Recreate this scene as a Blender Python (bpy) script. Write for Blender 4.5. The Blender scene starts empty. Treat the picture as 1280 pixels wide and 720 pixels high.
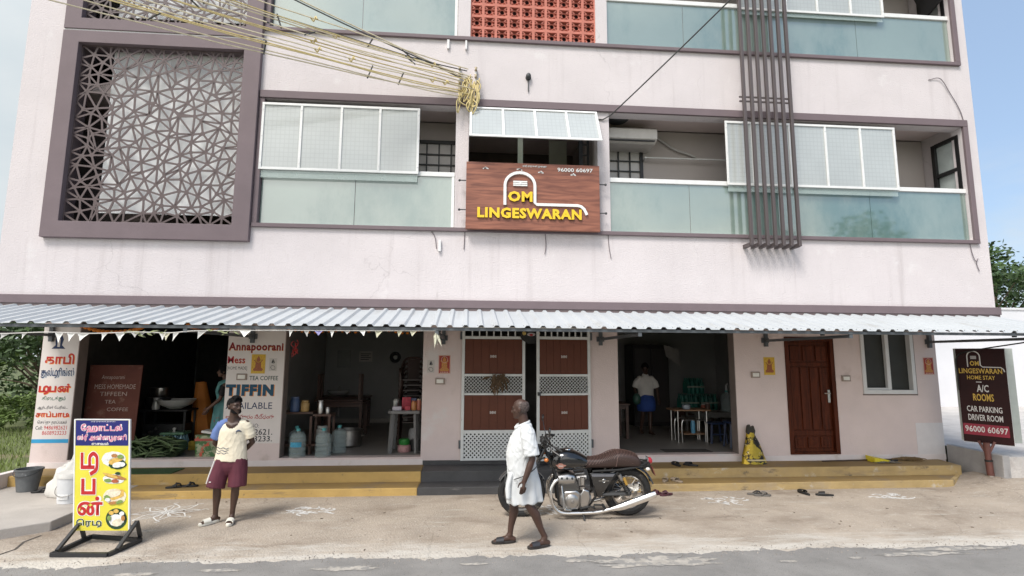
import bpy, bmesh, math, random
from mathutils import Vector, Matrix, noise as mnoise
R = math.radians
S = bpy.context.scene
COL = S.collection
# ---------------------------------------------------------------- camera, sky, sun, exposure
cam_data = bpy.data.cameras.new('camera'); cam = bpy.data.objects.new('camera', cam_data); COL.objects.link(cam)
cam_data.sensor_width = 36; cam_data.lens = 36 * 679.77 / 1280; cam_data.clip_end = 3000; cam_data.clip_start = .05
_y, _p, _r = R(-4.6485), R(7.476), R(-.2858)
_M = Matrix.Rotation(_y, 3, 'Z') @ Matrix.Rotation(_p, 3, 'X') @ Matrix.Rotation(_r, 3, 'Y')
_rot = Matrix((_M.col[0], _M.col[2], -_M.col[1])).transposed()
cam.matrix_world = Matrix.Translation((0, -8.9, 2.1)) @ _rot.to_4x4()
S.camera = cam
S.view_settings.view_transform = 'Standard'; S.view_settings.look = 'None'; S.view_settings.gamma = 1
S.view_settings.use_curve_mapping = False
S.view_settings.exposure = 1.24
SUN_DIR = Vector((-.38, -.62, 1.0)).normalized()
w = bpy.data.worlds.new('World'); S.world = w; w.use_nodes = True
wn, wl = w.node_tree.nodes, w.node_tree.links
wn.clear()
wo = wn.new('ShaderNodeOutputWorld'); bg = wn.new('ShaderNodeBackground'); bg.inputs['Strength'].default_value = .08
sky = wn.new('ShaderNodeTexSky'); sky.sky_type = 'NISHITA'; sky.sun_disc = False
sky.sun_elevation = math.asin(SUN_DIR.z); sky.sun_rotation = math.atan2(SUN_DIR.x, SUN_DIR.y)
sky.air_density = 1.0; sky.dust_density = 2.0
tc = wn.new('ShaderNodeTexCoord')
sep = wn.new('ShaderNodeSeparateXYZ'); wl.new(tc.outputs['Generated'], sep.inputs[0])
mz = wn.new('ShaderNodeMath'); mz.operation = 'ADD'; mz.inputs[1].default_value = .25; wl.new(sep.outputs['Z'], mz.inputs[0])
dx = wn.new('ShaderNodeMath'); dx.operation = 'DIVIDE'; wl.new(sep.outputs['X'], dx.inputs[0]); wl.new(mz.outputs[0], dx.inputs[1])
dy = wn.new('ShaderNodeMath'); dy.operation = 'DIVIDE'; wl.new(sep.outputs['Y'], dy.inputs[0]); wl.new(mz.outputs[0], dy.inputs[1])
cmb = wn.new('ShaderNodeCombineXYZ'); wl.new(dx.outputs[0], cmb.inputs[0]); wl.new(dy.outputs[0], cmb.inputs[1])
cn = wn.new('ShaderNodeTexNoise'); cn.inputs['Scale'].default_value = 1.3; cn.inputs['Detail'].default_value = 7; cn.inputs['Roughness'].default_value = .52
cn.inputs['Distortion'].default_value = .3
wl.new(cmb.outputs[0], cn.inputs['Vector'])
# more cloud towards -x (left of the view) than towards +x
bx_ = wn.new('ShaderNodeMath'); bx_.operation = 'MULTIPLY_ADD'; bx_.inputs[1].default_value = -.5; bx_.inputs[2].default_value = .13
wl.new(sep.outputs['X'], bx_.inputs[0])
lowz = wn.new('ShaderNodeMath'); lowz.operation = 'MULTIPLY_ADD'; lowz.inputs[1].default_value = -.55; lowz.inputs[2].default_value = .2; wl.new(sep.outputs['Z'], lowz.inputs[0])
b2_ = wn.new('ShaderNodeMath'); b2_.operation = 'ADD'; wl.new(bx_.outputs[0], b2_.inputs[0]); wl.new(lowz.outputs[0], b2_.inputs[1])
cs = wn.new('ShaderNodeMath'); cs.operation = 'ADD'; wl.new(cn.outputs['Fac'], cs.inputs[0]); wl.new(b2_.outputs[0], cs.inputs[1])
cr = wn.new('ShaderNodeMapRange'); cr.interpolation_type = 'SMOOTHSTEP'
cr.inputs['From Min'].default_value = .36; cr.inputs['From Max'].default_value = .62
wl.new(cs.outputs[0], cr.inputs['Value'])
mx = wn.new('ShaderNodeMix'); mx.data_type = 'RGBA'
wl.new(cr.outputs['Result'], mx.inputs['Factor'])
veil = wn.new('ShaderNodeMix'); veil.data_type = 'RGBA'; veil.inputs['Factor'].default_value = .45
wl.new(sky.outputs['Color'], veil.inputs[6]); veil.inputs[7].default_value = (3.0, 4.0, 5.4, 1)
wl.new(veil.outputs[2], mx.inputs[6])
# the cloud deck is brighter around the veiled sun
dt = wn.new('ShaderNodeVectorMath'); dt.operation = 'DOT_PRODUCT'; dt.inputs[1].default_value = SUN_DIR; wl.new(tc.outputs['Generated'], dt.inputs[0])
gl = wn.new('ShaderNodeMapRange'); gl.interpolation_type = 'SMOOTHSTEP'; gl.inputs['From Min'].default_value = .1; gl.inputs['From Max'].default_value = .95; wl.new(dt.outputs['Value'], gl.inputs['Value'])
cn2 = wn.new('ShaderNodeTexNoise'); cn2.inputs['Scale'].default_value = 3.1; cn2.inputs['Detail'].default_value = 6; wl.new(cmb.outputs[0], cn2.inputs['Vector'])
cc0 = wn.new('ShaderNodeMix'); cc0.data_type = 'RGBA'; wl.new(cn2.outputs['Fac'], cc0.inputs['Factor']); cc0.inputs[6].default_value = (3.0, 3.55, 3.9, 1); cc0.inputs[7].default_value = (4.7, 4.8, 4.8, 1)
cc = wn.new('ShaderNodeMix'); cc.data_type = 'RGBA'; wl.new(gl.outputs['Result'], cc.inputs['Factor']); wl.new(cc0.outputs[2], cc.inputs[6]); cc.inputs[7].default_value = (10.5, 10.3, 10.0, 1)
wl.new(cc.outputs[2], mx.inputs[7])
wl.new(mx.outputs[2], bg.inputs['Color']); wl.new(bg.outputs[0], wo.inputs['Surface'])
sd = bpy.data.lights.new('sun', 'SUN'); sd.energy = 1.4; sd.angle = R(18); sd.color = (1, .96, .9)
so = bpy.data.objects.new('sun', sd); COL.objects.link(so)
so.rotation_euler = (-SUN_DIR).to_track_quat('-Z', 'Y').to_euler()
so.location = (0, -5, 25)

# ---------------------------------------------------------------- helpers
class MB:
    """collects shapes for ONE mesh object"""
    def __init__(s): s.v = []; s.f = []
    def add(s, vs, fs):
        b = len(s.v); s.v += [Vector(q) for q in vs]; s.f += [tuple(b + i for i in t) for t in fs]; return s
    def box(s, x0, x1, y0, y1, z0, z1):
        x0, x1 = min(x0, x1), max(x0, x1); y0, y1 = min(y0, y1), max(y0, y1); z0, z1 = min(z0, z1), max(z0, z1)
        return s.add([(x0, y0, z0), (x1, y0, z0), (x1, y1, z0), (x0, y1, z0), (x0, y0, z1), (x1, y0, z1), (x1, y1, z1), (x0, y1, z1)],
                     [(0, 3, 2, 1), (4, 5, 6, 7), (0, 1, 5, 4), (1, 2, 6, 5), (2, 3, 7, 6), (3, 0, 4, 7)])
    def obb(s, c, h, rot=None):
        rot = rot or Matrix.Identity(3); c = Vector(c)
        vs = [c + rot @ Vector((a * h[0], b * h[1], d * h[2])) for d in (-1, 1) for a, b in ((-1, -1), (1, -1), (1, 1), (-1, 1))]
        return s.add(vs, [(0, 3, 2, 1), (4, 5, 6, 7), (0, 1, 5, 4), (1, 2, 6, 5), (2, 3, 7, 6), (3, 0, 4, 7)])
    def beam(s, p, q, wd, ht=None, up=(0, 0, 1)):
        p, q = Vector(p), Vector(q); d = (q - p); L = d.length; d.normalize(); ht = ht or wd
        u = d.cross(Vector(up))
        if u.length < 1e-4: u = d.cross(Vector((0, 1, 0)))
        u.normalize(); t = u.cross(d)
        return s.obb((p + q) / 2, (wd / 2, L / 2, ht / 2), Matrix((u, d, t)).transposed())
    def rings(s, rings, closed=False, caps=True):
        n = len(rings[0]); b = len(s.v)
        for r in rings: s.v += [Vector(q) for q in r]
        m = len(rings)
        for i in range(m if closed else m - 1):
            j = (i + 1) % m
            for k in range(n):
                l = (k + 1) % n
                s.f.append((b + i * n + k, b + i * n + l, b + j * n + l, b + j * n + k))
        if caps and not closed:
            s.f.append(tuple(b + k for k in range(n - 1, -1, -1))); s.f.append(tuple(b + (m - 1) * n + k for k in range(n)))
        return s
    def tube(s, pts, r, n=8, closed=False, caps=True):
        pts = [Vector(p) for p in pts]; m = len(pts)
        rr = r if isinstance(r, (list, tuple)) else [r] * m
        out = []; u = None
        for i in range(m):
            if closed: d = pts[(i + 1) % m] - pts[i - 1]
            else: d = pts[min(i + 1, m - 1)] - pts[max(i - 1, 0)]
            if d.length < 1e-9: d = Vector((0, 0, 1))
            d.normalize()
            if u is None:
                u = d.cross(Vector((0, 0, 1)))
                if u.length < 1e-3: u = d.cross(Vector((1, 0, 0)))
            u = u - d * u.dot(d); u.normalize(); t = d.cross(u)
            out.append([pts[i] + (u * math.cos(2 * math.pi * k / n) + t * math.sin(2 * math.pi * k / n)) * rr[i] for k in range(n)])
        return s.rings(out, closed, caps)
    def cyl(s, p, q, r0, r1=None, n=16):
        return s.tube([p, q], [r0, r0 if r1 is None else r1], n)
    def lathe(s, prof, c=(0, 0, 0), n=20, axis=(0, 0, 1), close=False):
        c = Vector(c); a = Vector(axis).normalized(); u = a.cross(Vector((0, 1, 0)))
        if u.length < 1e-3: u = a.cross(Vector((1, 0, 0)))
        u.normalize(); t = a.cross(u)
        rs = [[c + a * z + (u * math.cos(2 * math.pi * k / n) + t * math.sin(2 * math.pi * k / n)) * max(r, 1e-4) for k in range(n)] for r, z in prof]
        return s.rings(rs, closed=close)
    def ball(s, c, r, n=14, m=9, rot=None):
        c = Vector(c); r = (r, r, r) if not hasattr(r, '__len__') else r; rs = []
        for i in range(m + 1):
            th = math.pi * i / m; rg = []
            for k in range(n):
                ph = 2 * math.pi * k / n
                q = Vector((r[0] * max(math.sin(th), 1e-3) * math.cos(ph), r[1] * max(math.sin(th), 1e-3) * math.sin(ph), -r[2] * math.cos(th)))
                rg.append(c + (rot @ q if rot else q))
            rs.append(rg)
        return s.rings(rs)
    def prism(s, poly, y0, y1, axis='y', fn=None):
        """outline (a,b) extruded; axis y: a=x b=z"""
        n = len(poly)
        f = fn or {'y': lambda a, b, d: (a, d, b), 'x': lambda a, b, d: (d, a, b), 'z': lambda a, b, d: (a, b, d)}[axis]
        return s.rings([[f(a, b, y0) for a, b in poly], [f(a, b, y1) for a, b in poly]])

def off(p):
    o = Vector((0, 0, 0))
    while p is not None: o += p.location; p = p.parent
    return o

def build(name, mb, m, parent=None, smooth=False, bevel=0, local=False, label=None, angle=40):
    me = bpy.data.meshes.new(name)
    o0 = off(parent) if (parent is not None and not local) else Vector((0, 0, 0))
    me.from_pydata([tuple(q - o0) for q in mb.v], [], mb.f)
    bm = bmesh.new(); bm.from_mesh(me); bmesh.ops.recalc_face_normals(bm, faces=bm.faces)
    if smooth:
        for f in bm.faces: f.smooth = True
        for e in bm.edges:
            if len(e.link_faces) == 2 and e.calc_face_angle(0) > R(angle): e.smooth = False
    bm.to_mesh(me); bm.free()
    if m: me.materials.append(m)
    o = bpy.data.objects.new(name, me); COL.objects.link(o)
    if parent is not None: o.parent = parent
    if bevel:
        b = o.modifiers.new('bevel', 'BEVEL'); b.width = bevel; b.segments = 2; b.limit_method = 'ANGLE'; b.angle_limit = R(35)
    if label: o['label'] = label
    return o

def thing(name, label, cat, loc=(0, 0, 0), group=None):
    o = bpy.data.objects.new(name, None); COL.objects.link(o); o.location = loc; o.empty_display_size = .1
    o['label'] = label; o['category'] = cat
    if group: o['group'] = group
    return o
def tag(o, label, cat, group=None):
    o['label'] = label; o['category'] = cat
    if group: o['group'] = group
    return o
def structure(o, label=None):
    o['kind'] = 'structure'
    if label: o['label'] = label
    return o
def kids(o): return [c for c in bpy.data.objects if c.parent == o]
def copy_tree(o, parent=None):
    c = o.copy(); COL.objects.link(c); c.parent = parent
    for ch in kids(o): copy_tree(ch, c)
    return c

# ---------------------------------------------------------------- materials
MATS = {}
def M(name, col, rough=.6, metal=0, var=.12, scale=5, bump=0, bscale=60, stain=None, coat=0, spec=.5, alpha=1, trans=0, streak=0, ior=1.5, cior=1.5):
    if name in MATS: return MATS[name]
    m = bpy.data.materials.new(name); m.use_nodes = True; nt = m.node_tree; N, L = nt.nodes, nt.links
    P = N['Principled BSDF']; P.inputs['Roughness'].default_value = rough; P.inputs['Metallic'].default_value = metal
    P.inputs['Specular IOR Level'].default_value = spec; P.inputs['Coat Weight'].default_value = coat; P.inputs['Coat Roughness'].default_value = .04; P.inputs['Coat IOR'].default_value = cior
    P.inputs['Transmission Weight'].default_value = trans; P.inputs['IOR'].default_value = ior; P.inputs['Alpha'].default_value = alpha
    t = N.new('ShaderNodeTexCoord')
    n = N.new('ShaderNodeTexNoise'); n.inputs['Scale'].default_value = scale; n.inputs['Detail'].default_value = 6; n.inputs['Roughness'].default_value = .6
    src = t.outputs['Object']
    if streak:
        mp = N.new('ShaderNodeMapping'); mp.inputs['Scale'].default_value = (1, 1, streak); L.new(src, mp.inputs[0]); L.new(mp.outputs[0], n.inputs['Vector'])
    else: L.new(src, n.inputs['Vector'])
    mr = N.new('ShaderNodeMapRange'); mr.inputs['From Min'].default_value = .25; mr.inputs['From Max'].default_value = .75
    mr.inputs['To Min'].default_value = 1 - var; mr.inputs['To Max'].default_value = 1 + var; L.new(n.outputs['Fac'], mr.inputs['Value'])
    mul = N.new('ShaderNodeMix'); mul.data_type = 'RGBA'; mul.blend_type = 'MULTIPLY'; mul.inputs['Factor'].default_value = 1
    mul.inputs[6].default_value = (*col, 1); L.new(mr.outputs[0], mul.inputs[7])
    out = mul.outputs[2]
    for st in ([stain] if isinstance(stain, tuple) else (stain or [])):
        c2, sc, lo, hi = st[:4]
        n2 = N.new('ShaderNodeTexNoise'); n2.inputs['Scale'].default_value = sc; n2.inputs['Detail'].default_value = 8; n2.inputs['Roughness'].default_value = .65
        mp2 = N.new('ShaderNodeMapping'); mp2.inputs['Location'].default_value = (sc, 3.1, 7 * lo)
        mp2.inputs['Scale'].default_value = st[4] if len(st) > 4 else (1, 1, 1)
        L.new(t.outputs['Object'], mp2.inputs[0]); L.new(mp2.outputs[0], n2.inputs['Vector'])
        r2 = N.new('ShaderNodeMapRange'); r2.interpolation_type = 'SMOOTHSTEP'; r2.inputs['From Min'].default_value = lo; r2.inputs['From Max'].default_value = hi
        L.new(n2.outputs['Fac'], r2.inputs['Value'])
        x = N.new('ShaderNodeMix'); x.data_type = 'RGBA'; L.new(r2.outputs[0], x.inputs['Factor']); L.new(out, x.inputs[6]); x.inputs[7].default_value = (*c2, 1)
        out = x.outputs[2]
    L.new(out, P.inputs['Base Color'])
    if bump:
        nb = N.new('ShaderNodeTexNoise'); nb.inputs['Scale'].default_value = bscale; nb.inputs['Detail'].default_value = 4
        L.new(t.outputs['Object'], nb.inputs['Vector'])
        b = N.new('ShaderNodeBump'); b.inputs['Strength'].default_value = bump; b.inputs['Distance'].default_value = .02
        L.new(nb.outputs['Fac'], b.inputs['Height']); L.new(b.outputs[0], P.inputs['Normal'])
    MATS[name] = m; return m

def wood(name, col, col2, scale=3, axis='Z', rough=.5, ring=14):
    """wood grain running along axis"""
    if name in MATS: return MATS[name]
    m = M(name, col, rough); nt = m.node_tree; N, L = nt.nodes, nt.links; P = N['Principled BSDF']
    t = N.new('ShaderNodeTexCoord'); mp = N.new('ShaderNodeMapping')
    mp.inputs['Scale'].default_value = {'Z': (ring, ring, .9), 'X': (.9, ring, ring), 'Y': (ring, .9, ring)}[axis]
    L.new(t.outputs['Object'], mp.inputs[0])
    n = N.new('ShaderNodeTexNoise'); n.inputs['Scale'].default_value = scale; n.inputs['Detail'].default_value = 7; n.inputs['Distortion'].default_value = .8
    L.new(mp.outputs[0], n.inputs['Vector'])
    r = N.new('ShaderNodeValToRGB'); r.color_ramp.elements[0].position = .32; r.color_ramp.elements[1].position = .68
    r.color_ramp.elements[0].color = (*col2, 1); r.color_ramp.elements[1].color = (*col, 1)
    L.new(n.outputs['Fac'], r.inputs[0]); L.new(r.outputs[0], P.inputs['Base Color'])
    return m

plaster = M('plaster', (.635, .583, .588), .85, var=.06, scale=1.2, bump=.4, bscale=45,
            stain=[((.45, .40, .40), 1.3, .52, .88, (3.5, 3.5, .16)), ((.69, .65, .65), 2.2, .58, .75), ((.40, .36, .35), 5, .66, .85, (1.5, 1.5, .3)), ((.52, .47, .465), 38, .6, .75)])
def add_cracks(m, scale=.55, amount=.26):
    nt = m.node_tree; N, L = nt.nodes, nt.links; P = N['Principled BSDF']; base = P.inputs['Base Color'].links[0].from_socket
    t = N.new('ShaderNodeTexCoord'); v = N.new('ShaderNodeTexVoronoi'); v.feature = 'DISTANCE_TO_EDGE'; v.inputs['Scale'].default_value = scale
    nn = N.new('ShaderNodeTexNoise'); nn.inputs['Scale'].default_value = 2.5; nn.inputs['Detail'].default_value = 7; L.new(t.outputs['Object'], nn.inputs['Vector'])
    vm = N.new('ShaderNodeMix'); vm.data_type = 'RGBA'; vm.blend_type = 'LINEAR_LIGHT'; vm.inputs['Factor'].default_value = .3; L.new(t.outputs['Object'], vm.inputs[6]); L.new(nn.outputs['Color'], vm.inputs[7]); L.new(vm.outputs[2], v.inputs['Vector'])
    k = N.new('ShaderNodeMapRange'); k.inputs['From Min'].default_value = 0; k.inputs['From Max'].default_value = .006; k.inputs['To Min'].default_value = 1; k.inputs['To Max'].default_value = 0; L.new(v.outputs['Distance'], k.inputs[0])
    n2 = N.new('ShaderNodeTexNoise'); n2.inputs['Scale'].default_value = .7; L.new(t.outputs['Object'], n2.inputs['Vector'])
    q = N.new('ShaderNodeMapRange'); q.inputs['From Min'].default_value = .5; q.inputs['From Max'].default_value = .62; q.inputs['To Max'].default_value = amount; L.new(n2.outputs['Fac'], q.inputs[0])
    mu = N.new('ShaderNodeMath'); mu.operation = 'MULTIPLY'; L.new(k.outputs[0], mu.inputs[0]); L.new(q.outputs[0], mu.inputs[1])
    x = N.new('ShaderNodeMix'); x.data_type = 'RGBA'; L.new(mu.outputs[0], x.inputs['Factor']); L.new(base, x.inputs[6]); x.inputs[7].default_value = (.22, .19, .19, 1); L.new(x.outputs[2], P.inputs['Base Color'])
add_cracks(plaster)
plaster_low = M('lower_plaster', (.68, .575, .55), .85, var=.07, scale=1.5, bump=.25, bscale=55, stain=[((.5, .41, .37), 1.6, .58, .85), ((.68, .63, .61), .8, .6, .7)])
white_low = M('painted_plinth', (.72, .66, .65), .8, var=.08, scale=3, bump=.2, stain=[((.48, .41, .33), 3, .55, .8)])
mauve = M('mauve_paint', (.165, .125, .135), .7, var=.08, scale=3, bump=.15, bscale=80, stain=[((.3, .26, .26), 6, .68, .85)])
mauve_dark = M('mauve_screen', (.14, .105, .105), .6, var=.08)
white_paint = M('white_paint', (.74, .73, .73), .7, var=.05)
alu = M('white_aluminium', (.76, .76, .75), .4, var=.06, scale=9)
dark_metal = M('dark_grey_metal', (.05, .052, .055), .5, var=.2)
grey_metal = M('grey_painted_metal', (.09, .1, .11), .5, var=.15)
fin_metal = M('brown_grey_metal', (.092, .074, .074), .5, var=.06, scale=2)
black = M('black_rubber', (.012, .012, .012), .6, var=.2)
black_gloss = M('black_gloss', (.006, .006, .007), .25, var=.05, coat=.8)
chrome = M('chrome', (.75, .74, .72), .14, 1, var=.06)
steel = M('steel', (.55, .54, .52), .28, 1, var=.15, scale=12)
alloy = M('cast_alloy', (.36, .35, .34), .45, 1, var=.12, scale=20, bump=.1)
int_wall = M('interior_wall', (.38, .38, .37), .85, var=.1, scale=1.5)
int_floor = M('interior_floor', (.25, .24, .225), .5, var=.15, scale=2)
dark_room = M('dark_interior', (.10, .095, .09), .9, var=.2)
# ================================================================ GROUND
def nz(*a): return mnoise.noise(Vector(a))
def concrete_mat():
    m = M('apron_concrete', (.39, .33, .268), .85, var=.2, scale=1.1, bump=.8, bscale=42,
          stain=[((.56, .5, .43), 34, .56, .7), ((.29, .245, .2), 48, .6, .72), ((.24, .19, .145), .9, .47, .75, (1, 1.6, 1)), ((.50, .46, .40), 2.6, .55, .78, (.5, 1.6, 1)), ((.17, .14, .115), 9, .62, .72)])
    nt = m.node_tree; N, L = nt.nodes, nt.links; P = N['Principled BSDF']
    base = P.inputs['Base Color'].links[0].from_socket
    t = N.new('ShaderNodeTexCoord'); s = N.new('ShaderNodeSeparateXYZ'); L.new(t.outputs['Object'], s.inputs[0])
    n = N.new('ShaderNodeTexNoise'); n.inputs['Scale'].default_value = 3; n.inputs['Detail'].default_value = 9; n.inputs['Roughness'].default_value = .7
    mp = N.new('ShaderNodeMapping'); mp.inputs['Scale'].default_value = (.35, 1.5, 1); L.new(t.outputs['Object'], mp.inputs[0]); L.new(mp.outputs[0], n.inputs['Vector'])
    mr = N.new('ShaderNodeMapRange'); mr.inputs['From Min'].default_value = -1.6; mr.inputs['From Max'].default_value = -2.7
    mr.inputs['To Min'].default_value = -.2; mr.inputs['To Max'].default_value = .27; L.new(s.outputs['Y'], mr.inputs[0])
    a = N.new('ShaderNodeMath'); a.operation = 'ADD'; L.new(mr.outputs[0], a.inputs[0]); L.new(n.outputs['Fac'], a.inputs[1])
    q = N.new('ShaderNodeMapRange'); q.interpolation_type = 'SMOOTHSTEP'; q.inputs['From Min'].default_value = .52; q.inputs['From Max'].default_value = .86
    q.inputs['To Max'].default_value = .85; L.new(a.outputs[0], q.inputs[0])
    x = N.new('ShaderNodeMix'); x.data_type = 'RGBA'; L.new(q.outputs[0], x.inputs['Factor']); L.new(base, x.inputs[6]); x.inputs[7].default_value = (.56, .53, .48, 1)
    # fine cracks
    v = N.new('ShaderNodeTexVoronoi'); v.feature = 'DISTANCE_TO_EDGE'; v.inputs['Scale'].default_value = .42
    nn = N.new('ShaderNodeTexNoise'); nn.inputs['Scale'].default_value = 2.2; nn.inputs['Detail'].default_value = 6
    L.new(t.outputs['Object'], nn.inputs['Vector'])
    vm = N.new('ShaderNodeMix'); vm.data_type = 'RGBA'; vm.blend_type = 'LINEAR_LIGHT'; vm.inputs['Factor'].default_value = .25
    L.new(t.outputs['Object'], vm.inputs[6]); L.new(nn.outputs['Color'], vm.inputs[7]); L.new(vm.outputs[2], v.inputs['Vector'])
    k = N.new('ShaderNodeMapRange'); k.inputs['From Min'].default_value = .0; k.inputs['From Max'].default_value = .006
    k.inputs['To Min'].default_value = .55; k.inputs['To Max'].default_value = 1; L.new(v.outputs['Distance'], k.inputs[0])
    y = N.new('ShaderNodeMix'); y.data_type = 'RGBA'; y.blend_type = 'MULTIPLY'; y.inputs['Factor'].default_value = .45
    L.new(x.outputs[2], y.inputs[6]); L.new(k.outputs[0], y.inputs[7])
    L.new(y.outputs[2], P.inputs['Base Color'])
    return m
concrete = concrete_mat()
asphalt = M('asphalt', (.25, .24, .228), .9, var=.2, scale=2, bump=.7, bscale=110, stain=[((.33, .31, .285), 1.2, .5, .8, (.4, 1, 1)), ((.13, .125, .12), 60, .58, .7), ((.42, .4, .37), 85, .62, .7)])
earth = M('grassy_earth', (.1, .12, .045), .95, var=.4, scale=.6, bump=.5, stain=[((.2, .16, .1), .5, .55, .7)])
slab_con = M('slab_concrete', (.42, .385, .35), .85, var=.15, scale=1.5, bump=.3, stain=[((.24, .21, .18), 2, .56, .8, (.4, 1.5, 1))])
kerb_con = M('kerb_concrete', (.36, .35, .345), .9, var=.2, scale=3, bump=.4, stain=[((.2, .19, .18), 3, .55, .8)])
ochre = M('ochre_painted_step', (.49, .325, .11), .75, var=.16, scale=2.2, bump=.2,
          stain=[((.38, .24, .07), 1.3, .52, .8, (.6, 2, 2)), ((.55, .45, .3), 3.2, .62, .78, (.5, 1, 1.5)), ((.15, .12, .08), 8, .6, .74), ((.28, .2, .1), 2.6, .56, .7, (.4, 1, 3))])
ochre_worn = M('worn_ochre_step', (.43, .31, .14), .8, var=.2, scale=2.2, bump=.3,
          stain=[((.40, .31, .2), 1.6, .5, .75), ((.14, .11, .075), 5, .58, .72, (.5, 1, 1)), ((.52, .48, .41), 4, .58, .72), ((.3, .22, .12), 2.2, .52, .7, (.4, 1, 3))])
tread_brown = M('brown_tread', (.30, .2, .075), .7, var=.15, scale=2, stain=[((.23, .17, .105), 1.4, .5, .7), ((.36, .3, .22), 4, .64, .8)])
black_step = M('black_painted_step', (.058, .058, .06), .55, var=.25, scale=3, bump=.2, stain=[((.16, .155, .15), 5, .6, .75, (.6, 1, 2)), ((.3, .29, .28), 16, .67, .74)])

g = MB(); g.add([(-600, -600, -.03), (600, -600, -.03), (600, 600, -.03), (-600, 600, -.03)], [(0, 1, 2, 3)])
structure(build('ground', g, earth))
g = MB(); g.add([(-200, -13, 0), (200, -13, 0), (200, -2.2, 0), (-200, -2.2, 0)], [(0, 1, 2, 3)])
structure(build('road', g, asphalt))
def edge(x):
    return -2.74 - .03 * math.sin(x * .7) - .16 * max(0, (x - 4.5) / 4) + .1 * nz(x * 1.1, 3, 0) + .07 * nz(x * 4, 7, 1) + .05 * nz(x * 13, 1, 2) + .03 * nz(x * 33, 4, 2)
def apron_z(x, y):
    t = max(0, min(1, (x - 8.0) / 1.1)); t = t * t * (3 - 2 * t)
    u = max(0, min(1, (y + 1.1) / .9)); u = u * u * (3 - 2 * u)
    return .008 + .16 * t * u
g = MB(); rows = []
ys = [0, .05, .12, .25, .4, .55, .7, .85, 1]
nx = 1000
for i in range(nx + 1):
    x = -12 + 26 * i / nx; e = edge(x)
    for t in ys: y = e + (.42 - e) * t; g.v.append(Vector((x, y, apron_z(x, y) if t else .0005)))
m_ = len(ys)
for i in range(nx):
    for j in range(m_ - 1):
        g.f.append((i * m_ + j, (i + 1) * m_ + j, (i + 1) * m_ + j + 1, i * m_ + j + 1))
structure(build('pavement', g, concrete))
# islands of spilled concrete on the asphalt
rnd = random.Random(5); g = MB()
for (cx, cy, rx, ry) in [(2.05, -3.0, .62, .14), (1.2, -2.93, .16, .04), (5.0, -2.98, .5, .06), (5.5, -2.86, .6, .05), (6.9, -3.0, .5, .05), (4.2, -3.05, .08, .03), (-1.2, -2.98, .3, .06), (-2.4, -2.95, .22, .04), (.1, -2.95, .14, .03), (3.4, -3.1, .1, .03), (-3.2, -3.0, .2, .04), (7.8, -2.95, .5, .07)]:
    n = 90; pl = []
    for k in range(n):
        a = 2 * math.pi * k / n; f = 1 + .45 * nz(math.cos(a) * 2 + cx, math.sin(a) * 2, 3) + .35 * nz(math.cos(a) * 6 + cx, math.sin(a) * 6, 1) + .2 * nz(math.cos(a) * 15 + cx, math.sin(a) * 15, 1)
        pl.append((cx + rx * f * math.cos(a), cy + ry * f * math.sin(a), .004))
    g.add(pl + [(cx, cy, .0045)], [(k, (k + 1) % n, n) for k in range(n)])
structure(build('pavement_patches', g, M('spilled_concrete', (.40, .37, .33), .9, var=.3, scale=9, bump=.5, bscale=50, stain=[((.26, .25, .235), 7, .47, .56)])))
# loose grit along the broken edge of the road
rnd = random.Random(77); g = MB()
for k in range(2600):
    x = rnd.uniform(-6.5, 9); y = edge(x) + rnd.gauss(.02, .13) if k % 3 else rnd.uniform(-4.2, -.1); r = rnd.uniform(.003, .008) * (1.8 if rnd.random() < .04 else 1)
    z = (apron_z(x, y) if y > edge(x) else .001) + r * .4; a = rnd.uniform(0, 6.28)
    vs = [(x + r * math.cos(a + q * 2.1) * rnd.uniform(.7, 1.3), y + r * math.sin(a + q * 2.1) * rnd.uniform(.7, 1.3), z - r * .6) for q in range(3)] + [(x + rnd.uniform(-.3, .3) * r, y + rnd.uniform(-.3, .3) * r, z + r * .7)]
    g.add(vs, [(0, 1, 3), (1, 2, 3), (2, 0, 3)])
o = build('grit', g, M('grit_stone', (.26, .23, .2), .9, var=.7, scale=7)); o['kind'] = 'stuff'; o['label'] = 'loose grit and small stones along the road edge'
# raised slab in front of the first shop, with its slanting right side
g = MB(); g.prism([(-14, -1.98), (-5.36, -1.86), (-5.0, -1.55), (-5.08, .4), (-14, .4)], -.02, .125, 'z')
structure(build('raised_slab', g, slab_con, bevel=.012))
# rain groove that runs from the slab to the road
g = MB(); pts = [(-4.98, -1.72), (-5.0, -1.95), (-4.9, -2.2), (-4.95, -2.45), (-4.88, -2.7)]
for (a, b), (c, d) in zip(pts, pts[1:]): g.add([(a - .012, b, .0125), (a + .012, b, .0125), (c + .012, d, .0125), (c - .012, d, .0125)], [(0, 1, 2, 3)])
structure(build('pavement_crack', g, M('crack_dark', (.08, .07, .06), .95)))

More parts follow.
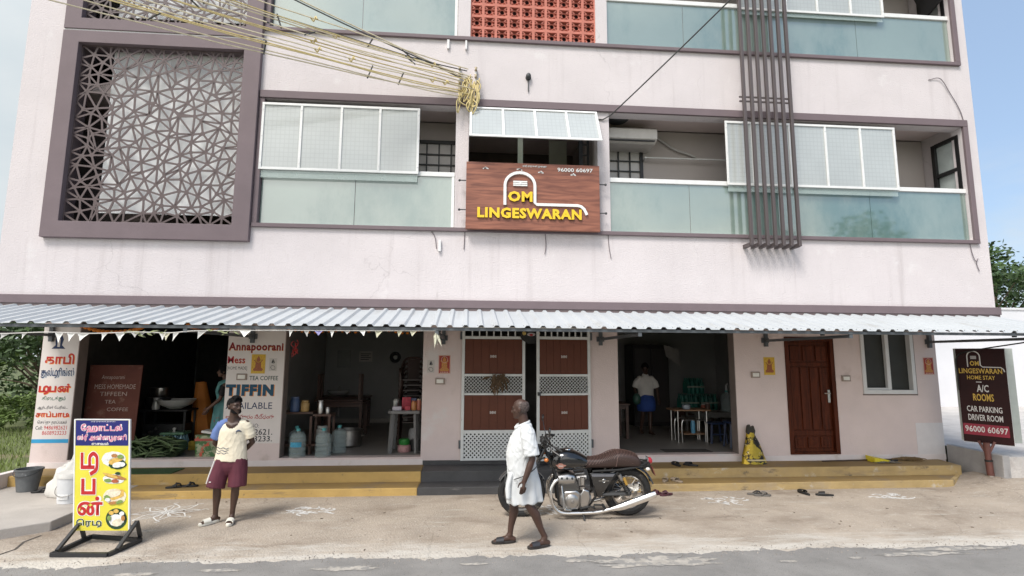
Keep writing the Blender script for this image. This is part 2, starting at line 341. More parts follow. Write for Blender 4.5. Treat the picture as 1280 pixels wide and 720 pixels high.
# ---- entrance steps (ochre, black in the middle)
steps = bpy.data.objects.new('entrance_steps', None); COL.objects.link(steps); structure(steps, 'ochre painted entrance steps with a black painted middle')
BX0, BX1 = -.72, 2.35      # black part on the top step, wider below
def slope_seg(x):          # slanting paint border on the low step
    return x
g = MB(); g.prism([(-7.0, .36), (BX0, .36), (BX0, 1.0), (-7.0, 1.0)], -.02, .28, 'z'); build('upper_step', g, ochre, steps, bevel=.01)
g = MB(); g.prism([(BX1, .36), (8.74, .36), (8.86, .95), (8.86, 1.0), (BX1, 1.0)], -.02, .28, 'z'); build('upper_step', g, ochre_worn, steps, bevel=.01)
g = MB(); g.prism([(BX0 + .003, .355), (BX1 - .003, .355), (BX1 - .003, 1.0), (BX0 + .003, 1.0)], -.02, .283, 'z'); build('black_upper_step', g, black_step, steps, bevel=.008)
g = MB(); g.prism([(-5.06, -.07), (BX0 - .02, -.07), (BX0, .355), (-5.06, .355)], -.02, .122, 'z'); build('lower_step', g, ochre, steps, bevel=.01)
g = MB(); g.prism([(BX1 + .1, -.06), (8.2, -.03), (8.7, .355), (BX1, .355)], -.02, .122, 'z'); build('lower_step', g, ochre_worn, steps, bevel=.01)
g = MB(); g.prism([(BX0 - .017, -.072), (BX1 + .097, -.062), (BX1 - .003, .352), (BX0 + .003, .352)], -.02, .124, 'z'); build('black_lower_step', g, black_step, steps, bevel=.008)
# treads: brown worn paint, thin coats lying on the steps
g = MB(); g.prism([(-6.98, .375), (BX0 - .005, .375), (BX0 - .005, .93), (-6.98, .93)], .276, .284, 'z'); build('tread_coat', g, tread_brown, steps)
g = MB(); g.prism([(BX1 + .005, .375), (8.70, .375), (8.82, .93), (BX1 + .005, .93)], .276, .284, 'z'); build('tread_coat', g, tread_brown, steps)
g = MB(); g.prism([(-5.05, -.055), (BX0 - .03, -.055), (BX0 - .01, .35), (-5.05, .35)], .118, .126, 'z'); build('tread_coat', g, tread_brown, steps)
g = MB(); g.prism([(BX1 + .11, -.045), (8.15, -.015), (8.6, .35), (BX1 + .01, .35)], .118, .126, 'z'); build('tread_coat', g, tread_brown, steps)

# ================================================================ BUILDING
bld = thing('building', 'three storey lilac building with mauve bands, balconies and small shops under a metal awning', 'building', (1.0, 2.0, 0))
def wall_grid(xs0, xs1, z0, z1, holes, y0, y1):
    xs = sorted({xs0, xs1, *[v for h in holes for v in h[:2] if xs0 < v < xs1]}); zs = sorted({z0, z1, *[v for h in holes for v in h[2:] if z0 < v < z1]})
    sol = lambda i, j: 0 <= i < len(xs) - 1 and 0 <= j < len(zs) - 1 and not any(h[0] < (xs[i] + xs[i + 1]) / 2 < h[1] and h[2] < (zs[j] + zs[j + 1]) / 2 < h[3] for h in holes)
    m = MB(); ind = {}
    def V(x, y, z):
        k = (round(x, 5), round(y, 5), round(z, 5))
        if k not in ind: ind[k] = len(m.v); m.v.append(Vector(k))
        return ind[k]
    for i in range(len(xs) - 1):
        for j in range(len(zs) - 1):
            if not sol(i, j): continue
            a, b, c, d = xs[i], xs[i + 1], zs[j], zs[j + 1]
            m.f.append((V(a, y0, c), V(b, y0, c), V(b, y0, d), V(a, y0, d))); m.f.append((V(a, y1, c), V(a, y1, d), V(b, y1, d), V(b, y1, c)))
            if not sol(i - 1, j): m.f.append((V(a, y0, c), V(a, y0, d), V(a, y1, d), V(a, y1, c)))
            if not sol(i + 1, j): m.f.append((V(b, y0, c), V(b, y1, c), V(b, y1, d), V(b, y0, d)))
            if not sol(i, j - 1): m.f.append((V(a, y0, c), V(a, y1, c), V(b, y1, c), V(b, y0, c)))
            if not sol(i, j + 1): m.f.append((V(a, y0, d), V(b, y0, d), V(b, y1, d), V(a, y1, d)))
    return m
FH = 3.41
XL, XR = -7.25, 9.35
holes = []
for k in (0, 1):
    z0, z1 = 4.265 + FH * k, 6.40 + FH * k
    holes += [(-3.47, -.25, z0, z1), (-.03, 2.2, z0, z1), (2.41, 9.06, z0, z1)]
holes += [(-6.39, -3.78, 4.21, 7.2), (-6.39, -3.78, 7.62, 10.6)]
build('upper_wall', wall_grid(XL, XR, 2.926, 11.2, holes, 0, .22), plaster, bld)
# ground storey wall
GY = .95
gh = [(-6.57, -4.13, .41, 2.75), (-3.17, -.78, .41, 2.75), (-.09, 2.225, .30, 2.72), (2.75, 4.97, .41, 2.75), (5.95, 6.92, .39, 2.55), (7.46, 8.53, 1.485, 2.75)]
build('lower_wall', wall_grid(-7.15, 9.0, .0, 2.95, gh, GY, GY + .22), plaster_low, bld)
# plinth kerbs under the shop openings, slightly proud, plinth strip
g = MB()
for a, b in ((-7.17, -.74), (2.72, 9.0)): g.box(a, b, GY - .012, GY - .001, .279, .375)
build('plinth', g, white_low, bld)
g = MB(); g.box(-.74, 2.27, GY - .03, GY - .002, .27, .352); build('plinth', g, black_step, bld)
g = MB()
g.box(8.45, 9.0, GY - .004, GY - .001, .375, .95); build('whitewash_patch', g, M('whitewash', (.68, .65, .65), .85, var=.06), bld)
# brown jambs at the inner left edges of the openings
g = MB()
for x in (-6.569, -3.169): g.box(x, x + .012, GY + .002, GY + .218, .411, 2.74)
g.box(4.958, 4.969, GY + .002, GY + .218, .411, 2.74)
build('opening_jamb', g, M('jamb_brown', (.2, .165, .15), .8), bld)
# side, rear, roof and slabs
g = MB()
for a, b in ((XL, XL + .22), (XR - .22, XR)): g.box(a, b, .221, 12, 2.927, 11.2)
g.box(XL + .221, XR - .221, 11.78, 12, 2.927, 11.2)
build('side_wall', g, plaster, bld)
g = MB(); g.box(XL + .001, XR - .001, .22, 11.77, 2.928, 3.12)
for z in (6.53, 6.53 + FH): g.box(-3.5, XR - .222, .2205, 11.77, z, z + .16); g.box(XL + .222, -3.501, .32, 11.77, z, z + .16)
build('floor_slab', g, plaster_low, bld)
g = MB(); g.box(-7.15, -6.93, GY + .221, 12, 0, 2.925); g.box(8.78, 9.0, GY + .221, 12, 0, 2.925); g.box(-6.92, 8.77, 11.8, 12, 0, 2.925)
build('lower_side_wall', g, plaster_low, bld)
# rooms
g = MB(); g.box(-6.92, 8.77, GY + .01, 11.79, .20, .405); build('shop_floor', g, int_floor, bld)
g = MB()
g.box(-6.91, -4.0, 5.6, 5.7, .41, 2.92)                      # back of the left shop
g.box(-3.95, -3.8, GY + .225, 6.2, .41, 2.92)                 # partition left / middle
g.box(-3.79, -.55, 6.2, 6.3, .41, 2.92)
g.box(-.5, -.35, GY + .225, 6.2, .41, 2.92)
g.box(2.4, 2.55, GY + .225, 6.5, .41, 2.92)
g.box(2.56, 7.2, 6.2, 6.3, .41, 2.92)
g.box(7.05, 7.2, GY + .5, 6.19, .41, 2.92)
build('partition_wall', g, int_wall, bld)
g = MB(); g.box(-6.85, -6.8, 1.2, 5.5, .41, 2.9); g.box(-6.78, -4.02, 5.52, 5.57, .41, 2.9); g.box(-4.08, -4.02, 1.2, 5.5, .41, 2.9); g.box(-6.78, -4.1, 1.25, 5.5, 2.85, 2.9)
build('dark_lining', g, M('lining_dark', (.06, .055, .05), .95, var=.3), bld)  # near-black sheets inside the walls and ceiling of the left shop
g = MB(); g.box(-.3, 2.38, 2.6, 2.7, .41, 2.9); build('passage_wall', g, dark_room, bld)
g = MB(); g.box(-3.75, -.55, 6.17, 6.195, .41, .52); g.box(2.6, 7.0, 6.17, 6.195, .41, .5); build('skirting', g, M('skirting', (.5, .48, .44), .6), bld)
# trim: fascia, bands, frames
g = MB(); g.box(XL - .02, XR + .06, -.05, -.001, 2.922, 3.053); g.box(XR + .002, XR + .06, .0, 4, 2.922, 3.053); build('fascia_band', g, mauve, bld, bevel=.006)
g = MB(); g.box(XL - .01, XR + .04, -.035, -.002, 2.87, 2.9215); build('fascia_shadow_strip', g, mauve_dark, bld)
for k in (0, 1):
    dz = FH * k; g = MB()
    g.box(-3.5, 9.155, -.05, .04, 4.20 + dz, 4.2645 + dz); g.box(-3.5, 9.155, -.05, .04, 6.402 + dz, 6.53 + dz)
    g.box(9.062, 9.155, -.048, .219, 4.265 + dz, 6.4015 + dz); g.box(-3.505, -3.42, -.03, .1, 4.265 + dz, 6.4015 + dz)
    build('balcony_band', g, mauve, bld, bevel=.006)
# mauve screen frames
def frame_ring(x0, x1, z0, z1, a0, a1, b0, b1, y0, y1):
    m = MB(); o = [(x0, z0), (x1, z0), (x1, z1), (x0, z1)]; i = [(a0, b0), (a1, b0), (a1, b1), (a0, b1)]
    return m.rings([[(a, y0, b) for a, b in o], [(a, y0, b) for a, b in i], [(a, y1, b) for a, b in i], [(a, y1, b) for a, b in o]], closed=True)
for k in (0, 1):
    z0, z1, b0, b1 = ((3.95, 7.40, 4.21, 7.195), (7.432, 10.86, 7.62, 10.6))[k]
    build('screen_frame', frame_ring(-6.64, -3.511, z0, z1, -6.385, -3.785, b0, b1, -.09, .24), mauve, bld, bevel=.006)
g = MB(); g.box(-6.64, -3.511, -.07, -.001, 7.4015, 7.431); build('drip_line', g, white_paint, bld)
# ---------------------------------------------------------------- lettering
_dg = None
def text_mesh(body, bold=0, depth=0, shear=0, res=2):
    c = bpy.data.curves.new('t', 'FONT'); c.body = body; c.offset = bold; c.shear = shear; c.resolution_u = res
    c.extrude = depth; c.fill_mode = 'BOTH'; c.space_character = 1 + max(0, bold - .012) * 3.2
    o = bpy.data.objects.new('t', c); COL.objects.link(o)
    dg = bpy.context.evaluated_depsgraph_get()
    me = bpy.data.meshes.new_from_object(o.evaluated_get(dg)); bpy.data.objects.remove(o); bpy.data.curves.remove(c)
    return me
def text(body, x0, x1, z0, z1, fn, m, parent, bold=0, depth=0, shear=0, name='lettering', d0=0):
    """writes body fitted into the rectangle; fn(u, v, d) -> point, d towards the viewer"""
    me = text_mesh(body, bold, depth if depth else 0, shear)
    xs = [v.co.x for v in me.vertices]; ys = [v.co.y for v in me.vertices]
    a, b, c, d = min(xs), max(xs), min(ys), max(ys); o0 = off(parent)
    for v in me.vertices:
        u = x0 + (v.co.x - a) / (b - a) * (x1 - x0); w_ = z0 + (v.co.y - c) / (d - c) * (z1 - z0)
        v.co = Vector(fn(u, w_, d0 + (v.co.z + depth))) - o0
    me.name = name; me.materials.clear(); me.materials.append(m)
    o = bpy.data.objects.new(name, me); COL.objects.link(o); o.parent = parent
    return o
# Tamil ligatures drawn as brush strokes (font units); the rest comes from the built-in letters
def _L(*p): return [p]
LIG = {'\u2460': ([[(.08, .55), (.08, .03), (.72, .03)], [(.5, .03), (.5, .38), (.57, .5), (.7, .56), (.83, .5), (.9, .38), (.9, .06), (.82, -.1), (.58, -.22)]], .98),          # ti
       '\u2461': ([[(.08, .55), (.08, .03), (.5, .03), (.68, .1), (.76, .26), (.7, .44), (.57, .5), (.48, .4), (.5, .25), (.64, .12), (.86, .06)]], .92),                              # tu
       '\u2462': ([[(.06, .5), (.8, .5)], [(.42, .55), (.42, .0)], [(.42, .2), (.3, .34), (.14, .3), (.1, .14), (.2, .04), (.36, .08), (.5, .3), (.68, .34), (.8, .22), (.78, .02), (.6, -.16), (.3, -.2), (.08, -.1)]], .9),   # ku
       '\u2463': ([[(.06, .5), (.8, .5)], [(.42, .55), (.42, .0)], [(.42, .2), (.3, .34), (.14, .3), (.1, .14), (.2, .04), (.36, .08), (.5, .3), (.68, .34), (.8, .22), (.78, .02), (.6, -.16), (.3, -.2), (.1, -.1)], [(.8, .22), (.95, .34), (1.05, .2), (1.0, -.16)]], 1.15),   # kuu
       '\u2464': ([[(.08, .55), (.08, .03), (.55, .03), (.55, .55)], [(.55, .03), (.7, -.1), (.6, -.24), (.3, -.24), (.16, -.14)], [(.7, -.1), (.84, .02), (.86, .3)]], .95)}        # puu
def smooth2(pts, n=5):
    if len(pts) < 4: return pts
    P = [Vector((a, b)) for a, b in pts]; P = [2 * P[0] - P[1]] + P + [2 * P[-1] - P[-2]]; o = []
    for i in range(1, len(P) - 2):
        for k in range(n):
            t = k / n; a, b, c, d = P[i - 1:i + 3]; v = .5 * ((2 * b) + (c - a) * t + (2 * a - 5 * b + 4 * c - d) * t * t + (3 * b - a - 3 * c + d) * t ** 3); o.append((v.x, v.y))
    o.append(pts[-1]); return o
_text_mesh0 = text_mesh
def text_mesh(body, bold=0, depth=0, shear=0, res=2):
    if not any(c in LIG for c in body): return _text_mesh0(body, bold, depth, shear, res)
    V_, F_, cur, buf = [], [], 0, ''
    def flush():
        nonlocal cur, buf
        if not buf: return
        me = _text_mesh0(buf, bold, 0, 0, res); b = len(V_); xs = [v.co.x for v in me.vertices]; mnx = min(xs)
        V_.extend([(v.co.x - mnx + cur, v.co.y, 0) for v in me.vertices]); F_.extend([tuple(b + i for i in p.vertices) for p in me.polygons]); cur += max(xs) - mnx + .09; buf = ''
    for ch in body:
        if ch not in LIG: buf += ch; continue
        flush(); st, adv = LIG[ch]; hw = .045 + bold
        for s in st:
            q = smooth2(s) if len(s) > 3 else s
            for i, ((ax, ay), (bx, by)) in enumerate(zip(q, q[1:])):
                d = Vector((bx - ax, by - ay)); 
                if d.length < 1e-6: continue
                d.normalize(); n_ = Vector((-d.y, d.x)) * hw; e = d * hw * .7; b = len(V_); z = i * .00002
                V_.extend([(cur + ax - e.x + n_.x, ay - e.y + n_.y, z), (cur + ax - e.x - n_.x, ay - e.y - n_.y, z), (cur + bx + e.x - n_.x, by + e.y - n_.y, z), (cur + bx + e.x + n_.x, by + e.y + n_.y, z)]); F_.append((b, b + 1, b + 2, b + 3))
        cur += adv
    flush()
    me = bpy.data.meshes.new('t'); me.from_pydata(V_, [], F_); return me
def front(y): return lambda u, v, d: (u, y - d, v)
paint = lambda n, c: M('lettering_' + n, c, .7, var=.12, scale=8)
RED, NAVY, GREEN, DARK, MAROON, BLUE, YEL, WHITE = paint('red', (.5, .018, .02)), paint('navy', (.02, .035, .1)), paint('green', (.02, .12, .06)), paint('dark', (.025, .03, .035)), paint('maroon', (.2, .012, .02)), paint('teal_blue', (.012, .07, .13)), paint('yellow', (.75, .5, .02)), paint('white', (.8, .8, .8))

# ---------------------------------------------------------------- perforated mauve screens
from mathutils.geometry import delaunay_2d_cdt
def web_screen(x0, x1, z0, z1, y, seed, sp=.20):
    rn = random.Random(seed); pts = []
    nxx, nzz = int((x1 - x0) / sp), int((z1 - z0) / (sp * .92))
    for i in range(nxx + 1):
        for j in range(nzz + 1):
            px, pz = x0 + (x1 - x0) * i / nxx, z0 + (z1 - z0) * j / nzz
            if 0 < i < nxx: px += rn.uniform(-.42, .42) * sp
            if 0 < j < nzz: pz += rn.uniform(-.42, .42) * sp
            pts.append(Vector((px, pz)))
    vv, _, ff, *_r = delaunay_2d_cdt(pts, [], [], 0, 1e-5)
    m = MB(); t = .012
    for f in ff:
        P = [vv[i] for i in f]
        cen = (P[0] + P[1] + P[2]) / 3
        n2 = 3; inner = []; ok = True
        hw, hub = .0105, .032
        for i in range(3):
            A, B, Cc = P[i], P[(i + 1) % 3], P[(i + 2) % 3]
            d = (B - A).normalized(); nn = Vector((-d.y, d.x))
            if nn.dot(cen - A) < 0: nn = -nn
            L = (B - A).length
            if nn.dot(Cc - A) < .045: ok = False
            h = min(hub, L * .26)
            inner += [(i, A + d * h + nn * hw * 1.25), ((i + 1) % 3, B - d * h + nn * hw * 1.25)]
        if not ok:
            m.add([(p.x, y, p.y) for p in P] + [(p.x, y + t, p.y) for p in P], [(0, 1, 2), (5, 4, 3)]); continue
        # pull inner corner points together so corners stay inside
        Q = [q.copy() for _, q in inner]
        for i in range(6):
            Q[i] = Q[i].lerp(cen, .03)
        b = len(m.v)
        for yy in (y, y + t):
            m.v += [Vector((p.x, yy, p.y)) for p in P] + [Vector((q.x, yy, q.y)) for q in Q]
        for s_ in (0, 9):
            for i in range(3):
                m.f.append((b + s_ + i, b + s_ + (i + 1) % 3, b + s_ + 3 + 2 * i + 1, b + s_ + 3 + 2 * i))
                m.f.append((b + s_ + i, b + s_ + 3 + 2 * i, b + s_ + 3 + (2 * i - 1) % 6))
        for i in range(6): m.f.append((b + 3 + i, b + 3 + (i + 1) % 6, b + 12 + (i + 1) % 6, b + 12 + i))
    return m
screen_paint = M('screen_paint', (.10, .072, .072), .55, var=.1)
for k in (0, 1):
    z0, z1 = ((4.213, 7.193), (7.623, 10.597))[k]
    build('perforated_screen', web_screen(-6.382, -3.788, z0, z1, .0, 3 + k, .185), screen_paint, bld)
    g = MB(); g.box(-5.98, -3.787, .17, .177, z0 + .2, z1 + .02); build('white_backing_sheet', g, M('white_sheet', (.93, .94, .95), .6, var=.02, scale=.8), bld)
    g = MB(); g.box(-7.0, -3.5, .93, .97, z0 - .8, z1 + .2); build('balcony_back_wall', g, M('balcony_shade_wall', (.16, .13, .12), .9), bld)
    g = MB(); g.box(-3.62, -3.5, .24, .92, z0 - .8, z1 + .2); build('balcony_partition', g, plaster_low, bld)

# ---------------------------------------------------------------- balconies
frost = M('frosted_glass', (.225, .29, .255), .2, var=.12, scale=.5, coat=1, spec=.6, cior=2.3, stain=[((.10, .18, .165), .55, .45, .68, (1, 1, .5))])
glassy = M('window_glass', (.03, .035, .035), .06, spec=.8, var=.05)
bal_wall = M('balcony_wall', (.47, .42, .4), .85, var=.06, scale=1.5)
frame_black = M('black_window_frame', (.012, .012, .013), .4)
def poly_sheet():
    m = M('polycarbonate', (.56, .585, .575), .2, var=.12, scale=1.1, coat=1, cior=1.7); nt = m.node_tree; N, L = nt.nodes, nt.links; P = N['Principled BSDF']
    t = N.new('ShaderNodeTexCoord'); outs = []
    s = N.new('ShaderNodeSeparateXYZ'); L.new(t.outputs['Object'], s.inputs[0])
    for ax, fr in (('Z', 13), ('X', 14)):
        q = N.new('ShaderNodeMath'); q.operation = 'MULTIPLY'; q.inputs[1].default_value = fr; L.new(s.outputs[ax], q.inputs[0])
        f = N.new('ShaderNodeMath'); f.operation = 'FRACT'; L.new(q.outputs[0], f.inputs[0])
        g_ = N.new('ShaderNodeMath'); g_.operation = 'LESS_THAN'; g_.inputs[1].default_value = .16; L.new(f.outputs[0], g_.inputs[0]); outs.append(g_)
    mxx = N.new('ShaderNodeMath'); mxx.operation = 'MAXIMUM'; L.new(outs[0].outputs[0], mxx.inputs[0]); L.new(outs[1].outputs[0], mxx.inputs[1])
    mu = N.new('ShaderNodeMath'); mu.operation = 'MULTIPLY'; mu.inputs[1].default_value = .2; L.new(mxx.outputs[0], mu.inputs[0])
    base = P.inputs['Base Color'].links[0].from_socket
    x = N.new('ShaderNodeMix'); x.data_type = 'RGBA'; L.new(mu.outputs[0], x.inputs['Factor']); L.new(base, x.inputs[6]); x.inputs[7].default_value = (.3, .3, .3, 1)
    L.new(x.outputs[2], P.inputs['Base Color'])
    tr = N.new('ShaderNodeBsdfTransparent'); tr.inputs[0].default_value = (.9, .95, .95, 1)
    ms = N.new('ShaderNodeMixShader'); ms.inputs[0].default_value = .22; o = N['Material Output']
    L.new(P.outputs[0], ms.inputs[1]); L.new(tr.outputs[0], ms.inputs[2]); L.new(ms.outputs[0], o.inputs[0])
    return m
poly = poly_sheet()
skirt_m = M('clear_plastic_skirt', (.5, .6, .57), .2, var=.05, alpha=.4, coat=1)
def tilt(p, top, ang):      # rotates (x,y,z) about the x axis through top=(y,z)
    y, z = p[1] - top[0], p[2] - top[1]
    return (p[0], top[0] + y * math.cos(ang) - z * math.sin(ang), top[1] + y * math.sin(ang) + z * math.cos(ang))
def panel(xs, z0, z1, ztop_y, ang, skirt, dz, mids=True):
    """hinged polycarbonate panel: xs are the bar positions"""
    y = ztop_y; T = lambda m: [setattr(m, 'v', [Vector(tilt(v, (y, z1), ang)) for v in m.v]), m][1]
    s = MB(); s.box(xs[0] + .012, xs[-1] - .012, y - .006, y + .002, z0 + .012, z1 - .012)
    po = build('hinged_panel', T(s), poly, bld)
    b = MB()
    for x in xs: b.box(x - .02, x + .02, y - .024, y - .0065, z0 + .0205, z1 - .0205)
    b.box(xs[0] - .021, xs[-1] + .021, y - .025, y - .0062, z0 - .02, z0 + .02); b.box(xs[0] - .021, xs[-1] + .021, y - .025, y - .0062, z1 - .02, z1 + .02)
    if mids:
        for i in range(len(xs)):
            for zz in (z0 + .1, (z0 + z1) / 2, z1 - .1): b.box(xs[i] - .012, xs[i] + .012, y - .03, y - .0242, zz - .008, zz + .008)
    build('panel_frame', T(b), alu, po, bevel=.003)
    if skirt:
        b = MB(); b.box(xs[0], xs[-1], y + .004, y + .007, z0 - skirt, z0 - .021); build('plastic_skirt', T(b), skirt_m, po)
for k in (0, 1):
    dz = FH * k
    g = MB(); g.box(-3.5, -.02, .95, 1.0, 3.1 + dz, 6.529 + dz); g.box(2.2, 9.12, .95, 1.0, 3.1 + dz, 6.529 + dz); build('balcony_back_wall', g, bal_wall, bld)
    # side walls beside the middle bay, dark bay interior
    g = MB(); g.box(-.12, -.04, .23, 2.4, 3.1 + dz, 6.528 + dz); g.box(2.24, 2.32, .23, 2.4, 3.1 + dz, 6.528 + dz); build('bay_side_wall', g, bal_wall, bld)
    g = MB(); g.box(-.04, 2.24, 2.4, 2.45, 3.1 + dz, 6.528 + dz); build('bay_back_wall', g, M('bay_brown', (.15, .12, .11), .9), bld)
    # glass railing: panes, top rail
    for a, b_, js in ((-3.415, -.255, (-1.9,)), (2.415, 9.058, (3.84, 5.4, 7.19))):
        e = [a, *js, b_]
        for p0, p1 in zip(e, e[1:]):
            g = MB(); g.box(p0 + .004, p1 - .004, .06, .072, 4.266 + dz, 5.155 + dz); build('railing_glass', g, frost, bld)
        g = MB(); g.box(a, b_, .03, .10, 5.156 + dz, 5.235 + dz); build('top_rail', g, alu, bld, bevel=.006)
        g = MB(); g.box(a, b_, .045, .09, 4.2655 + dz, 4.285 + dz); build('glass_channel', g, alu, bld)
        if a < 0:
            g = MB(); g.box(b_ - .05, b_ - .002, .035, .095, 4.286 + dz, 5.155 + dz); build('end_post', g, alu, bld, bevel=.004)
    # black window grilles on the back wall
    for x0, x1, z0, z1, nb in ((-1.03, -.13, 5.0, 6.15, 4), (2.38, 3.28, 5.0, 6.2, 4)):
        g = MB(); g.box(x0, x1, .942, .9495, z0 + dz, z1 + dz); wn_ = build('window_pane', g, M('bright_pane', (.55, .52, .5), .3), bld)
        g = MB()
        for x in (x0, x1): g.box(x - .03, x + .03, .90, .94, z0 + dz, z1 + dz)
        g.box(x0 + .0305, x1 - .0305, .90, .94, z1 - .06 + dz, z1 + dz)
        for i in range(1, nb): xx = x0 + (x1 - x0) * i / nb; g.box(xx - .012, xx + .012, .905, .935, z0 + dz, z1 - .061 + dz)
        for i in range(5): zz = z0 + .08 + i * .2; g.box(x0 + .031, x1 - .031, .91, .93, zz - .011 + dz, zz + .011 + dz)
        build('window_grille', g, frame_black, wn_)
    # black window on the right side wall (lower sash, opened vent on the upper floor)
    g = MB(); g.box(9.105, 9.112, .12, .66, 5.3 + dz, 6.3 + dz); sw = build('side_window', g, M('side_window_glass', (.5, .56, .55), .1, spec=.8), bld)
    g = MB()
    for y_ in (.12, .64): g.box(9.05, 9.104, y_ - .04, y_ + .04, 4.7 + dz, 6.3 + dz)
    for z_ in (6.27, 5.66, 4.72): g.box(9.052, 9.102, .1605, .5995, z_ - .035 + dz, z_ + .035 + dz)
    build('window_frame', g, frame_black, sw, bevel=.004)
    if k:
        g = MB(); g.add([tilt(v, (.1, 9.6), -.35) for v in [(8.9, .12, 8.95), (8.94, .12, 8.95), (8.94, .12, 9.6), (8.9, .12, 9.6), (8.9, .62, 8.95), (8.94, .62, 8.95), (8.94, .62, 9.6), (8.9, .62, 9.6)]],
              [(0, 1, 2, 3), (7, 6, 5, 4), (0, 4, 5, 1), (1, 5, 6, 2), (2, 6, 7, 3), (3, 7, 4, 0)]); build('open_vent', g, frame_black, sw)
# hinged panels: left, right pair, top right, tilted middle
panel([-3.43, -2.81, -2.155, -1.52, -.88], 5.185, 6.30, -.012, 0.0, .15, 0)
panel([4.52, 5.0, 5.7], 5.17, 6.31, -.012, 0, .13, 0)
panel([5.76, 6.37, 7.04, 7.69], 5.17, 6.31, -.014, 0, .13, 0)
panel([4.9, 5.3, 5.72], 8.52, 9.7, -.012, 0, .1, 1)
panel([5.79, 6.4, 7.06, 7.69], 8.52, 9.7, -.014, 0, .1, 1)
panel([0.0, .545, 1.09, 1.635, 2.16], 5.62, 6.345, -.065, -.5, 0, 0)
# middle bay of the first floor: white post, door leaf edge, pale inner wall
g = MB(); g.box(.84, .93, .3, .34, 4.27, 6.38); build('bay_post', g, M('pale_green_post', (.5, .54, .46), .6), bld)
g = MB(); g.box(1.55, 1.9, 1.3, 1.34, 4.2, 6.4); build('bay_panel', g, M('bay_pale_green', (.33, .33, .27), .8), bld)
# inner pale wall return at right bay edge
g = MB(); g.box(1.98, 2.05, .5, .54, 4.27, 6.4); g.box(2.13, 2.17, .5, .54, 4.27, 6.4)
for i in range(6): g.box(2.051, 2.129, .505, .535, 5.0 + i * .2, 5.022 + i * .2)
build('bay_grille', g, frame_black, bld)
# air conditioner body hung in the right balcony, ceiling lamp, rods and hose
ac = thing('air_conditioner', 'white wall mounted air conditioner under the ceiling of the right balcony', 'air conditioner', (2.9, .62, 6.15))
g = MB(); g.prism([(.38, 6.12), (.5, 6.06), (.94, 6.06), (.94, 6.36), (.5, 6.37), (.38, 6.3)], 2.42, 3.42, 'x'); build('housing', g, M('ac_plastic', (.6, .57, .54), .45), ac, bevel=.012)
g = MB(); g.box(2.46, 3.38, .40, .46, 6.085, 6.10); build('air_vent', g, dark_metal, ac)
g = MB(); g.box(3.39, 3.4, .5, .52, 6.1, 6.34); build('end_cap_seam', g, dark_metal, ac)
g = MB(); g.lathe([(.001, 6.46), (.16, 6.46), (.2, 6.49), (.2, 6.528)], (2.7, .45, 0), 20)
tag(build('ceiling_lamp', g, dark_metal, smooth=True), 'round dark ceiling lamp above the white air conditioner in the right balcony', 'lamp')
def arc(pts, n=8):
    """Catmull-Rom through pts"""
    P = [Vector(p) for p in pts]; P = [2 * P[0] - P[1]] + P + [2 * P[-1] - P[-2]]; out = []
    for i in range(1, len(P) - 2):
        for k in range(n):
            t = k / n; a, b, c, d = P[i - 1:i + 3]
            out.append(.5 * ((2 * b) + (c - a) * t + (2 * a - 5 * b + 4 * c - d) * t * t + (3 * b - a - 3 * c + d) * t ** 3))
    out.append(P[-2]); return out
g = MB(); g.tube(arc([(3.55, .93, 6.42), (3.7, .9, 6.3), (3.95, .9, 6.14), (4.2, .9, 6.06), (4.36, .9, 6.0)]), .026, 8)
build('drain_hose', g, M('hose_grey', (.45, .43, .41), .6), ac, smooth=True)
g = MB(); g.cyl((3.33, .8, 5.92), (5.5, .8, 5.93), .014, n=8); g.cyl((3.33, .8, 5.92), (3.33, .94, 5.92), .02, n=8); g.cyl((5.5, .8, 5.93), (5.5, .94, 5.93), .02, n=8)
build('drying_rod', g, alu, bld, smooth=True)

# ---------------------------------------------------------------- red jali block screen (second floor middle bay)
def jali():
    m = MB(); terr = []
    x0, x1, z0 = -.03, 2.2, 7.675; n = 10; s = (x1 - x0) / n; y0, y1 = .03, .12
    H = 8
    for i in range(n):
        for j in range(H):
            a, c = x0 + i * s, z0 + j * s; t = .022; e = .0008
            m.box(a + e, a + s - e, y0, y1, c + e, c + t); m.box(a + e, a + s - e, y0, y1, c + s - t, c + s - e)
            m.box(a + e, a + t, y0, y1, c + t + .0005, c + s - t - .0005); m.box(a + s - t, a + s - e, y0, y1, c + t + .0005, c + s - t - .0005)
            cx, cz = a + s / 2, c + s / 2; h = s / 2 - t
            for q in range(4):
                an = math.pi / 4 + q * math.pi / 2; d = Vector((math.cos(an), 0, math.sin(an)))
                m.beam(Vector((cx, (y0 + y1) / 2 + .003, cz)) + d * .048, Vector((cx, (y0 + y1) / 2 + .003, cz)) + d * h * 1.38, .013, y1 - y0 - .012, up=(0, 1, 0))
            m.tube([(cx + .05 * math.cos(2 * math.pi * q / 12), y0 + .045, cz + .05 * math.sin(2 * math.pi * q / 12)) for q in range(12)], .011, 4, closed=True)
            for dz_ in (-1, 1):
                m.box(cx - h + .004, cx - .05, y0 + .01, y1 - .01, cz + dz_ * .028 - .006, cz + dz_ * .028 + .006); m.box(cx + .05, cx + h - .004, y0 + .01, y1 - .01, cz + dz_ * .028 - .006, cz + dz_ * .028 + .006)
    return m
build('block_screen', jali(), M('terracotta_pink', (.55, .19, .14), .75, var=.15, scale=9), bld)
g = MB(); g.box(-.03, 2.2, .4, .45, 7.6, 10); build('block_screen_shade', g, M('screen_shadow', (.07, .03, .03), .9), bld)  # added dark sheet, stands in for the shade behind the blocks

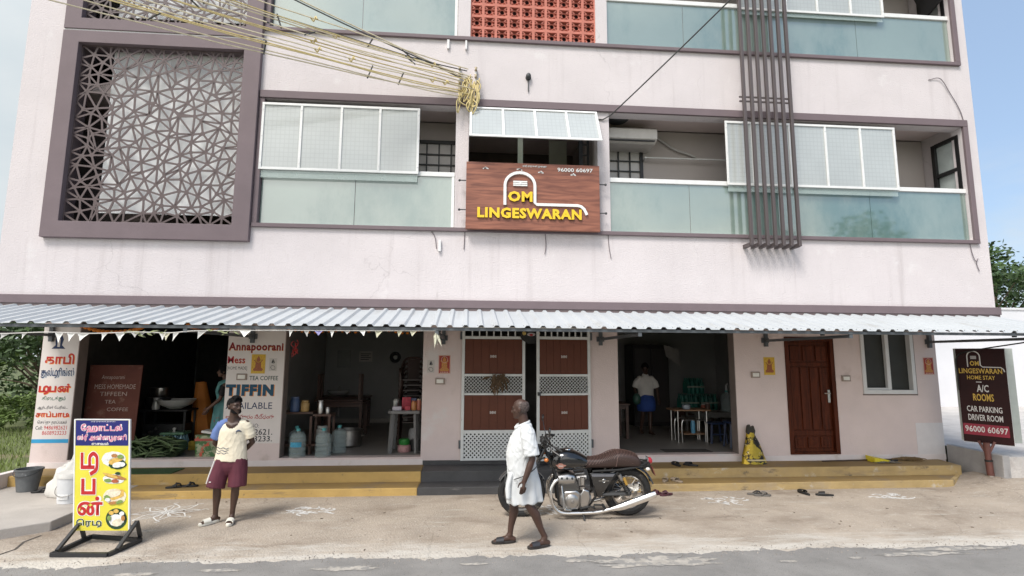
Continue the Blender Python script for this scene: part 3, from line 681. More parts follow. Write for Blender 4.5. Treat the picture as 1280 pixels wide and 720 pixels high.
# ---------------------------------------------------------------- brown vertical fins
for i in range(7):
    x = 4.765 + i * .1412
    g = MB(); g.box(x - .026, x + .026, -.275, -.22, 4.03, 11.0); fn_ = build('vertical_fin', g, fin_metal, bld, bevel=.005)
    g = MB()
    for z in (4.055, 10.2): g.box(x - .03, x + .03, -.219, .0 - .001, z - .03, z + .03)
    build('fin_bracket', g, fin_metal, fn_)
g = MB()
for z in (6.62, 6.70): g.box(4.7, 5.66, -.218, -.195, z - .012, z + .012)
build('fin_crossbar', g, fin_metal, bld)
# small fittings on the upper wall
g = MB(); g.cyl((.02 + .97, -.03, 6.98), (.99, -.0, 6.98), .05, n=14); g.ball((.99, -.05, 6.99), (.045, .04, .055)); g.box(.982, .996, -.03, -.01, 6.72, 6.96)
build('spot_lamp', g, dark_metal, bld, smooth=True)
g = MB(); g.box(-.115, -.085, -.05, -.002, 7.44, 7.595); g.box(-.5, -.46, -.05, -.002, 3.86, 4.05)
g.box(-.43, -.39, -.04, -.002, 7.44, 7.6)
build('drain_spout', g, white_paint, bld)
wire_m = M('thin_grey_wire', (.16, .13, .14), .6)
g = MB()
for pts in ([(-.62, -.01, 4.19), (-.56, -.02, 4.1), (-.53, -.02, 3.9)], [(1.28, -.01, 4.2), (1.29, -.02, 4.0), (1.27, -.02, 3.85)], [(2.36, -.01, 4.22), (2.37, -.01, 4.0), (2.4, -.015, 3.8)], [(-.07, -.01, 4.2), (-.08, -.015, 3.9)],
            [(8.5, -.01, 7.31), (8.72, -.03, 7.33), (8.9, -.02, 7.05), (9.05, -.02, 6.75), (9.12, -.01, 6.52)], [(8.98, -.01, 4.2), (9.0, -.02, 4.0), (9.05, -.02, 3.88), (9.1, -.02, 3.93), (9.06, -.02, 3.85), (9.1, -.02, 3.7)]):
    g.tube(arc(pts), .007, 5)
build('loose_wire', g, wire_m, bld)
g = MB(); g.cyl((-7.24, 2.2, 9.1), (-7.65, 2.2, 9.12), .06, n=10); build('drain_pipe', g, white_paint, bld, smooth=True)
g = MB(); g.prism([(-7.26, 5.2), (-8.6, 4.95), (-8.6, 4.9), (-7.26, 5.1)], 6.0, 9.0, 'y'); 
g.v = [Vector((v.x, v.y, v.z + 3.0)) for v in g.v]; build('side_sunshade', g, M('sunshade', (.2, .2, .21), .8), bld)
# ---------------------------------------------------------------- corrugated awning on steel arms
aw_m = M('awning_sheet', (.45, .475, .495), .5, var=.07, scale=1.2, spec=.25, stain=[((.36, .36, .355), 2.2, .52, .8, (2.5, .35, 1)), ((.27, .24, .21), 6, .64, .8, (2, .5, 1))])
def awning():
    xs = []; x0, x1 = -7.5, 9.36; p = .2147; k = math.floor((x0 + .027) / p) - 1
    prof = []
    while True:
        c = -.027 + k * p
        if c > x1 + .1: break
        for dx, h in ((-.046, 0), (-.02, .03), (.02, .03), (.046, 0)):
            if x0 <= c + dx <= x1: prof.append((c + dx, h))
        k += 1
    prof = [(x0, 0)] + prof + [(x1, 0)]
    m = MB(); rn = random.Random(2)
    zb, zf, yb, yf = 2.885, 2.535, -.002, -1.412; N = 5
    b = len(prof)
    for lay in (0, -.003):
        for i in range(N + 1):
            t = i / N
            for x, h in prof:
                dent = .006 * nz(x * 1.3, t * 2, 1) * t
                m.v.append(Vector((x, yb + (yf - yb) * t, zb + (zf - zb) * t + h + lay + dent)))
    L = (N + 1) * b
    for i in range(N):
        for j in range(b - 1):
            q = (i * b + j, i * b + j + 1, (i + 1) * b + j + 1, (i + 1) * b + j)
            m.f.append(q); m.f.append(tuple(L + t for t in reversed(q)))
    for j in range(b - 1):
        i = N; m.f.append((i * b + j, i * b + j + 1, L + i * b + j + 1, L + i * b + j))
    return m
aw = build('awning', awning(), aw_m, bld)
g = MB(); g.box(-7.45, 9.3, -1.38, -1.335, 2.488, 2.528); g.box(-7.45, 9.3, -.75, -.71, 2.655, 2.69); g.box(-7.45, 9.3, -.06, -.052, 2.83, 2.87)
build('awning_purlin', g, grey_metal, aw)
for x in (-7.0, -3.72, -.42, 2.43, 5.58, 8.86):
    g = MB(); g.box(x - .03, x + .03, .89, .945, 2.36, 2.66); g.box(x - .07, x + .07, .93, .948, 2.43, 2.52)
    g.beam((x, .89, 2.47), (x, -1.34, 2.46), .045, .045); g.box(x - .025, x + .025, -.75, -.71, 2.495, 2.654); g.box(x - .025, x + .025, -1.375, -1.345, 2.43, 2.486)
    build('awning_arm', g, grey_metal, aw)
g = MB()
for i in range(0, 79):
    x = -7.45 + i * .2147 + .08; g.lathe([(.0, .0), (.008, .0), (.009, .004), (.0, .008)], (x, -1.3, 2.5645), 6)
build('roof_screw', g, dark_metal, aw)

# ---------------------------------------------------------------- wooden name board above the awning
om_wood = wood('name_board_wood', (.33, .125, .075), (.15, .05, .032), 2.2, 'X', .5, 9)
sg = thing('name_board', 'wide wood grain board with yellow raised letters on the first floor balcony', 'sign', (1.06, -.1, 4.2))
g = MB(); g.box(-.06, 2.185, -.17, -.095, 4.222, 5.362); build('board', g, om_wood, sg, bevel=.004)
g = MB()
for z in (4.55, 5.05):
    g.box(-.17, -.061, -.13, -.115, z - .008, z + .008); g.box(2.186, 2.3, -.13, -.115, z - .008, z + .008); g.ball((-.17, -.12, z), .022, 8, 6); g.ball((2.3, -.12, z), .022, 8, 6)
build('mounting_bracket', g, dark_metal, sg)
side_dark = M('letter_side', (.05, .03, .012), .6); yel_face = M('letter_yellow', (.86, .56, .02), .4, var=.03); wht_face = M('letter_white', (.82, .82, .8), .4, var=.03)  # letter sides coloured dark brown to paint in their shadows
def raised(body, x0, x1, z0, z1, y, m, par, d=.03, bold=.045):
    text(body, x0, x1, z0, z1, front(y), side_dark, par, bold, d / 2 * 10, d0=0, name='letter_side') if False else None
    a = text_mesh(body, bold, 1)
    xs = [v.co.x for v in a.vertices]; ys = [v.co.y for v in a.vertices]; A, B, C_, D = min(xs), max(xs), min(ys), max(ys); o0 = off(par)
    for v in a.vertices:
        v.co = Vector((x0 + (v.co.x - A) / (B - A) * (x1 - x0), y - (d if v.co.z > 0 else 0.001), z0 + (v.co.y - C_) / (D - C_) * (z1 - z0))) - o0
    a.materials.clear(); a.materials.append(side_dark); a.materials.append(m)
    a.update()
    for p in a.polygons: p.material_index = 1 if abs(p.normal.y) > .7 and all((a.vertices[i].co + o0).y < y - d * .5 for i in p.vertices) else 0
    o = bpy.data.objects.new('raised_lettering', a); COL.objects.link(o); o.parent = par
    return o
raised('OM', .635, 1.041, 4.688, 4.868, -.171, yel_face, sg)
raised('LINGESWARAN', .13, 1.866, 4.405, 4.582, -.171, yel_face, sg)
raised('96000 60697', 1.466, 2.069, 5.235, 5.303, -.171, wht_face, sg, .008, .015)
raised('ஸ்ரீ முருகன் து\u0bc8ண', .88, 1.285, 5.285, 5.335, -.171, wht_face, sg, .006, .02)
def strip(path, wd, y, d):
    m = MB(); P = [Vector((a, 0, b)) for a, b in path]; rs = []
    for i, p in enumerate(P):
        t = (P[min(i + 1, len(P) - 1)] - P[max(i - 1, 0)]).normalized(); nn = Vector((-t.z, 0, t.x)) * wd / 2
        rs.append([p + nn + Vector((0, y, 0)), p - nn + Vector((0, y, 0)), p - nn + Vector((0, y - d, 0)), p + nn + Vector((0, y - d, 0))])
    return m.rings(rs)
def arch_path(x0, x1, zb0, zs, zt, zl, xe, n=14):
    cx, r = (x0 + x1) / 2, (x1 - x0) / 2
    p = [(x0, zb0), (x0, zs)] + [(cx - r * math.cos(math.pi * i / n), zs + (zt - zs) * math.sin(math.pi * i / n)) for i in range(1, n)] + [(x1, zs), (x1, zl + .03), (x1 + .03, zl)]
    return p
ap = arch_path(.583, 1.083, 4.63, 4.97, 5.19, 4.65, 1.8) + [(1.8, 4.65), (1.86, 4.635), (1.91, 4.59), (1.94, 4.53), (1.955, 4.495)]
build('arch_line', strip(ap, .046, -.171, .03), wht_face, sg)
g = MB()
for i in range(3): z = 4.972 + i * .032; g.box(.72, .955, -.195, -.1715, z - .011, z + .011)
g.lathe([(.0, 0), (.02, .0), (.02, .006), (.0, .006)], (.838, -.1955, 5.004), 10, axis=(0, -1, 0))
build('three_line_emblem', g, wht_face, sg)
g = MB()
for x, z, a in ((.26, 5.255, -.3), (.83, 5.252, .1), (1.19, 5.215, .2), (1.74, 5.19, .15)):
    for k in range(3): g.obb((x + k * .018 - .02, -.1735, z + .012 * nz(x, k, 0)), (.03, .0014, .008), Matrix.Rotation(a + k * .35 - .2, 3, 'Y'))
build('tape_scrap', g, wht_face, sg)

# ---------------------------------------------------------------- painted writing on the shop pillars
f0 = front(GY - .0015)
def T(body, x0, x1, z0, z1, m, bold=.02, shear=0): return text(body, x0, x1, z0, z1, f0, m, bld, bold, 0, shear, 'painted_lettering')
def outlined(body, x0, x1, z0, z1, m, m2, bold=.02, off_=(.010, -.010)):
    text(body, x0 + off_[0], x1 + off_[0], z0 + off_[1], z1 + off_[1], front(GY - .001), m2, bld, bold, 0, 0, 'letter_shadow')
    text(body, x0, x1, z0, z1, front(GY - .0025), m, bld, bold, 0, 0, 'painted_lettering')
pale_panel = M('white_sign_paint', (.70, .655, .63), .75, var=.06, scale=3)
g = MB(); g.box(-7.145, -6.575, GY - .0008, GY - .0002, .75, 2.62); g.box(-4.128, -3.175, GY - .0008, GY - .0002, .66, 2.62); build('sign_paint_ground', g, pale_panel, bld)
ORG = paint('orange', (.75, .3, .05))
outlined('காபி', -7.08, -6.62, 1.985, 2.165, RED, ORG, .028)
outlined('\u2463ல்\u2460ரிங்ஸ்', -7.12, -6.6, 1.745, 1.925, NAVY, paint('grey', (.5, .55, .6)), .02)
outlined('\u2460பன்', -7.13, -6.63, 1.475, 1.66, RED, ORG, .045)
T('கி\u0bc8டக்\u2462ம்', -7.06, -6.69, 1.365, 1.455, GREEN)
T('ஆர்டரின் \u0bc7பரில்...', -7.11, -6.64, 1.225, 1.295, DARK)
outlined('சாப்பா\u2461', -7.13, -6.6, 1.105, 1.205, RED, ORG, .025)
T('\u0bc6சய்து தரப்ப\u2461ம்', -7.09, -6.63, .985, 1.055, DARK)
T('Cell:', -7.11, -7.0, .905, .965, DARK, .01)
T('9486982621', -6.98, -6.62, .905, .97, RED, .005); T('8608923233', -7.0, -6.62, .82, .885, RED, .005)
g = MB(); g.box(-7.149, -6.576, GY - .003, GY - .001, .69, .752); build('blue_stripe', g, M('stripe_blue', (.03, .3, .55), .7, var=.1), bld)
g = MB(); g.prism([(-7.0, 2.24), (-6.78, 2.24), (-6.84, 2.3), (-6.82, 2.4), (-6.87, 2.5), (-6.92, 2.5), (-6.95, 2.4), (-6.94, 2.3)], GY - .0035, GY - .001); build('painted_emblem', g, NAVY, bld)
g = MB(); g.prism([(-6.91, 2.27), (-6.87, 2.27), (-6.87, 2.4), (-6.89, 2.43), (-6.91, 2.4)], GY - .005, GY - .0036); build('painted_emblem_detail', g, pale_panel, bld)
outlined('Annapoorani', -4.12, -3.2, 2.19, 2.37, MAROON, ORG, .035, (.004, -.006))
outlined('Mess', -4.12, -3.83, 2.01, 2.13, paint('bright_maroon', (.35, .01, .03)), ORG, .016, (.004, -.006))
T('[HOME MADE]', -4.12, -3.79, 1.885, 1.955, DARK, .0)
T('TEA COFFEE', -3.74, -3.26, 1.72, 1.795, paint('deep_green', (.015, .05, .04)), .012)
outlined('TIFFIN', -4.12, -3.32, 1.455, 1.65, BLUE, ORG, .07, (.014, -.008))
T('AVAILABLE', -4.1, -3.33, 1.235, 1.345, NAVY, .005)
T('అల్పాహారం సిద్ధంగా', -4.09, -3.29, 1.06, 1.15, paint('rose', (.4, .04, .04)), .01)
T('CONTACT NO:', -4.06, -3.53, .92, .99, DARK, -.005)
T('9486982621.', -4.02, -3.3, .80, .90, DARK, .01); T('8608923233.', -4.02, -3.3, .69, .785, DARK, .01)

# ---------------------------------------------------------------- white iron gate with brown panels
gate_white = M('gate_white', (.68, .70, .69), .5, var=.1, scale=6, stain=[((.4, .38, .34), 7, .62, .8)])
brown_pl = M('gate_brown_panel', (.125, .042, .024), .6, spec=.3, var=.12, scale=3, stain=[((.08, .026, .016), 1.2, .5, .8, (1, 1, .3))])
gate = thing('gate', 'white iron double gate with brown boards and lattice strips, right leaf ajar', 'gate', (1.07, .9, .35))
def leaf(w_, par):
    """leaf with hinge at local x=0 growing along +x, bottom z=0, thickness along y"""
    H = 2.33; t = .02; fr = .05
    m = MB()
    m.box(0, fr, -t, t, 0, H); m.box(w_ - fr, w_, -t, t, 0, H)
    for z0, z1 in ((0, .035), (.46, .515), (1.12, 1.155), (1.45, 1.49), (2.11, 2.16), (2.30, 2.33)): m.box(fr + .0005, w_ - fr - .0005, -t + .001, t - .001, z0, z1)
    build('leaf_frame', m, gate_white, par, local=True, bevel=.003)
    for z0, z1 in ((.517, 1.118), (1.492, 2.108)):
        m = MB(); n = 7; s = (w_ - 2 * fr - .004) / n
        for i in range(n): m.box(fr + .002 + i * s + .0015, fr + .002 + (i + 1) * s - .0015, -.008, .006, z0, z1)
        build('brown_panel', m, brown_pl, par, local=True, bevel=.002)
        m = MB(); m.box(fr + .004, w_ - fr - .004, .0065, .012, z0, z1); build('panel_backing', m, M('panel_groove', (.06, .025, .018), .8), par, local=True)
        m = MB()
        for k in range(5): m.box(w_ / 2 - .06 + k * .022, w_ / 2 - .042 + k * .022, -.0115, -.0085, (z0 + z1) / 2 - .022 + .006 * (k % 2), (z0 + z1) / 2 + .024 - .007 * ((k * 3) % 2))
        build('paper_scrap', m, M('scrap_white', (.5, .45, .42), .8, var=.3, scale=30), par, local=True)
    m = MB(); n = 8
    for i in range(1, n): x = fr + (w_ - 2 * fr) * i / n; m.box(x - .011, x + .011, -.011, .011, 2.1605, 2.2995)
    build('top_bars', m, gate_white, par, local=True)
    m = MB(); z0, z1 = 1.157, 1.448; x0, x1 = fr + .001, w_ - fr - .001; h = z1 - z0; p = .062; k = -8
    def clip(xa, xb, up):
        pts = []
        for sgn in (0,):
            za, zb = (z0, z1) if up else (z1, z0)
            def at(x): return za + (zb - za) * (x - xa) / (xb - xa)
            l, r = max(xa, x0), min(xb, x1)
            if r - l < .01: return None
            return (l, at(l)), (r, at(r))
    while x0 + k * p < x1:
        for up in (0, 1):
            c = clip(x0 + k * p, x0 + k * p + h, up)
            if c: m.beam((c[0][0], (.004 if up else -.004), c[0][1]), (c[1][0], (.004 if up else -.004), c[1][1]), .008, .0078, up=(0, 1, 0))
        k += 1
    build('lattice_strip', m, gate_white, par, local=True)
    # perforated sheet with round holes in a diamond pattern
    m = MB(); z0, z1 = .0355, .4595; nz_ = 12; cz = (z1 - z0) / nz_; nx_ = round((x1 - x0) / cz); cx = (x1 - x0) / nx_; r = .0165
    for i in range(nx_):
        for j in range(nz_):
            a, b = x0 + i * cx, z0 + j * cz
            sq = [(a, b), (a + cx / 2, b), (a + cx, b), (a + cx, b + cz / 2), (a + cx, b + cz), (a + cx / 2, b + cz), (a, b + cz), (a, b + cz / 2)]
            if (i + j) % 2: m.add([(p_, -.004, q_) for p_, q_ in sq], [tuple(range(8))])
            else:
                cc = [(a + cx / 2 + r * math.cos(math.pi * (1.25 + .25 * q)), b + cz / 2 + r * math.sin(math.pi * (1.25 + .25 * q))) for q in range(8)]
                m.add([(p_, -.004, q_) for p_, q_ in sq] + [(p_, -.004, q_) for p_, q_ in cc] + [(p_, .002, q_) for p_, q_ in cc],
                      [(q, (q + 1) % 8, 8 + (q + 1) % 8, 8 + q) for q in range(8)] + [(8 + q, 8 + (q + 1) % 8, 16 + (q + 1) % 8, 16 + q) for q in range(8)])
    build('perforated_sheet', m, gate_white, par, local=True)
    m = MB(); m.box(x0, x1, .012, .016, .04, .46); build('hole_shade', m, M('gate_dark', (.03, .03, .03), .9), par, local=True)  # added dark sheet, stands in for the shade seen through the holes
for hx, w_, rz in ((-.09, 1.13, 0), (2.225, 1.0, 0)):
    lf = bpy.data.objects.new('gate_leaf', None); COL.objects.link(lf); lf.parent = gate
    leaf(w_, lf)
    lf.location = Vector((hx, .91, .35)) - gate.location
    if hx > 1:
        lf.scale = (-1, 1, 1); lf.rotation_euler = (0, 0, R(7))
g = MB()
for x in (-.105, 2.245):
    for z in (.62, 2.52): g.box(x - .022, x + .022, .90, .947, z - .07, z + .07)
build('hinge', g, grey_metal, gate)
g = MB(); g.box(1.245, 1.30, .73, .76, 1.47, 1.53); g.cyl((1.27, .73, 1.5), (1.27, .68, 1.5), .018, n=10); build('latch', g, dark_metal, gate)
# dried leaf bunch on the left leaf
rnd = random.Random(11); g = MB()
for i in range(46):
    c = Vector((.56 + rnd.uniform(-.13, .13), .86, 1.86 - abs(rnd.gauss(0, .1))))
    d = Vector((rnd.uniform(-.5, .5), -.25, rnd.uniform(-1.3, -.1))).normalized(); L = rnd.uniform(.12, .26); s_ = d.cross(Vector((0, 1, 0))).normalized() * rnd.uniform(.015, .028)
    tip = c + d * L; mid = c + d * L * .5 + Vector((0, -.02, 0))
    g.add([c, mid + s_, tip, mid - s_], [(0, 1, 2, 3)])
tag(build('dried_leaf_bunch', g, M('dry_leaf', (.13, .085, .05), .85, var=.4, scale=20)), 'bunch of dried brown leaves hung on the left leaf of the white gate', 'leaf bunch')
# painted guardian mask above the gate gap
mk = thing('mask', 'black painted mask with round yellow eyes hung above the gap of the white gate', 'mask', (1.14, .86, 2.42))
g = MB(); g.ball((1.14, .87, 2.55), (.2, .04, .16), 18, 12); g.prism([(1.0, 2.5), (1.28, 2.5), (1.2, 2.38), (1.08, 2.38)], .84, .89); build('face', g, black, mk, smooth=True)
for s_ in (-1, 1):
    g = MB(); g.ball((1.14 + s_ * .125, .83, 2.565), (.035, .012, .035), 12, 8); e = build('eye', g, M('mask_yellow', (.55, .4, .12), .5), mk, smooth=True)
g = MB(); g.ball((1.14, .825, 2.545), (.075, .014, .032), 14, 8); build('mouth', g, M('mask_white', (.55, .5, .5), .5), mk, smooth=True)
g = MB(); g.ball((1.14, .812, 2.535), (.035, .01, .02), 12, 8); build('tongue', g, M('mask_red', (.4, .02, .03), .5), mk, smooth=True)

# ---------------------------------------------------------------- wooden door, window, switches
dw = wood('door_wood', (.105, .025, .010), (.045, .011, .005), 2.4, 'Z', .35, 10)
door = MB(); door.box(5.95, 6.03, .93, 1.04, .392, 2.548); door.box(6.84, 6.92, .93, 1.04, .392, 2.548); door.box(6.031, 6.839, .93, 1.04, 2.47, 2.548); door.box(6.031, 6.839, .93, 1.04, .392, .43)
dw.node_tree.nodes['Principled BSDF'].inputs['Specular IOR Level'].default_value = .15
dr = build('door', MB().box(6.032, 6.838, 1.0, 1.035, .432, 2.468), dw, bld)
build('door_frame', door, dw, dr, bevel=.006)
g = MB()
for i in range(4):
    x = 6.06 + i * .192; g.box(x, x + .155, .975, .999, .83, 1.98)
for i in range(3):
    x = 6.07 + i * .255; g.box(x, x + .2, .975, .999, .50, .70); g.box(x + .045, x + .155, .965, .9745, .545, .655)
    g.box(x, x + .2, .975, .999, 2.1, 2.38)
g.box(6.033, 6.837, .985, .9995, .72, .81); g.box(6.033, 6.837, .985, .9995, 2.0, 2.07)
build('door_panel', g, dw, dr, bevel=.008)
g = MB(); g.box(6.755, 6.80, .955, .974, 1.33, 1.56); g.cyl((6.777, .955, 1.5), (6.777, .91, 1.5), .011, n=10); g.tube([(6.777, .91, 1.5), (6.7, .905, 1.5), (6.665, .915, 1.5)], .011, 8); g.cyl((6.777, .954, 1.38), (6.777, .945, 1.38), .012, n=10)
build('door_handle', g, steel, dr, smooth=True)
wf = build('window', MB().box(7.53, 8.46, 1.03, 1.036, 1.56, 2.72), M('insect_mesh', (.035, .037, .034), .5, spec=.4, var=.2, scale=3), bld)
g = MB(); g.box(7.462, 7.53, .925, 1.05, 1.487, 2.748); g.box(8.46, 8.528, .925, 1.05, 1.487, 2.748); g.box(7.531, 8.459, .925, 1.05, 1.487, 1.56); g.box(7.531, 8.459, .925, 1.05, 2.7, 2.748)
g.box(7.97, 8.03, .95, 1.02, 1.561, 2.699); g.box(8.031, 8.06, .97, 1.02, 1.561, 2.699); g.box(7.531, 7.97, .96, 1.02, 1.561, 1.60)
build('window_frame', g, M('upvc_white', (.66, .67, .67), .4, var=.05), wf, bevel=.004)
g = MB(); g.box(8.529, 8.55, .94, .949, 1.46, 2.75); g.box(7.45, 8.55, .94, .949, 1.462, 1.486); build('window_reveal', g, M('jamb_brown', (.2, .165, .15)), wf)
for x, z in ((5.354, 1.838), (7.127, 1.775), (-.472, 1.71), (-3.865, 1.778)):
    g = MB(); g.box(x - .085, x + .085, .925, .949, z - .055, z + .055); sw = build('switch_box', g, M('switch_brown', (.3, .24, .2), .5), bld, bevel=.004)
    g = MB(); g.box(x - .06, x + .06, .917, .9245, z - .033, z + .033); build('switch_plate', g, M('switch_white', (.75, .73, .68), .4), sw)
# posters: abstract seated figure on a coloured sheet
def poster(x, z, label, ground, fig, border, w_=.215, h=.33):
    p = thing('poster', label, 'poster', (x, .94, z - h / 2)); y = .9445
    g = MB(); g.box(x - w_ / 2, x + w_ / 2, y, y + .003, z - h / 2, z + h / 2); build('sheet', g, border, p)
    g = MB(); b = .014; g.box(x - w_ / 2 + b, x + w_ / 2 - b, y - .0008, y - .0002, z - h / 2 + b, z + h / 2 - b); build('printed_ground', g, ground, p)
    g = MB(); s = h / .33
    for pl in ([(-.07, -.12), (.07, -.12), (.085, -.09), (.05, -.06), (.045, .03), (.075, .06), (.06, .075), (.03, .05), (-.03, .05), (-.06, .075), (-.075, .06), (-.045, .03), (-.05, -.06), (-.085, -.09)],
               [(-.025, .052), (.025, .052), (.032, .08), (.02, .105), (0, .14), (-.02, .105), (-.032, .08)]):
        g.prism([(x + a * s, z + b_ * s) for a, b_ in pl], y - .0018, y - .0010)
    build('printed_figure', g, fig, p)
    g = MB(); g.tube([(x + .055 * s * math.cos(a), y - .001, z + .085 * s + .055 * s * math.sin(a)) for a in [2 * math.pi * k / 16 for k in range(16)]], .005, 4, closed=True)
    for k in range(5): g.ball((x + (-.06 + .03 * k) * s, y - .001, z - .138 * s), (.011, .002, .011), 8, 5)
    build('printed_halo', g, border, p)
py, pr_, pf, pf2, pw = M('poster_yellow', (.6, .36, .03), .5, var=.35, scale=40), M('poster_red', (.33, .03, .015), .5, var=.5, scale=45), M('poster_rust', (.3, .09, .03), .5, var=.4, scale=50), M('poster_gold', (.5, .22, .05), .5, var=.5, scale=60), M('poster_pink', (.62, .4, .33), .5)
poster(-3.605, 2.0, 'yellow deity poster pasted between the words on the tiffin shop pillar', py, pf, M('poster_lemon', (.62, .42, .05), .5), .235, .33)
poster(-.4, 2.005, 'red and gold deity poster on the pillar left of the white gate', pr_, pf2, pw)
poster(5.636, 2.0, 'yellow deity poster left of the brown wooden door', py, pf, M('poster_lemon', (.6, .4, .05), .5))
poster(8.822, 2.013, 'red and gold deity poster right of the white sliding window', pr_, pf2, pw)
for x, z, lb in ((-.64, 1.97, 'small pale line drawing sheet beside the red poster left of the gate'), (-3.36, 1.99, 'small pale line drawing sheet beside the yellow poster on the tiffin pillar')):
    p = thing('paper_sheet', lb, 'poster', (x, .94, z - .1)); g = MB(); g.box(x - .065, x + .065, .9455, .948, z - .11, z + .11); build('sheet', g, M('paper_pale', (.56, .53, .5), .7), p)
    g = MB()
    g.tube(arc([(x - .04, .945, z - .06), (x - .02, .945, z - .02), (x + .03, .945, z - .03), (x + .035, .945, z - .08), (x - .01, .945, z - .085), (x - .03, .945, z - .05)]), .003, 4)
    g.tube(arc([(x - .02, .945, z + .03), (x, .945, z + .085), (x + .025, .945, z + .03), (x - .02, .945, z + .03)]), .005, 4); g.ball((x, .945, z + .05), (.012, .002, .018), 8, 5)
    build('line_drawing', g, DARK, p)
# ================================================================ FREE STANDING SIGNS
# right: dark home stay board on a brown pipe, set at an angle
hs = thing('roadside_board', 'dark brown board on a brown pipe post listing rooms, parking and a phone number', 'sign', (9.0, .05, .1))
A_, B_ = Vector((8.79, .3, 0)), Vector((9.21, -.2, 0)); U_ = (B_ - A_).normalized(); NRM = Vector((U_.y, -U_.x, 0))   # towards the viewer
if NRM.y > 0: NRM = -NRM
sl = lambda u, v, d: A_ + U_ * u + NRM * d + Vector((0, 0, v - .016 * (u / .65) * (1 if v < 1.5 else .3)))
def sbox(u0, u1, v0, v1, d0, d1):
    m = MB(); vs = [sl(u, v, d) for d in (d0, d1) for u, v in ((u0, v0), (u1, v0), (u1, v1), (u0, v1))]
    return m.add(vs, [(0, 1, 2, 3), (7, 6, 5, 4), (0, 4, 5, 1), (1, 5, 6, 2), (2, 6, 7, 3), (3, 7, 4, 0)])
build('board', sbox(-.005, .655, .71, 2.328, -.03, 0), M('sign_maroon', (.026, .006, .006), .5, spec=.2, var=.25, scale=4), hs)
build('metal_rim', sbox(-.012, .662, .70, 2.336, -.034, -.0305), alu, hs)
build('red_band', sbox(.006, .61, .835, 1.025, .001, .002), M('band_red', (.26, .008, .03), .4), hs)
SY, SW = M('sign_gold', (.62, .40, .06), .5), M('sign_grey_white', (.66, .64, .62), .5)
for body, b, m, bo in (('OM', (.182, .305, 2.03, 2.115), SY, .03), ('LINGESWARAN', (.02, .60, 1.895, 1.985), SY, .02), ('HOME STAY', (.125, .50, 1.79, 1.86), SY, .01),
                       ('A/C', (.24, .40, 1.575, 1.70), SW, .02), ('ROOMS', (.18, .455, 1.425, 1.545), SY, .02), ('CAR PARKING', (.08, .547, 1.235, 1.335), SW, .015),
                       ('DRIVER ROOM', (.088, .545, 1.085, 1.19), SW, .015), ('96000 60697', (.03, .595, .885, .99), SW, .015)):
    text(body, *b, sl, m, hs, bo, d0=.003)
ap2 = arch_path(.15, .322, 2.01, 2.19, 2.285, 2.01, .57) + [(.59, 2.005), (.62, 1.975), (.633, 1.93)]
m = strip(ap2, .016, 0, 0); build('arch_line', (lambda q: [setattr(q, 'v', [sl(v.x, v.z, .003 + (.001 if i % 4 > 1 else 0)) for i, v in enumerate(q.v)]), q][1])(m), SW, hs)
for i in range(3): build('emblem_line', sbox(.195, .275, 2.15 + i * .02, 2.162 + i * .02, .002, .003), SW, hs)
for u in (.27, .285, .31): build('small_mark', sbox(u - .03, u + .005, 1.74, 1.755, .002, .003), SW, hs)
# blank pale rear sheet of the folded board
g = MB(); p0, p1 = A_ + Vector((.0, .04, 0)), Vector((9.6, .02, 0)); dd = Vector((0, .012, 0))
g.add([p0 + Vector((0, 0, .72)), p1 + Vector((0, 0, .70)), p1 + Vector((0, 0, 2.335)), p0 + Vector((0, 0, 2.335)), p0 + dd + Vector((0, 0, .72)), p1 + dd + Vector((0, 0, .70)), p1 + dd + Vector((0, 0, 2.335)), p0 + dd + Vector((0, 0, 2.335))],
      [(0, 1, 2, 3), (7, 6, 5, 4), (0, 4, 5, 1), (1, 5, 6, 2), (2, 6, 7, 3), (3, 7, 4, 0)])
build('blank_rear_sheet', g, M('pale_green_sheet', (.50, .54, .50), .4), hs)
pipe_m = M('brown_pipe', (.13, .05, .04), .45, var=.25, scale=9)
g = MB(); bp = (9.06, .06, .07)
g.tube([(8.955, .03, .12), (8.94, .03, .42)], .052, 14); g.tube([(8.94, .03, .43), (8.93, .03, .72)], [.045, .05], 14)
g.beam((8.935, .03, .5), (8.88, .12, .74), .035, .035); g.beam((8.935, .03, .5), (9.03, -.03, .74), .035, .035)
build('post', g, pipe_m, hs, smooth=True)
g = MB(); g.tube([(8.942, .03, .405), (8.94, .03, .435)], .056, 14); build('post_collar', g, black, hs)
g = MB(); g.lathe([(0, 0), (.06, 0), (.06, .02), (0, .02)], (8.955, .03, .155), 14); build('post_foot', g, steel, hs)
g = MB(); g.tube(arc([(8.86, -1.3, 2.5), (8.83, -1.0, 2.42), (8.79, -.1, 2.3), (8.77, .25, 2.2), (8.76, .27, 1.9), (8.77, .28, 1.6)]), .012, 6); build('cable', g, black, hs)

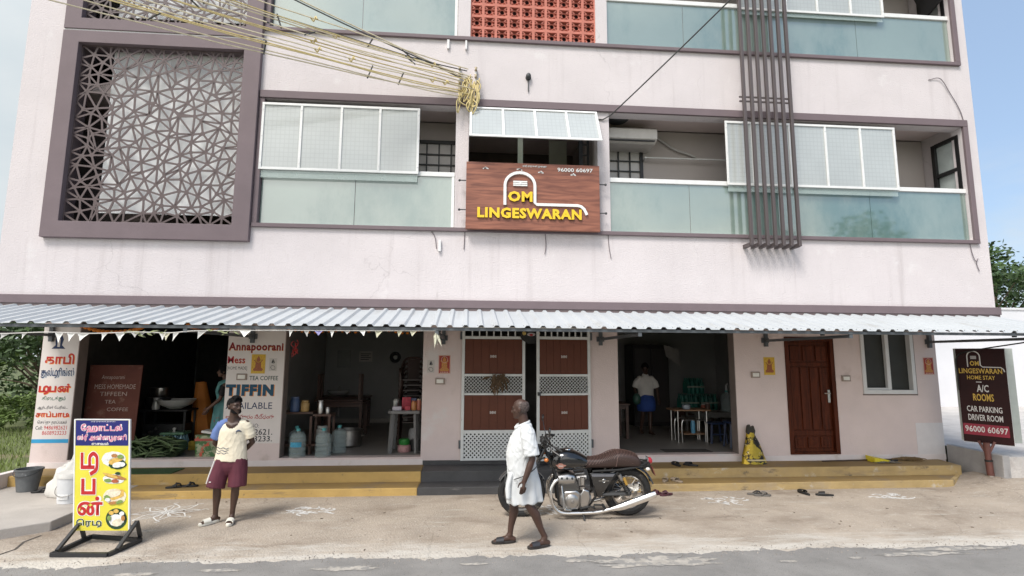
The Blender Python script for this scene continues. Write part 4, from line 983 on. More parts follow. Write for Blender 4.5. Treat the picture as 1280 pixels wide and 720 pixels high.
# left: yellow food board on a black frame
fb = thing('food_board', 'yellow pavement board with red letters and food pictures on a black frame', 'sign', (-4.05, -2.2, 0))
by = -2.2
stf = lambda u, v, d: (u, by + .05 * (1.41 - v) - d - (u + 4.1) * .07, v)
def pb(u0, u1, v0, v1, d0, d1):
    m = MB(); vs = [stf(u, v, d) for d in (d0, d1) for u, v in ((u0, v0), (u1, v0), (u1, v1), (u0, v1))]
    return m.add(vs, [(0, 1, 2, 3), (7, 6, 5, 4), (0, 4, 5, 1), (1, 5, 6, 2), (2, 6, 7, 3), (3, 7, 4, 0)])
def sk(m):    # board leans: right side wider low; skew measured from the photograph's board
    m.v = [Vector((v.x + .056 * (1.4 - v.z), v.y, v.z)) for v in m.v]; return m
stk = lambda u, v, d: (lambda p: (p[0] + .056 * (1.4 - p[2]), p[1], p[2]))(stf(u, v, d))
build('panel', sk(pb(-4.435, -3.835, .17, 1.39, -.02, 0)), M('board_yellow', (.74, .66, .06), .4, var=.08, coat=.2, stain=[((.6, .56, .25), 3, .56, .8), ((.5, .45, .2), 14, .66, .78)]), fb)
g = sk(pb(-4.45, -4.4355, .165, 1.4, -.022, .002)); g2 = sk(pb(-3.8345, -3.82, .165, 1.4, -.022, .002)); g.add(g2.v, g2.f); g3 = sk(pb(-4.435, -3.835, 1.3905, 1.402, -.022, .002)); g.add(g3.v, g3.f)
build('panel_rim', g, alu, fb)
build('blue_header', sk(pb(-4.432, -3.838, 1.105, 1.388, .0005, .0015)), M('header_blue', (.018, .022, .16), .35), fb)
PK, DG, WP = M('letter_pink', (.75, .22, .35), .4), M('letter_deep_green', (.01, .045, .02), .4), M('letter_outline_white', (.82, .8, .74), .4)
def btext(body, u0, u1, v0, v1, m, o=.012, bold=.02):
    if o: text(body, u0 - o * .4, u1 + o * .4, v0 - o * .4, v1 + o * .4, stk, WP, fb, bold + .045, d0=.002, name='letter_outline')
    text(body, u0, u1, v0, v1, stk, m, fb, bold, d0=.004)
btext('\u0bc7ஹ\u0bbeட்டல்', -4.37, -3.91, 1.245, 1.345, PK); btext('ஸ்ரீ அன்ன\u2464ரணி', -4.41, -3.86, 1.15, 1.23, PK, .01, .015); btext('\u0bc8சவம்', -4.25, -4.06, 1.112, 1.145, WP, 0)
text('ஸ்ரீ முருகன் து\u0bc8ண', -4.26, -3.98, 1.365, 1.38, stk, WP, fb, .02, d0=.002)
btext('\u2460', -4.37, -4.17, .77, 1.04, RED, .02, .03); btext('ப', -4.36, -4.2, .565, .74, RED, .02, .03); btext('ன்', -4.40, -4.12, .335, .545, RED, .02, .03); btext('\u0bc6ர\u2460', -4.41, -4.13, .205, .30, DG, .008, .02)
rnd = random.Random(4)
fcols = [('food_cream', (.75, .68, .52)), ('food_brown', (.42, .19, .06)), ('food_green', (.2, .3, .08)), ('food_gold', (.66, .42, .1)), ('food_white', (.8, .8, .76)), ('food_red', (.4, .1, .04))]
fm = [M(n, c, .5, var=.3, scale=40) for n, c in fcols]
def disc(u, v, ru, rv, d, rot=0, n=22, wob=0):
    m = MB(); pl = []
    for k in range(n):
        a = 2 * math.pi * k / n; f = 1 + wob * nz(math.cos(a) * 2 + u * 9, math.sin(a) * 2 + v * 9, 2)
        x, y = ru * f * math.cos(a), rv * f * math.sin(a); pl.append((u + x * math.cos(rot) - y * math.sin(rot), v + x * math.sin(rot) + y * math.cos(rot)))
    return m.rings([[stk(a, b, d) for a, b in pl], [stk(a, b, d + .0012) for a, b in pl]])
def picture(name, plates):
    root = None
    for i, (u, v, ru, rv, mi, rot, wb) in enumerate(plates):
        o = build('food_picture' if i == 0 else 'printed_food', disc(u, v, ru, rv, .002 + i * .0016, rot, wob=wb), mi if not isinstance(mi, int) else fm[mi], root or fb)
        root = root or o
leaf_d = M('food_plate_green', (.02, .06, .03), .4)
picture('a', [(-4.0, .955, .135, .085, 4, 0, .1), (-3.96, .90, .10, .055, leaf_d, 0, .2), (-3.98, .935, .08, .035, 3, .3, .4), (-4.06, .99, .05, .04, 4, 0, .1), (-3.99, .995, .035, .02, 1, 0, .2), (-3.92, .985, .035, .022, 2, 0, .2), (-3.95, .895, .06, .03, 4, .2, .1), (-3.9, .9, .035, .025, 4, .2, .1)])
picture('b', [(-4.0, .735, .12, .055, 4, 0, .15), (-3.98, .76, .125, .022, 1, -.2, .15), (-4.03, .775, .09, .016, 3, -.3, .15), (-4.06, .72, .04, .022, 2, 0, .2), (-3.98, .715, .04, .022, 5, 0, .2), (-3.95, .8, .03, .016, leaf_d, 0, .2)])
picture('c', [(-3.985, .545, .13, .085, 0, 0, .1), (-3.97, .565, .10, .05, 3, .4, .3), (-3.99, .575, .08, .035, 0, .3, .2), (-4.07, .53, .035, .03, 2, 0, .4), (-4.06, .51, .03, .02, 4, 0, .1), (-4.0, .475, .05, .018, 1, .1, .3), (-3.93, .485, .04, .02, 2, .3, .4)])
picture('d', [(-3.965, .30, .118, .115, leaf_d, 0, 0), (-3.965, .285, .085, .07, 4, 0, .15), (-3.955, .26, .06, .04, 0, .3, .2), (-4.02, .365, .028, .022, 3, 0, .1), (-3.965, .385, .03, .022, 3, 0, .1), (-3.9, .36, .028, .022, 4, 0, .1), (-3.885, .31, .022, .03, 1, 0, .2), (-4.04, .31, .02, .03, 2, 0, .2)])
g = MB(); F4 = [(-4.31, -2.47), (-3.745, -2.51), (-3.70, -2.07), (-4.36, -1.93)]
fr_pts = [Vector((-4.345, -2.46, .03)), Vector((-3.755, -2.5, .03)), Vector((-3.69, -2.03, .03)), Vector((-4.335, -1.86, .03))]
for a, b in zip(fr_pts, fr_pts[1:] + fr_pts[:1]): g.beam(a, b, .042, .04)
bl = M('board_black_steel', (.02, .021, .023), .45, var=.3)
for u in (-4.4, -3.79):
    x = u + .075
    for q in (-2.42, -2.0):
        g.beam((x - .01, q + .02, .05), (x, by + .11, .25), .035, .03)
build('stand_frame', g, bl, fb)

# ================================================================ BOUNTING, GARLANDS, CABLES
st = [(-7.6, 2.41), (-6.6, 2.40), (-6.01, 2.395), (-5.433, 2.42), (-4.9, 2.408), (-4.346, 2.43), (-3.9, 2.425), (-3.542, 2.455), (-2.512, 2.47), (-1.564, 2.475), (-.432, 2.485)]
bu = thing('bunting', 'string of worn white pennants stretched under the edge of the metal awning', 'bunting', (-4, -1.36, 2.42))
sp = arc([(x, -1.37, z) for x, z in st], 5)
g = MB(); g.tube(sp, .007, 5); build('cord', g, M('cord_white', (.6, .58, .55), .8), bu)
def on_string(x):
    for a, b in zip(sp, sp[1:]):
        if a.x <= x <= b.x: return a.lerp(b, (x - a.x) / max(b.x - a.x, 1e-6))
    return sp[-1]
pen_mats = [M('pennant_white', (.72, .71, .68), .7, var=.15, scale=20), M('pennant_grey', (.42, .41, .39), .7, var=.3, scale=20), M('pennant_print', (.5, .48, .36), .6, var=.6, scale=45), M('pennant_violet', (.3, .28, .5), .6, var=.5, scale=40)]
rnd = random.Random(8)
for x, L, wd, mi, tw in [(-5.93, .12, .12, 1, .2), (-5.7, .10, .12, 0, 0), (-5.28, .15, .17, 0, .05), (-5.13, .16, .14, 0, .2), (-4.98, .16, .17, 0, 0), (-4.72, .16, .14, 0, .1), (-4.53, .16, .15, 0, -.2), (-4.35, .12, .17, 1, .4), (-4.25, .1, .09, 1, 0), (-4.0, .12, .14, 0, .1), (-3.95, .14, .12, 2, .5), (-3.83, .15, .13, 0, 0), (-3.5, .12, .16, 1, .5),
                         (-2.95, .1, .2, 0, .6), (-2.36, .10, .08, 0, 0), (-2.16, .10, .12, 1, .1), (-2.0, .12, .14, 3, .4), (-1.82, .10, .07, 0, 0), (-1.62, .08, .14, 1, .1), (-1.42, .10, .15, 0, .4), (-1.2, .13, .13, 2, .1), (-.92, .13, .14, 2, 0), (-.74, .12, .14, 2, 0)]:
    L *= rnd.uniform(.55, .95); wd *= rnd.uniform(.55, .95)
    p = on_string(x); m = MB(); sk_ = rnd.uniform(-.04, .04)
    a, b, c = p + Vector((-wd / 2, -.003, 0)), p + Vector((wd / 2, -.003, 0)), p + Vector((sk_, -.01 - tw * .12, -L))
    mid = (a + b + c) / 3 + Vector((0, .02 * (1 + tw), 0)); mab = (a + b) / 2 + Vector((0, .004, 0))
    m.add([a, mab, b, (b + c) / 2 + Vector((0, -.012, 0)), c, (a + c) / 2 + Vector((0, .01, 0)), mid], [(0, 1, 6), (1, 2, 6), (2, 3, 6), (3, 4, 6), (4, 5, 6), (5, 0, 6)])
    build('pennant', m, pen_mats[mi], bu)
g = MB()
for i in range(14):
    q = Vector((-.43, -1.37, 2.47)); a = rnd.uniform(-1, 1); L = rnd.uniform(.1, .24)
    d = Vector((math.sin(a) * .5 + .1, rnd.uniform(-.3, .3), -1)).normalized() * L; s_ = Vector((.016, .004, .006)); g.add([q, q + d * .5 + s_, q + d, q + d * .5 - s_], [(0, 1, 2, 3)])
build('frayed_knot', g, pen_mats[2], bu)
g = MB()
for i in range(26):
    x = rnd.choice([-3.3, -4.2, -4.35]) + rnd.gauss(0, .12); q = on_string(x); d = Vector((rnd.uniform(-.16, .16), rnd.uniform(-.05, .02), rnd.uniform(-.08, .05)))
    s_ = Vector((.0, .008, .012)); g.add([q, q + d * .5 + s_, q + d, q + d * .5 - s_], [(0, 1, 2, 3)])
build('dry_leaf', g, M('bunting_leaf', (.22, .24, .12), .8, var=.5, scale=20), bu)
orange_m = M('marigold', (.55, .17, .015), .8, var=.35, scale=40, bump=.4)
def garland(pts, n, lab, r=.033):
    c = arc(pts, 12); g = MB(); L = len(c) - 1
    for i in range(n):
        t = i / (n - 1) * L; k = min(int(t), L - 1); p = c[k].lerp(c[k + 1], t - k); g.ball(p, (r * 1.25, r, r), 8, 6)
    tag(build('garland', g, orange_m, smooth=True), lab, 'garland', 'orange garlands under the awning')
garland([(-6.5, .86, 2.62), (-6.2, .86, 2.54), (-5.9, .86, 2.53), (-5.6, .86, 2.58), (-5.45, .86, 2.66)], 18, 'orange marigold garland at the top of the opening beside the leaning brown board')
garland([(-4.78, .86, 2.66), (-4.6, .86, 2.56), (-4.45, .86, 2.54), (-4.3, .86, 2.62)], 10, 'short orange marigold garland at the top of the tiffin shop pillar')
garland([(-3.1, .86, 2.6), (-2.7, .86, 2.55), (-2.3, .86, 2.58), (-1.9, .86, 2.56), (-1.5, .86, 2.6), (-1.1, .86, 2.55), (-.85, .86, 2.6)], 22, 'thin orange garland across the opening with the water cans', .022)

# overhead service cables on the wall rack
cab_m = [M('cable_cream', (.62, .55, .40), .6, var=.2, scale=20), M('cable_yellow', (.58, .47, .22), .6, var=.2, scale=20), M('cable_dark', (.06, .06, .06), .6)]
cb = thing('cable_bundle', 'sagging bundle of cream and yellow overhead cables tied to a rack on the wall', 'cables', (.0, -.1, 6.4))
g = MB()
for x in (-.20, .075): g.box(x - .018, x + .018, -.06, -.002, 6.42, 7.09)
for x in (-.2, .075):
    for k in range(5): g.box(x - .012, x + .012, -.11, -.0605, 6.5 + k * .13, 6.515 + k * .13)
build('rack', g, alu, cb)
g = MB()
for x in (-.2, .075):
    for k in range(5): g.lathe([(.0, -.03), (.026, -.03), (.018, 0), (.026, .03), (0, .03)], (x, -.125, 6.508 + k * .13), 8)
build('insulator', g, M('insulator', (.4, .33, .22), .4), cb, smooth=True)
rnd = random.Random(21); FAR = Vector((-12.3, -4.9, 8.3))
def cable(p, q, sag, r, mi, wob=.02, n=26):
    pts = []
    for i in range(n + 1):
        t = i / n; v = p.lerp(q, t); v.z -= sag * 4 * t * (1 - t); v += Vector((nz(t * 7, p.z * 9, 1), nz(t * 7, p.z * 9, 5), nz(t * 7, p.z * 9, 9))) * wob * (1 if 0 < i < n else 0); pts.append(v)
    build('cable', MB().tube(pts, r, 5), cab_m[mi], cb, smooth=True); return pts
lines = []
for i in range(15):
    a = Vector((-.2 + rnd.uniform(-.03, .28), -.13, 6.52 + .5 * (i / 14)))
    f = FAR + Vector((rnd.uniform(-.3, .3), rnd.uniform(-.3, .3), -.75 + 1.5 * (i / 14) + rnd.uniform(-.15, .15)))
    lines.append(cable(a, f, rnd.uniform(.25, .5), .0095, [0, 1, 0, 1, 0][i % 5] if i != 13 else 2, .05))
for k in range(2): lines.append(cable(Vector((-.2, -.13, 6.86 + .03 * k)), Vector((-12, -5, 10.2 + .08 * k)), .2, .011, 0 if k else 2, .02))
g = MB()
for k in range(22):
    L1 = rnd.choice(lines); i = rnd.randint(1, 16); p = L1[i]; L2 = min((l for l in lines if l is not L1), key=lambda l: abs((l[i] - p).length - .17)); q = L2[i]
    d = (q - p); 
    if d.length > .35: q = p + d.normalized() * .3
    g.tube([p - (q - p) * .15, q + (q - p) * .15], .012, 5)
build('spacer', g, cab_m[2], cb)
g = MB()
for k in range(18):
    p = rnd.choice(lines)[rnd.randint(1, 18)]
    g.tube(arc([p + Vector((-.05, 0, .02)), p + Vector((0, .01, -.04)), p + Vector((.03, 0, .03)), p + Vector((.06, -.01, -.02))], 4), .012, 5)
for k in range(16):
    x = rnd.uniform(-.22, .1); z = rnd.uniform(6.45, 6.9); g.tube(arc([(x, -.14, z), (x + rnd.uniform(-.1, .1), -.18, z - .12), (x + rnd.uniform(-.08, .12), -.15, z - rnd.uniform(.1, .3)), (x + .04, -.12, z + .05)], 5), .011, 5)
for k in range(6):
    x = .05 + k * .008; g.tube(arc([(x, -.13, 6.75), (x + .05, -.16, 6.55), (x + .03, -.15, 6.36 + .01 * k), (x - .06, -.14, 6.36), (x - .07, -.13, 6.6), (x, -.12, 6.8)], 6), .011, 5)
build('tie_wire', g, cab_m[1], cb, smooth=True)
g = MB(); pts = [Vector((2.44, -.05, 6.34)).lerp(Vector((9.2, -8.2, 12.6)), i / 20) for i in range(21)]
for i, p in enumerate(pts): p.z -= .3 * 4 * (i / 20) * (1 - i / 20)
g.tube(pts, .012, 5); g.tube([(2.19, -.008, 6.27), (2.3, -.02, 6.26), (2.44, -.05, 6.34)], .012, 5)
tag(build('overhead_wire', g, cab_m[2]), 'single thin black wire running up from the right balcony to the street', 'cables')

# ================================================================ LOW WALLS, COMPOUND WALL, TERRACE
g = MB(); g.box(-7.12, -7.0, -3.2, .93, .0, .33); o = build('low_wall', g, white_low, bevel=.01); tag(o, 'low pale pink wall along the left edge of the raised slab', 'wall')
g = MB(); g.prism([(-.15, 0.0), (.94, 0.0), (.94, .558), (-.15, .53)], 9.02, 9.15, 'x', fn=lambda a, b, d: (d, a, b)); 
o = build('retaining_wall', g, kerb_con, bevel=.012); tag(o, 'low grey cement wall beside the pipe post, running back to the house corner', 'wall')
g = MB(); g.add([(9.15, -.12, .5), (24, -.12, .42), (24, 9, .55), (9.15, 9, .55), (9.15, -.14, .0), (24, -.14, 0)], [(0, 1, 2, 3), (4, 5, 1, 0)]); structure(build('driveway', g, M('driveway_pale', (.52, .49, .46), .9, var=.2, scale=1.6, bump=.6, bscale=30, stain=[((.4, .36, .33), 2, .55, .75)])))
g = MB(); g.prism([(9.15, -.14), (9.5, -.2), (10.3, -.75), (24, -2.2), (24, -.1), (9.15, -.1)], 0, .1, 'z'); structure(build('driveway_apron', g, slab_con, bevel=.02))
g = MB(); g.box(9.2, 30, 9.0, 9.2, 0, 3.95); g.box(9.2, 30, 8.96, 9.24, 3.95, 4.02)
o = build('compound_wall', g, M('compound_white', (.68, .68, .7), .8, var=.06, scale=.8, stain=[((.5, .5, .5), 1.2, .6, .85, (1, 1, .4))])); tag(o, 'tall white compound wall right of the house with trees behind it', 'wall')

# ================================================================ THINGS ON THE PAVEMENT
bk = thing('bucket', 'dark grey rubber bucket on the raised slab beside the low pink wall', 'bucket', (-6.55, .05, .13))
bm_ = M('bucket_grey', (.13, .138, .142), .6, var=.25, scale=8, stain=[((.3, .3, .3), 6, .64, .72)])
g = MB(); g.lathe([(0, .0), (.125, .0), (.165, .30), (.178, .30), (.178, .32), (.155, .32), (.115, .02), (0, .02)], (-6.5, .08, .128), 24); build('body', g, bm_, bk, smooth=True)
g = MB(); g.tube([(-6.5 + .178 * math.cos(a), .08 - .02 - .15 * math.sin(a), .43 - .08 * math.sin(a)) for a in [math.pi * k / 12 for k in range(13)]], .006, 6); build('handle', g, dark_metal, bk)
wb = thing('paint_bucket', 'white plastic bucket with a lid on the raised slab behind the yellow board', 'bucket', (-5.42, -.62, .13))
g = MB(); g.lathe([(0, 0), (.145, 0), (.17, .33), (0, .33)], (-5.42, -.62, .128), 24); build('body', g, M('bucket_white', (.62, .63, .64), .45, var=.1, scale=6), wb, smooth=True)
g = MB(); g.lathe([(0, .331), (.178, .331), (.182, .36), (.178, .395), (0, .395)], (-5.42, -.62, .128), 24); build('lid', g, M('lid_white', (.66, .65, .62), .5, var=.2, scale=9), wb, smooth=True)
g = MB(); g.tube([(-5.42 + .175 * math.cos(a), -.62 - .175 * math.sin(a), .36 - .13 * math.sin(a)) for a in [math.pi * k / 12 for k in range(13)]], .005, 6); build('handle', g, steel, wb)
g = MB(); g.rings([[(-5.42 + .163 * math.sin(a), -.62 - .163 * math.cos(a), .19) for a in (-.5, -.2, .1, .4)], [(-5.42 + .166 * math.sin(a), -.62 - .166 * math.cos(a), .26) for a in (-.5, -.2, .1, .4)]], caps=False); build('paper_label', g, M('label_grey', (.75, .75, .74), .5), wb)
# crumpled white sack behind the bucket
bmx = bmesh.new(); bmesh.ops.create_icosphere(bmx, subdivisions=4, radius=1)
for v in bmx.verts:
    c = v.co; f = 1 + .25 * nz(c.x * 2, c.y * 2, c.z * 2) + .12 * nz(c.x * 6, c.y * 6, c.z * 6)
    z = max(c.z, -.55); v.co = Vector((c.x * .30 * f * (1 - .45 * z), c.y * .2 * f, (z + .55) * .30 * f * .95))
    v.co.x += .12 * v.co.z
me = bpy.data.meshes.new('sack'); bmx.to_mesh(me); bmx.free(); [setattr(p, 'use_smooth', True) for p in me.polygons]; me.materials.append(M('sack_white', (.66, .64, .6), .7, var=.15, scale=5, bump=.3, bscale=20))
o = bpy.data.objects.new('sack', me); COL.objects.link(o); o.location = (-5.62, -.28, .128); o.scale = (.95, 1.0, 1.35); tag(o, 'crumpled white plastic sack slumped behind the white bucket', 'sack')

# slippers
def slipper_mb(L=.26, toe=1, band='strap', thick=.022):
    m = MB(); pl = []
    for k in range(28):
        a = 2 * math.pi * k / 28; x = math.cos(a); y = math.sin(a)
        wdt = .047 + .009 * math.cos(a) * 1 - .008 * (1 - abs(x)) * 1
        pl.append((x * L / 2, y * wdt * (1.0 if y > 0 else .95)))
    m.rings([[(a * .97, b * .95, 0.001) for a, b in pl], [(a, b, .006) for a, b in pl], [(a, b, thick) for a, b in pl], [(a * .96, b * .94, thick + .004) for a, b in pl]])
    s = MB()
    if band == 'wide':
        for i in range(9):
            pass
        rs = []
        for u in (-.005, .03, .065, .085):
            rs.append([(u + .012 * math.cos(t), .052 * math.cos(t) * (1 - u), thick + .008 + .038 * math.sin(t) * (1 - u * 3)) for t in [math.pi * k / 10 for k in range(11)]] + [(u + .012 * math.cos(t), .046 * math.cos(t) * (1 - u), thick + .002 + .034 * math.sin(t) * (1 - u * 3)) for t in [math.pi * k / 10 for k in range(10, -1, -1)]])
        s.rings(rs)
    else:
        for sy in (-1, 1):
            s.tube(arc([(.075, 0, thick), (.06, sy * .012, thick + .028), (.02, sy * .035, thick + .034), (-.035, sy * .047, thick)], 6), .0105, 6)
        if band == 'cross': s.tube(arc([(.0, -.048, thick), (.01, -.02, thick + .04), (.01, .02, thick + .04), (.0, .048, thick)], 6), .014, 6)
    return m, s
def slipper(x, y, z, rot, col, lab, band='strap', L=.26, grp=None, sole=None, roll=0):
    t = thing('slipper', lab, 'slipper', (0, 0, 0), grp); m, s = slipper_mb(L, 1, band)
    build('sole', m, sole or col, t, smooth=True); build('strap', s, col, t, smooth=True)
    t.location = (x, y, z); t.rotation_euler = (roll, 0, rot); return t
sl_black = M('slipper_black', (.015, .015, .016), .55); sl_beige = M('slipper_beige', (.3, .24, .18), .7); sl_maroon = M('slipper_maroon', (.07, .02, .03), .6); sl_grey = M('slipper_grey', (.12, .11, .1), .7)
slipper(3.66, .62, .285, R(100), sl_black, 'black wide strap slipper nearer the motorcycle on the upper step', 'wide', grp='slippers by the right shop')
slipper(3.9, .58, .285, R(140), sl_black, 'black wide strap slipper farther from the motorcycle on the upper step', 'wide', grp='slippers by the right shop')
slipper(3.27, .13, .127, R(60), sl_beige, 'beige sandal on the lower step, nearer the motorcycle', 'wide', .24, 'slippers by the right shop')
slipper(3.46, .10, .127, R(120), sl_beige, 'beige sandal on the lower step, farther from the motorcycle', 'wide', .24, 'slippers by the right shop')
slipper(2.97, -.24, .009, R(20), sl_maroon, 'maroon sandal on the pavement next to the rear tyre', 'cross', .25, 'maroon sandals by the rear tyre')
slipper(3.13, -.30, .009, R(200), sl_maroon, 'maroon sandal on the pavement, the one farther from the rear tyre', 'cross', .25, 'maroon sandals by the rear tyre')
slipper(4.55, -.36, .009, R(-15), sl_black, 'dark slipper lying over its pair below the yellow bag', 'strap', .26, 'dark slippers below the bag', sl_grey)
slipper(4.62, -.43, .009, R(-5), sl_grey, 'grey slipper under its dark pair below the yellow bag', 'strap', .27, 'dark slippers below the bag')
slipper(5.36, -.33, .009, R(95), sl_black, 'black sandal pointing to the steps below the brown door', 'wide', .27, 'black sandals below the door')
slipper(5.61, -.47, .009, R(165), sl_black, 'black sandal turned sideways below the brown door', 'wide', .27, 'black sandals below the door')
slipper(-4.42, .14, .127, R(25), sl_black, 'black buckled sandal on the lower step left of the standing man, nearer the yellow board', 'cross', .26, 'black sandals on the lower step')
slipper(-4.24, .19, .127, R(10), sl_black, 'black buckled sandal on the lower step, nearer the standing man', 'cross', .26, 'black sandals on the lower step')
slipper(-6.2, -.05, .128, R(20), sl_black, 'flat black slipper on the raised slab beside the dark bucket', 'strap', .26, 'slippers by the dark bucket')
slipper(-6.02, .03, .128, R(60), sl_black, 'flat black slipper on the raised slab, the one farther from the dark bucket', 'strap', .26, 'slippers by the dark bucket')
# green mat
g = MB(); g.box(-5.75, -4.62, .40, .80, .284, .297); tag(build('door_mat', g, M('mat_green', (.03, .075, .02), .95, var=.3, scale=40, bump=.6)), 'dark green mat on the upper step below the leaf bundle', 'mat')
# golden rice bag
bgm = M('gold_foil', (.50, .34, .03), .28, .5, var=.25, scale=9, stain=[((.025, .017, .008), 4.5, .49, .54), ((.75, .66, .42), 10, .62, .68)])  # black blotches: the bag's own black plus shade of folds painted in
bg_ = thing('rice_bag', 'shiny gold and black plastic bag leaning by the right shop opening', 'bag', (5.13, .66, .285))
m = MB(); n = 9; rs = []
for j in range(10):
    t = j / 9; z = .287 + .62 * t; hw = .235 * (1 - .86 * t ** 1.15) + .012 * nz(t * 5, 2, 1); dp = .085 * (1 - .8 * t) + .008; cx = 5.12 + .03 * t + .02 * nz(t * 3, 1, 1)
    rs.append([(cx + hw * math.cos(a) * (1 + .1 * nz(math.cos(a) * 3, t * 6, 2)), .70 + .16 * t + dp * math.sin(a) * (1 + .35 * nz(math.cos(a) * 4, t * 7, 4)), z + .02 * nz(math.cos(a) * 3, 5, t)) for a in [2 * math.pi * k / 24 for k in range(24)]])
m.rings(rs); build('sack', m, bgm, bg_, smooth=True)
g = MB(); g.rings([[(5.12 + a, .62 + .0 * abs(a), .34 + .02 * abs(a)) for a in (-.17, 0, .17)], [(5.12 + a, .615, .365 + .02 * abs(a)) for a in (-.17, 0, .17)]], caps=False); build('cream_stripe', g, M('bag_cream', (.7, .6, .35), .5), bg_)
g = MB(); g.prism([(5.06, .82), (5.08, .93), (5.12, .95), (5.14, .90), (5.19, .93), (5.22, .84), (5.2, .76), (5.08, .76)], .80, .85); build('twisted_top', g, M('bag_black', (.02, .017, .01), .4), bg_)
# broom and yellow dustpan
dp = thing('dustpan', 'yellow plastic dustpan on the upper step below the white window', 'dustpan', (7.55, .7, .285))
g = MB(); g.rings([[(7.33, .62, .29), (7.34, .86, .29), (7.335, .86, .39), (7.325, .62, .375)], [(7.63, .66, .288), (7.63, .82, .288), (7.63, .82, .33), (7.63, .66, .325)], [(7.70, .71, .288), (7.70, .76, .288), (7.7, .76, .31), (7.7, .71, .31)]]); build('scoop', g, M('dustpan_yellow', (.75, .62, .03), .45), dp)
g = MB(); g.tube([(7.7, .735, .3), (7.86, .74, .31)], .017, 8); build('handle', g, black, dp, smooth=True)
br = thing('broom', 'straw broom with a long thin stick lying along the upper step', 'broom', (7.6, .8, .285))
g = MB(); g.cyl((6.45, .80, .297), (7.85, .84, .31), .012, n=8); build('stick', g, M('broom_stick', (.07, .045, .03), .6), br)
g = MB(); rnd = random.Random(3)
for k in range(90):
    y0_ = .82 + rnd.uniform(-.015, .015); L = rnd.uniform(.35, .62); g.tube([(7.82, y0_, .30 + rnd.uniform(0, .03)), (7.82 + L * .6, y0_ + rnd.uniform(-.05, .05), .31 + rnd.uniform(0, .04)), (7.82 + L, y0_ + rnd.uniform(-.11, .11), .289 + rnd.uniform(0, .05))], .003, 4)
build('bristles', g, M('straw', (.2, .13, .06), .85, var=.4, scale=20), br)
g = MB(); rnd = random.Random(13)
for k in range(40):
    a = rnd.uniform(0, 6.28); L = rnd.uniform(.1, .2); g.tube([(7.55, .60, .30), (7.55 + L * math.cos(a) * 1.4, .60 + L * .4 * math.sin(a), .292 + rnd.uniform(0, .03))], .004, 4)
tag(build('mop_head', g, M('mop_grey', (.2, .18, .15), .9, var=.4, scale=20)), 'small grey scrubbing mop below the yellow dustpan', 'mop')
# chalk drawings
chalk = M('chalk', (.68, .67, .65), .9, var=.25, scale=30)
def ribbon(m, pts, wd, z):
    P = arc(pts, 6)
    for a, b in zip(P, P[1:]):
        d = (b - a)
        if d.length < 1e-5: continue
        nn = Vector((-d.y, d.x, 0)).normalized() * wd / 2 * (1 + .5 * nz(a.x * 30, a.y * 30, 1)); m.add([(a.x - nn.x, a.y - nn.y, z), (a.x + nn.x, a.y + nn.y, z), (b.x + nn.x, b.y + nn.y, z), (b.x - nn.x, b.y - nn.y, z)], [(0, 1, 2, 3)])
def kolam(cx, cy, r, kind, lab, seed, sq=1.0, base=.010):
    rn = random.Random(seed); m = MB(); nb = 8
    wv = .017
    q = lambda a, b: (cx + a, cy + b * sq, base)
    for i in range(nb):
        a = 2 * math.pi * i / nb + .2; d = (math.cos(a), math.sin(a)); e = (-d[1], d[0]); w_ = r * .22
        if kind == 0:
            ribbon(m, [q(d[0] * .1 * r, d[1] * .1 * r), q(d[0] * .5 * r + e[0] * w_, d[1] * .5 * r + e[1] * w_), q(d[0] * r, d[1] * r)], wv, base)
            ribbon(m, [q(d[0] * .1 * r, d[1] * .1 * r), q(d[0] * .5 * r - e[0] * w_, d[1] * .5 * r - e[1] * w_), q(d[0] * r, d[1] * r)], wv, base + .0005)
            ribbon(m, [q(0, 0), q(d[0] * .5 * r, d[1] * .5 * r), q(d[0] * .75 * r, d[1] * .75 * r)], wv * .8, base + .001)
            ribbon(m, [q(d[0] * r, d[1] * r), q(d[0] * r * 1.1 + e[0] * .1 * r, d[1] * r * 1.1 + e[1] * .1 * r), q(d[0] * r * 1.22, d[1] * r * 1.22)], wv, base)
        else:
            for k in range(3):
                s0 = rn.uniform(.1, .7) * r; L = rn.uniform(.25, .5) * r; b = a + rn.uniform(-.6, .6); f = b + rn.uniform(-1.2, 1.2)
                p0 = (math.cos(b) * s0, math.sin(b) * s0); ribbon(m, [q(*p0), q(p0[0] + math.cos(f) * L * .5 + rn.uniform(-.05, .05), p0[1] + math.sin(f) * L * .5), q(p0[0] + math.cos(f + .5) * L, p0[1] + math.sin(f + .5) * L)], wv * rn.uniform(.9, 2.4), base + .0003 * (k + i % 3))
    tag(build('chalk_drawing', m, chalk), lab, 'chalk drawing', 'white chalk drawings on the pavement')
kolam(-4.05, -.78, .42, 0, 'open white chalk flower drawing beside the yellow food board', 1, 1.0)
kolam(-2.12, -.83, .36, 1, 'smeared white chalk drawing right of the standing man', 2, .8)
kolam(1.15, -1.0, .3, 1, 'white chalk drawing partly hidden under the motorcycle', 3)
kolam(3.92, -.66, .36, 1, 'smeared white chalk drawing behind the rear tyre and below the gold bag', 4, .8)
kolam(6.65, -.58, .36, 1, 'white chalk drawing in front of the steps below the window', 5, .7)
# litter
g = MB(); rnd = random.Random(17)
for k in range(34):
    x, y = rnd.uniform(-4.5, 8), rnd.uniform(-2.5, -.15); g.obb((x, y, .0125 + apron_z(x, y) - .008), (rnd.uniform(.005, .02), rnd.uniform(.003, .009), .003), Matrix.Rotation(rnd.uniform(0, 3), 3, 'Z'))
o = build('litter_bits', g, M('litter', (.10, .075, .05), .9, var=.5, scale=9)); o['kind'] = 'stuff'; o['label'] = 'small scraps of leaf and grit on the pavement'
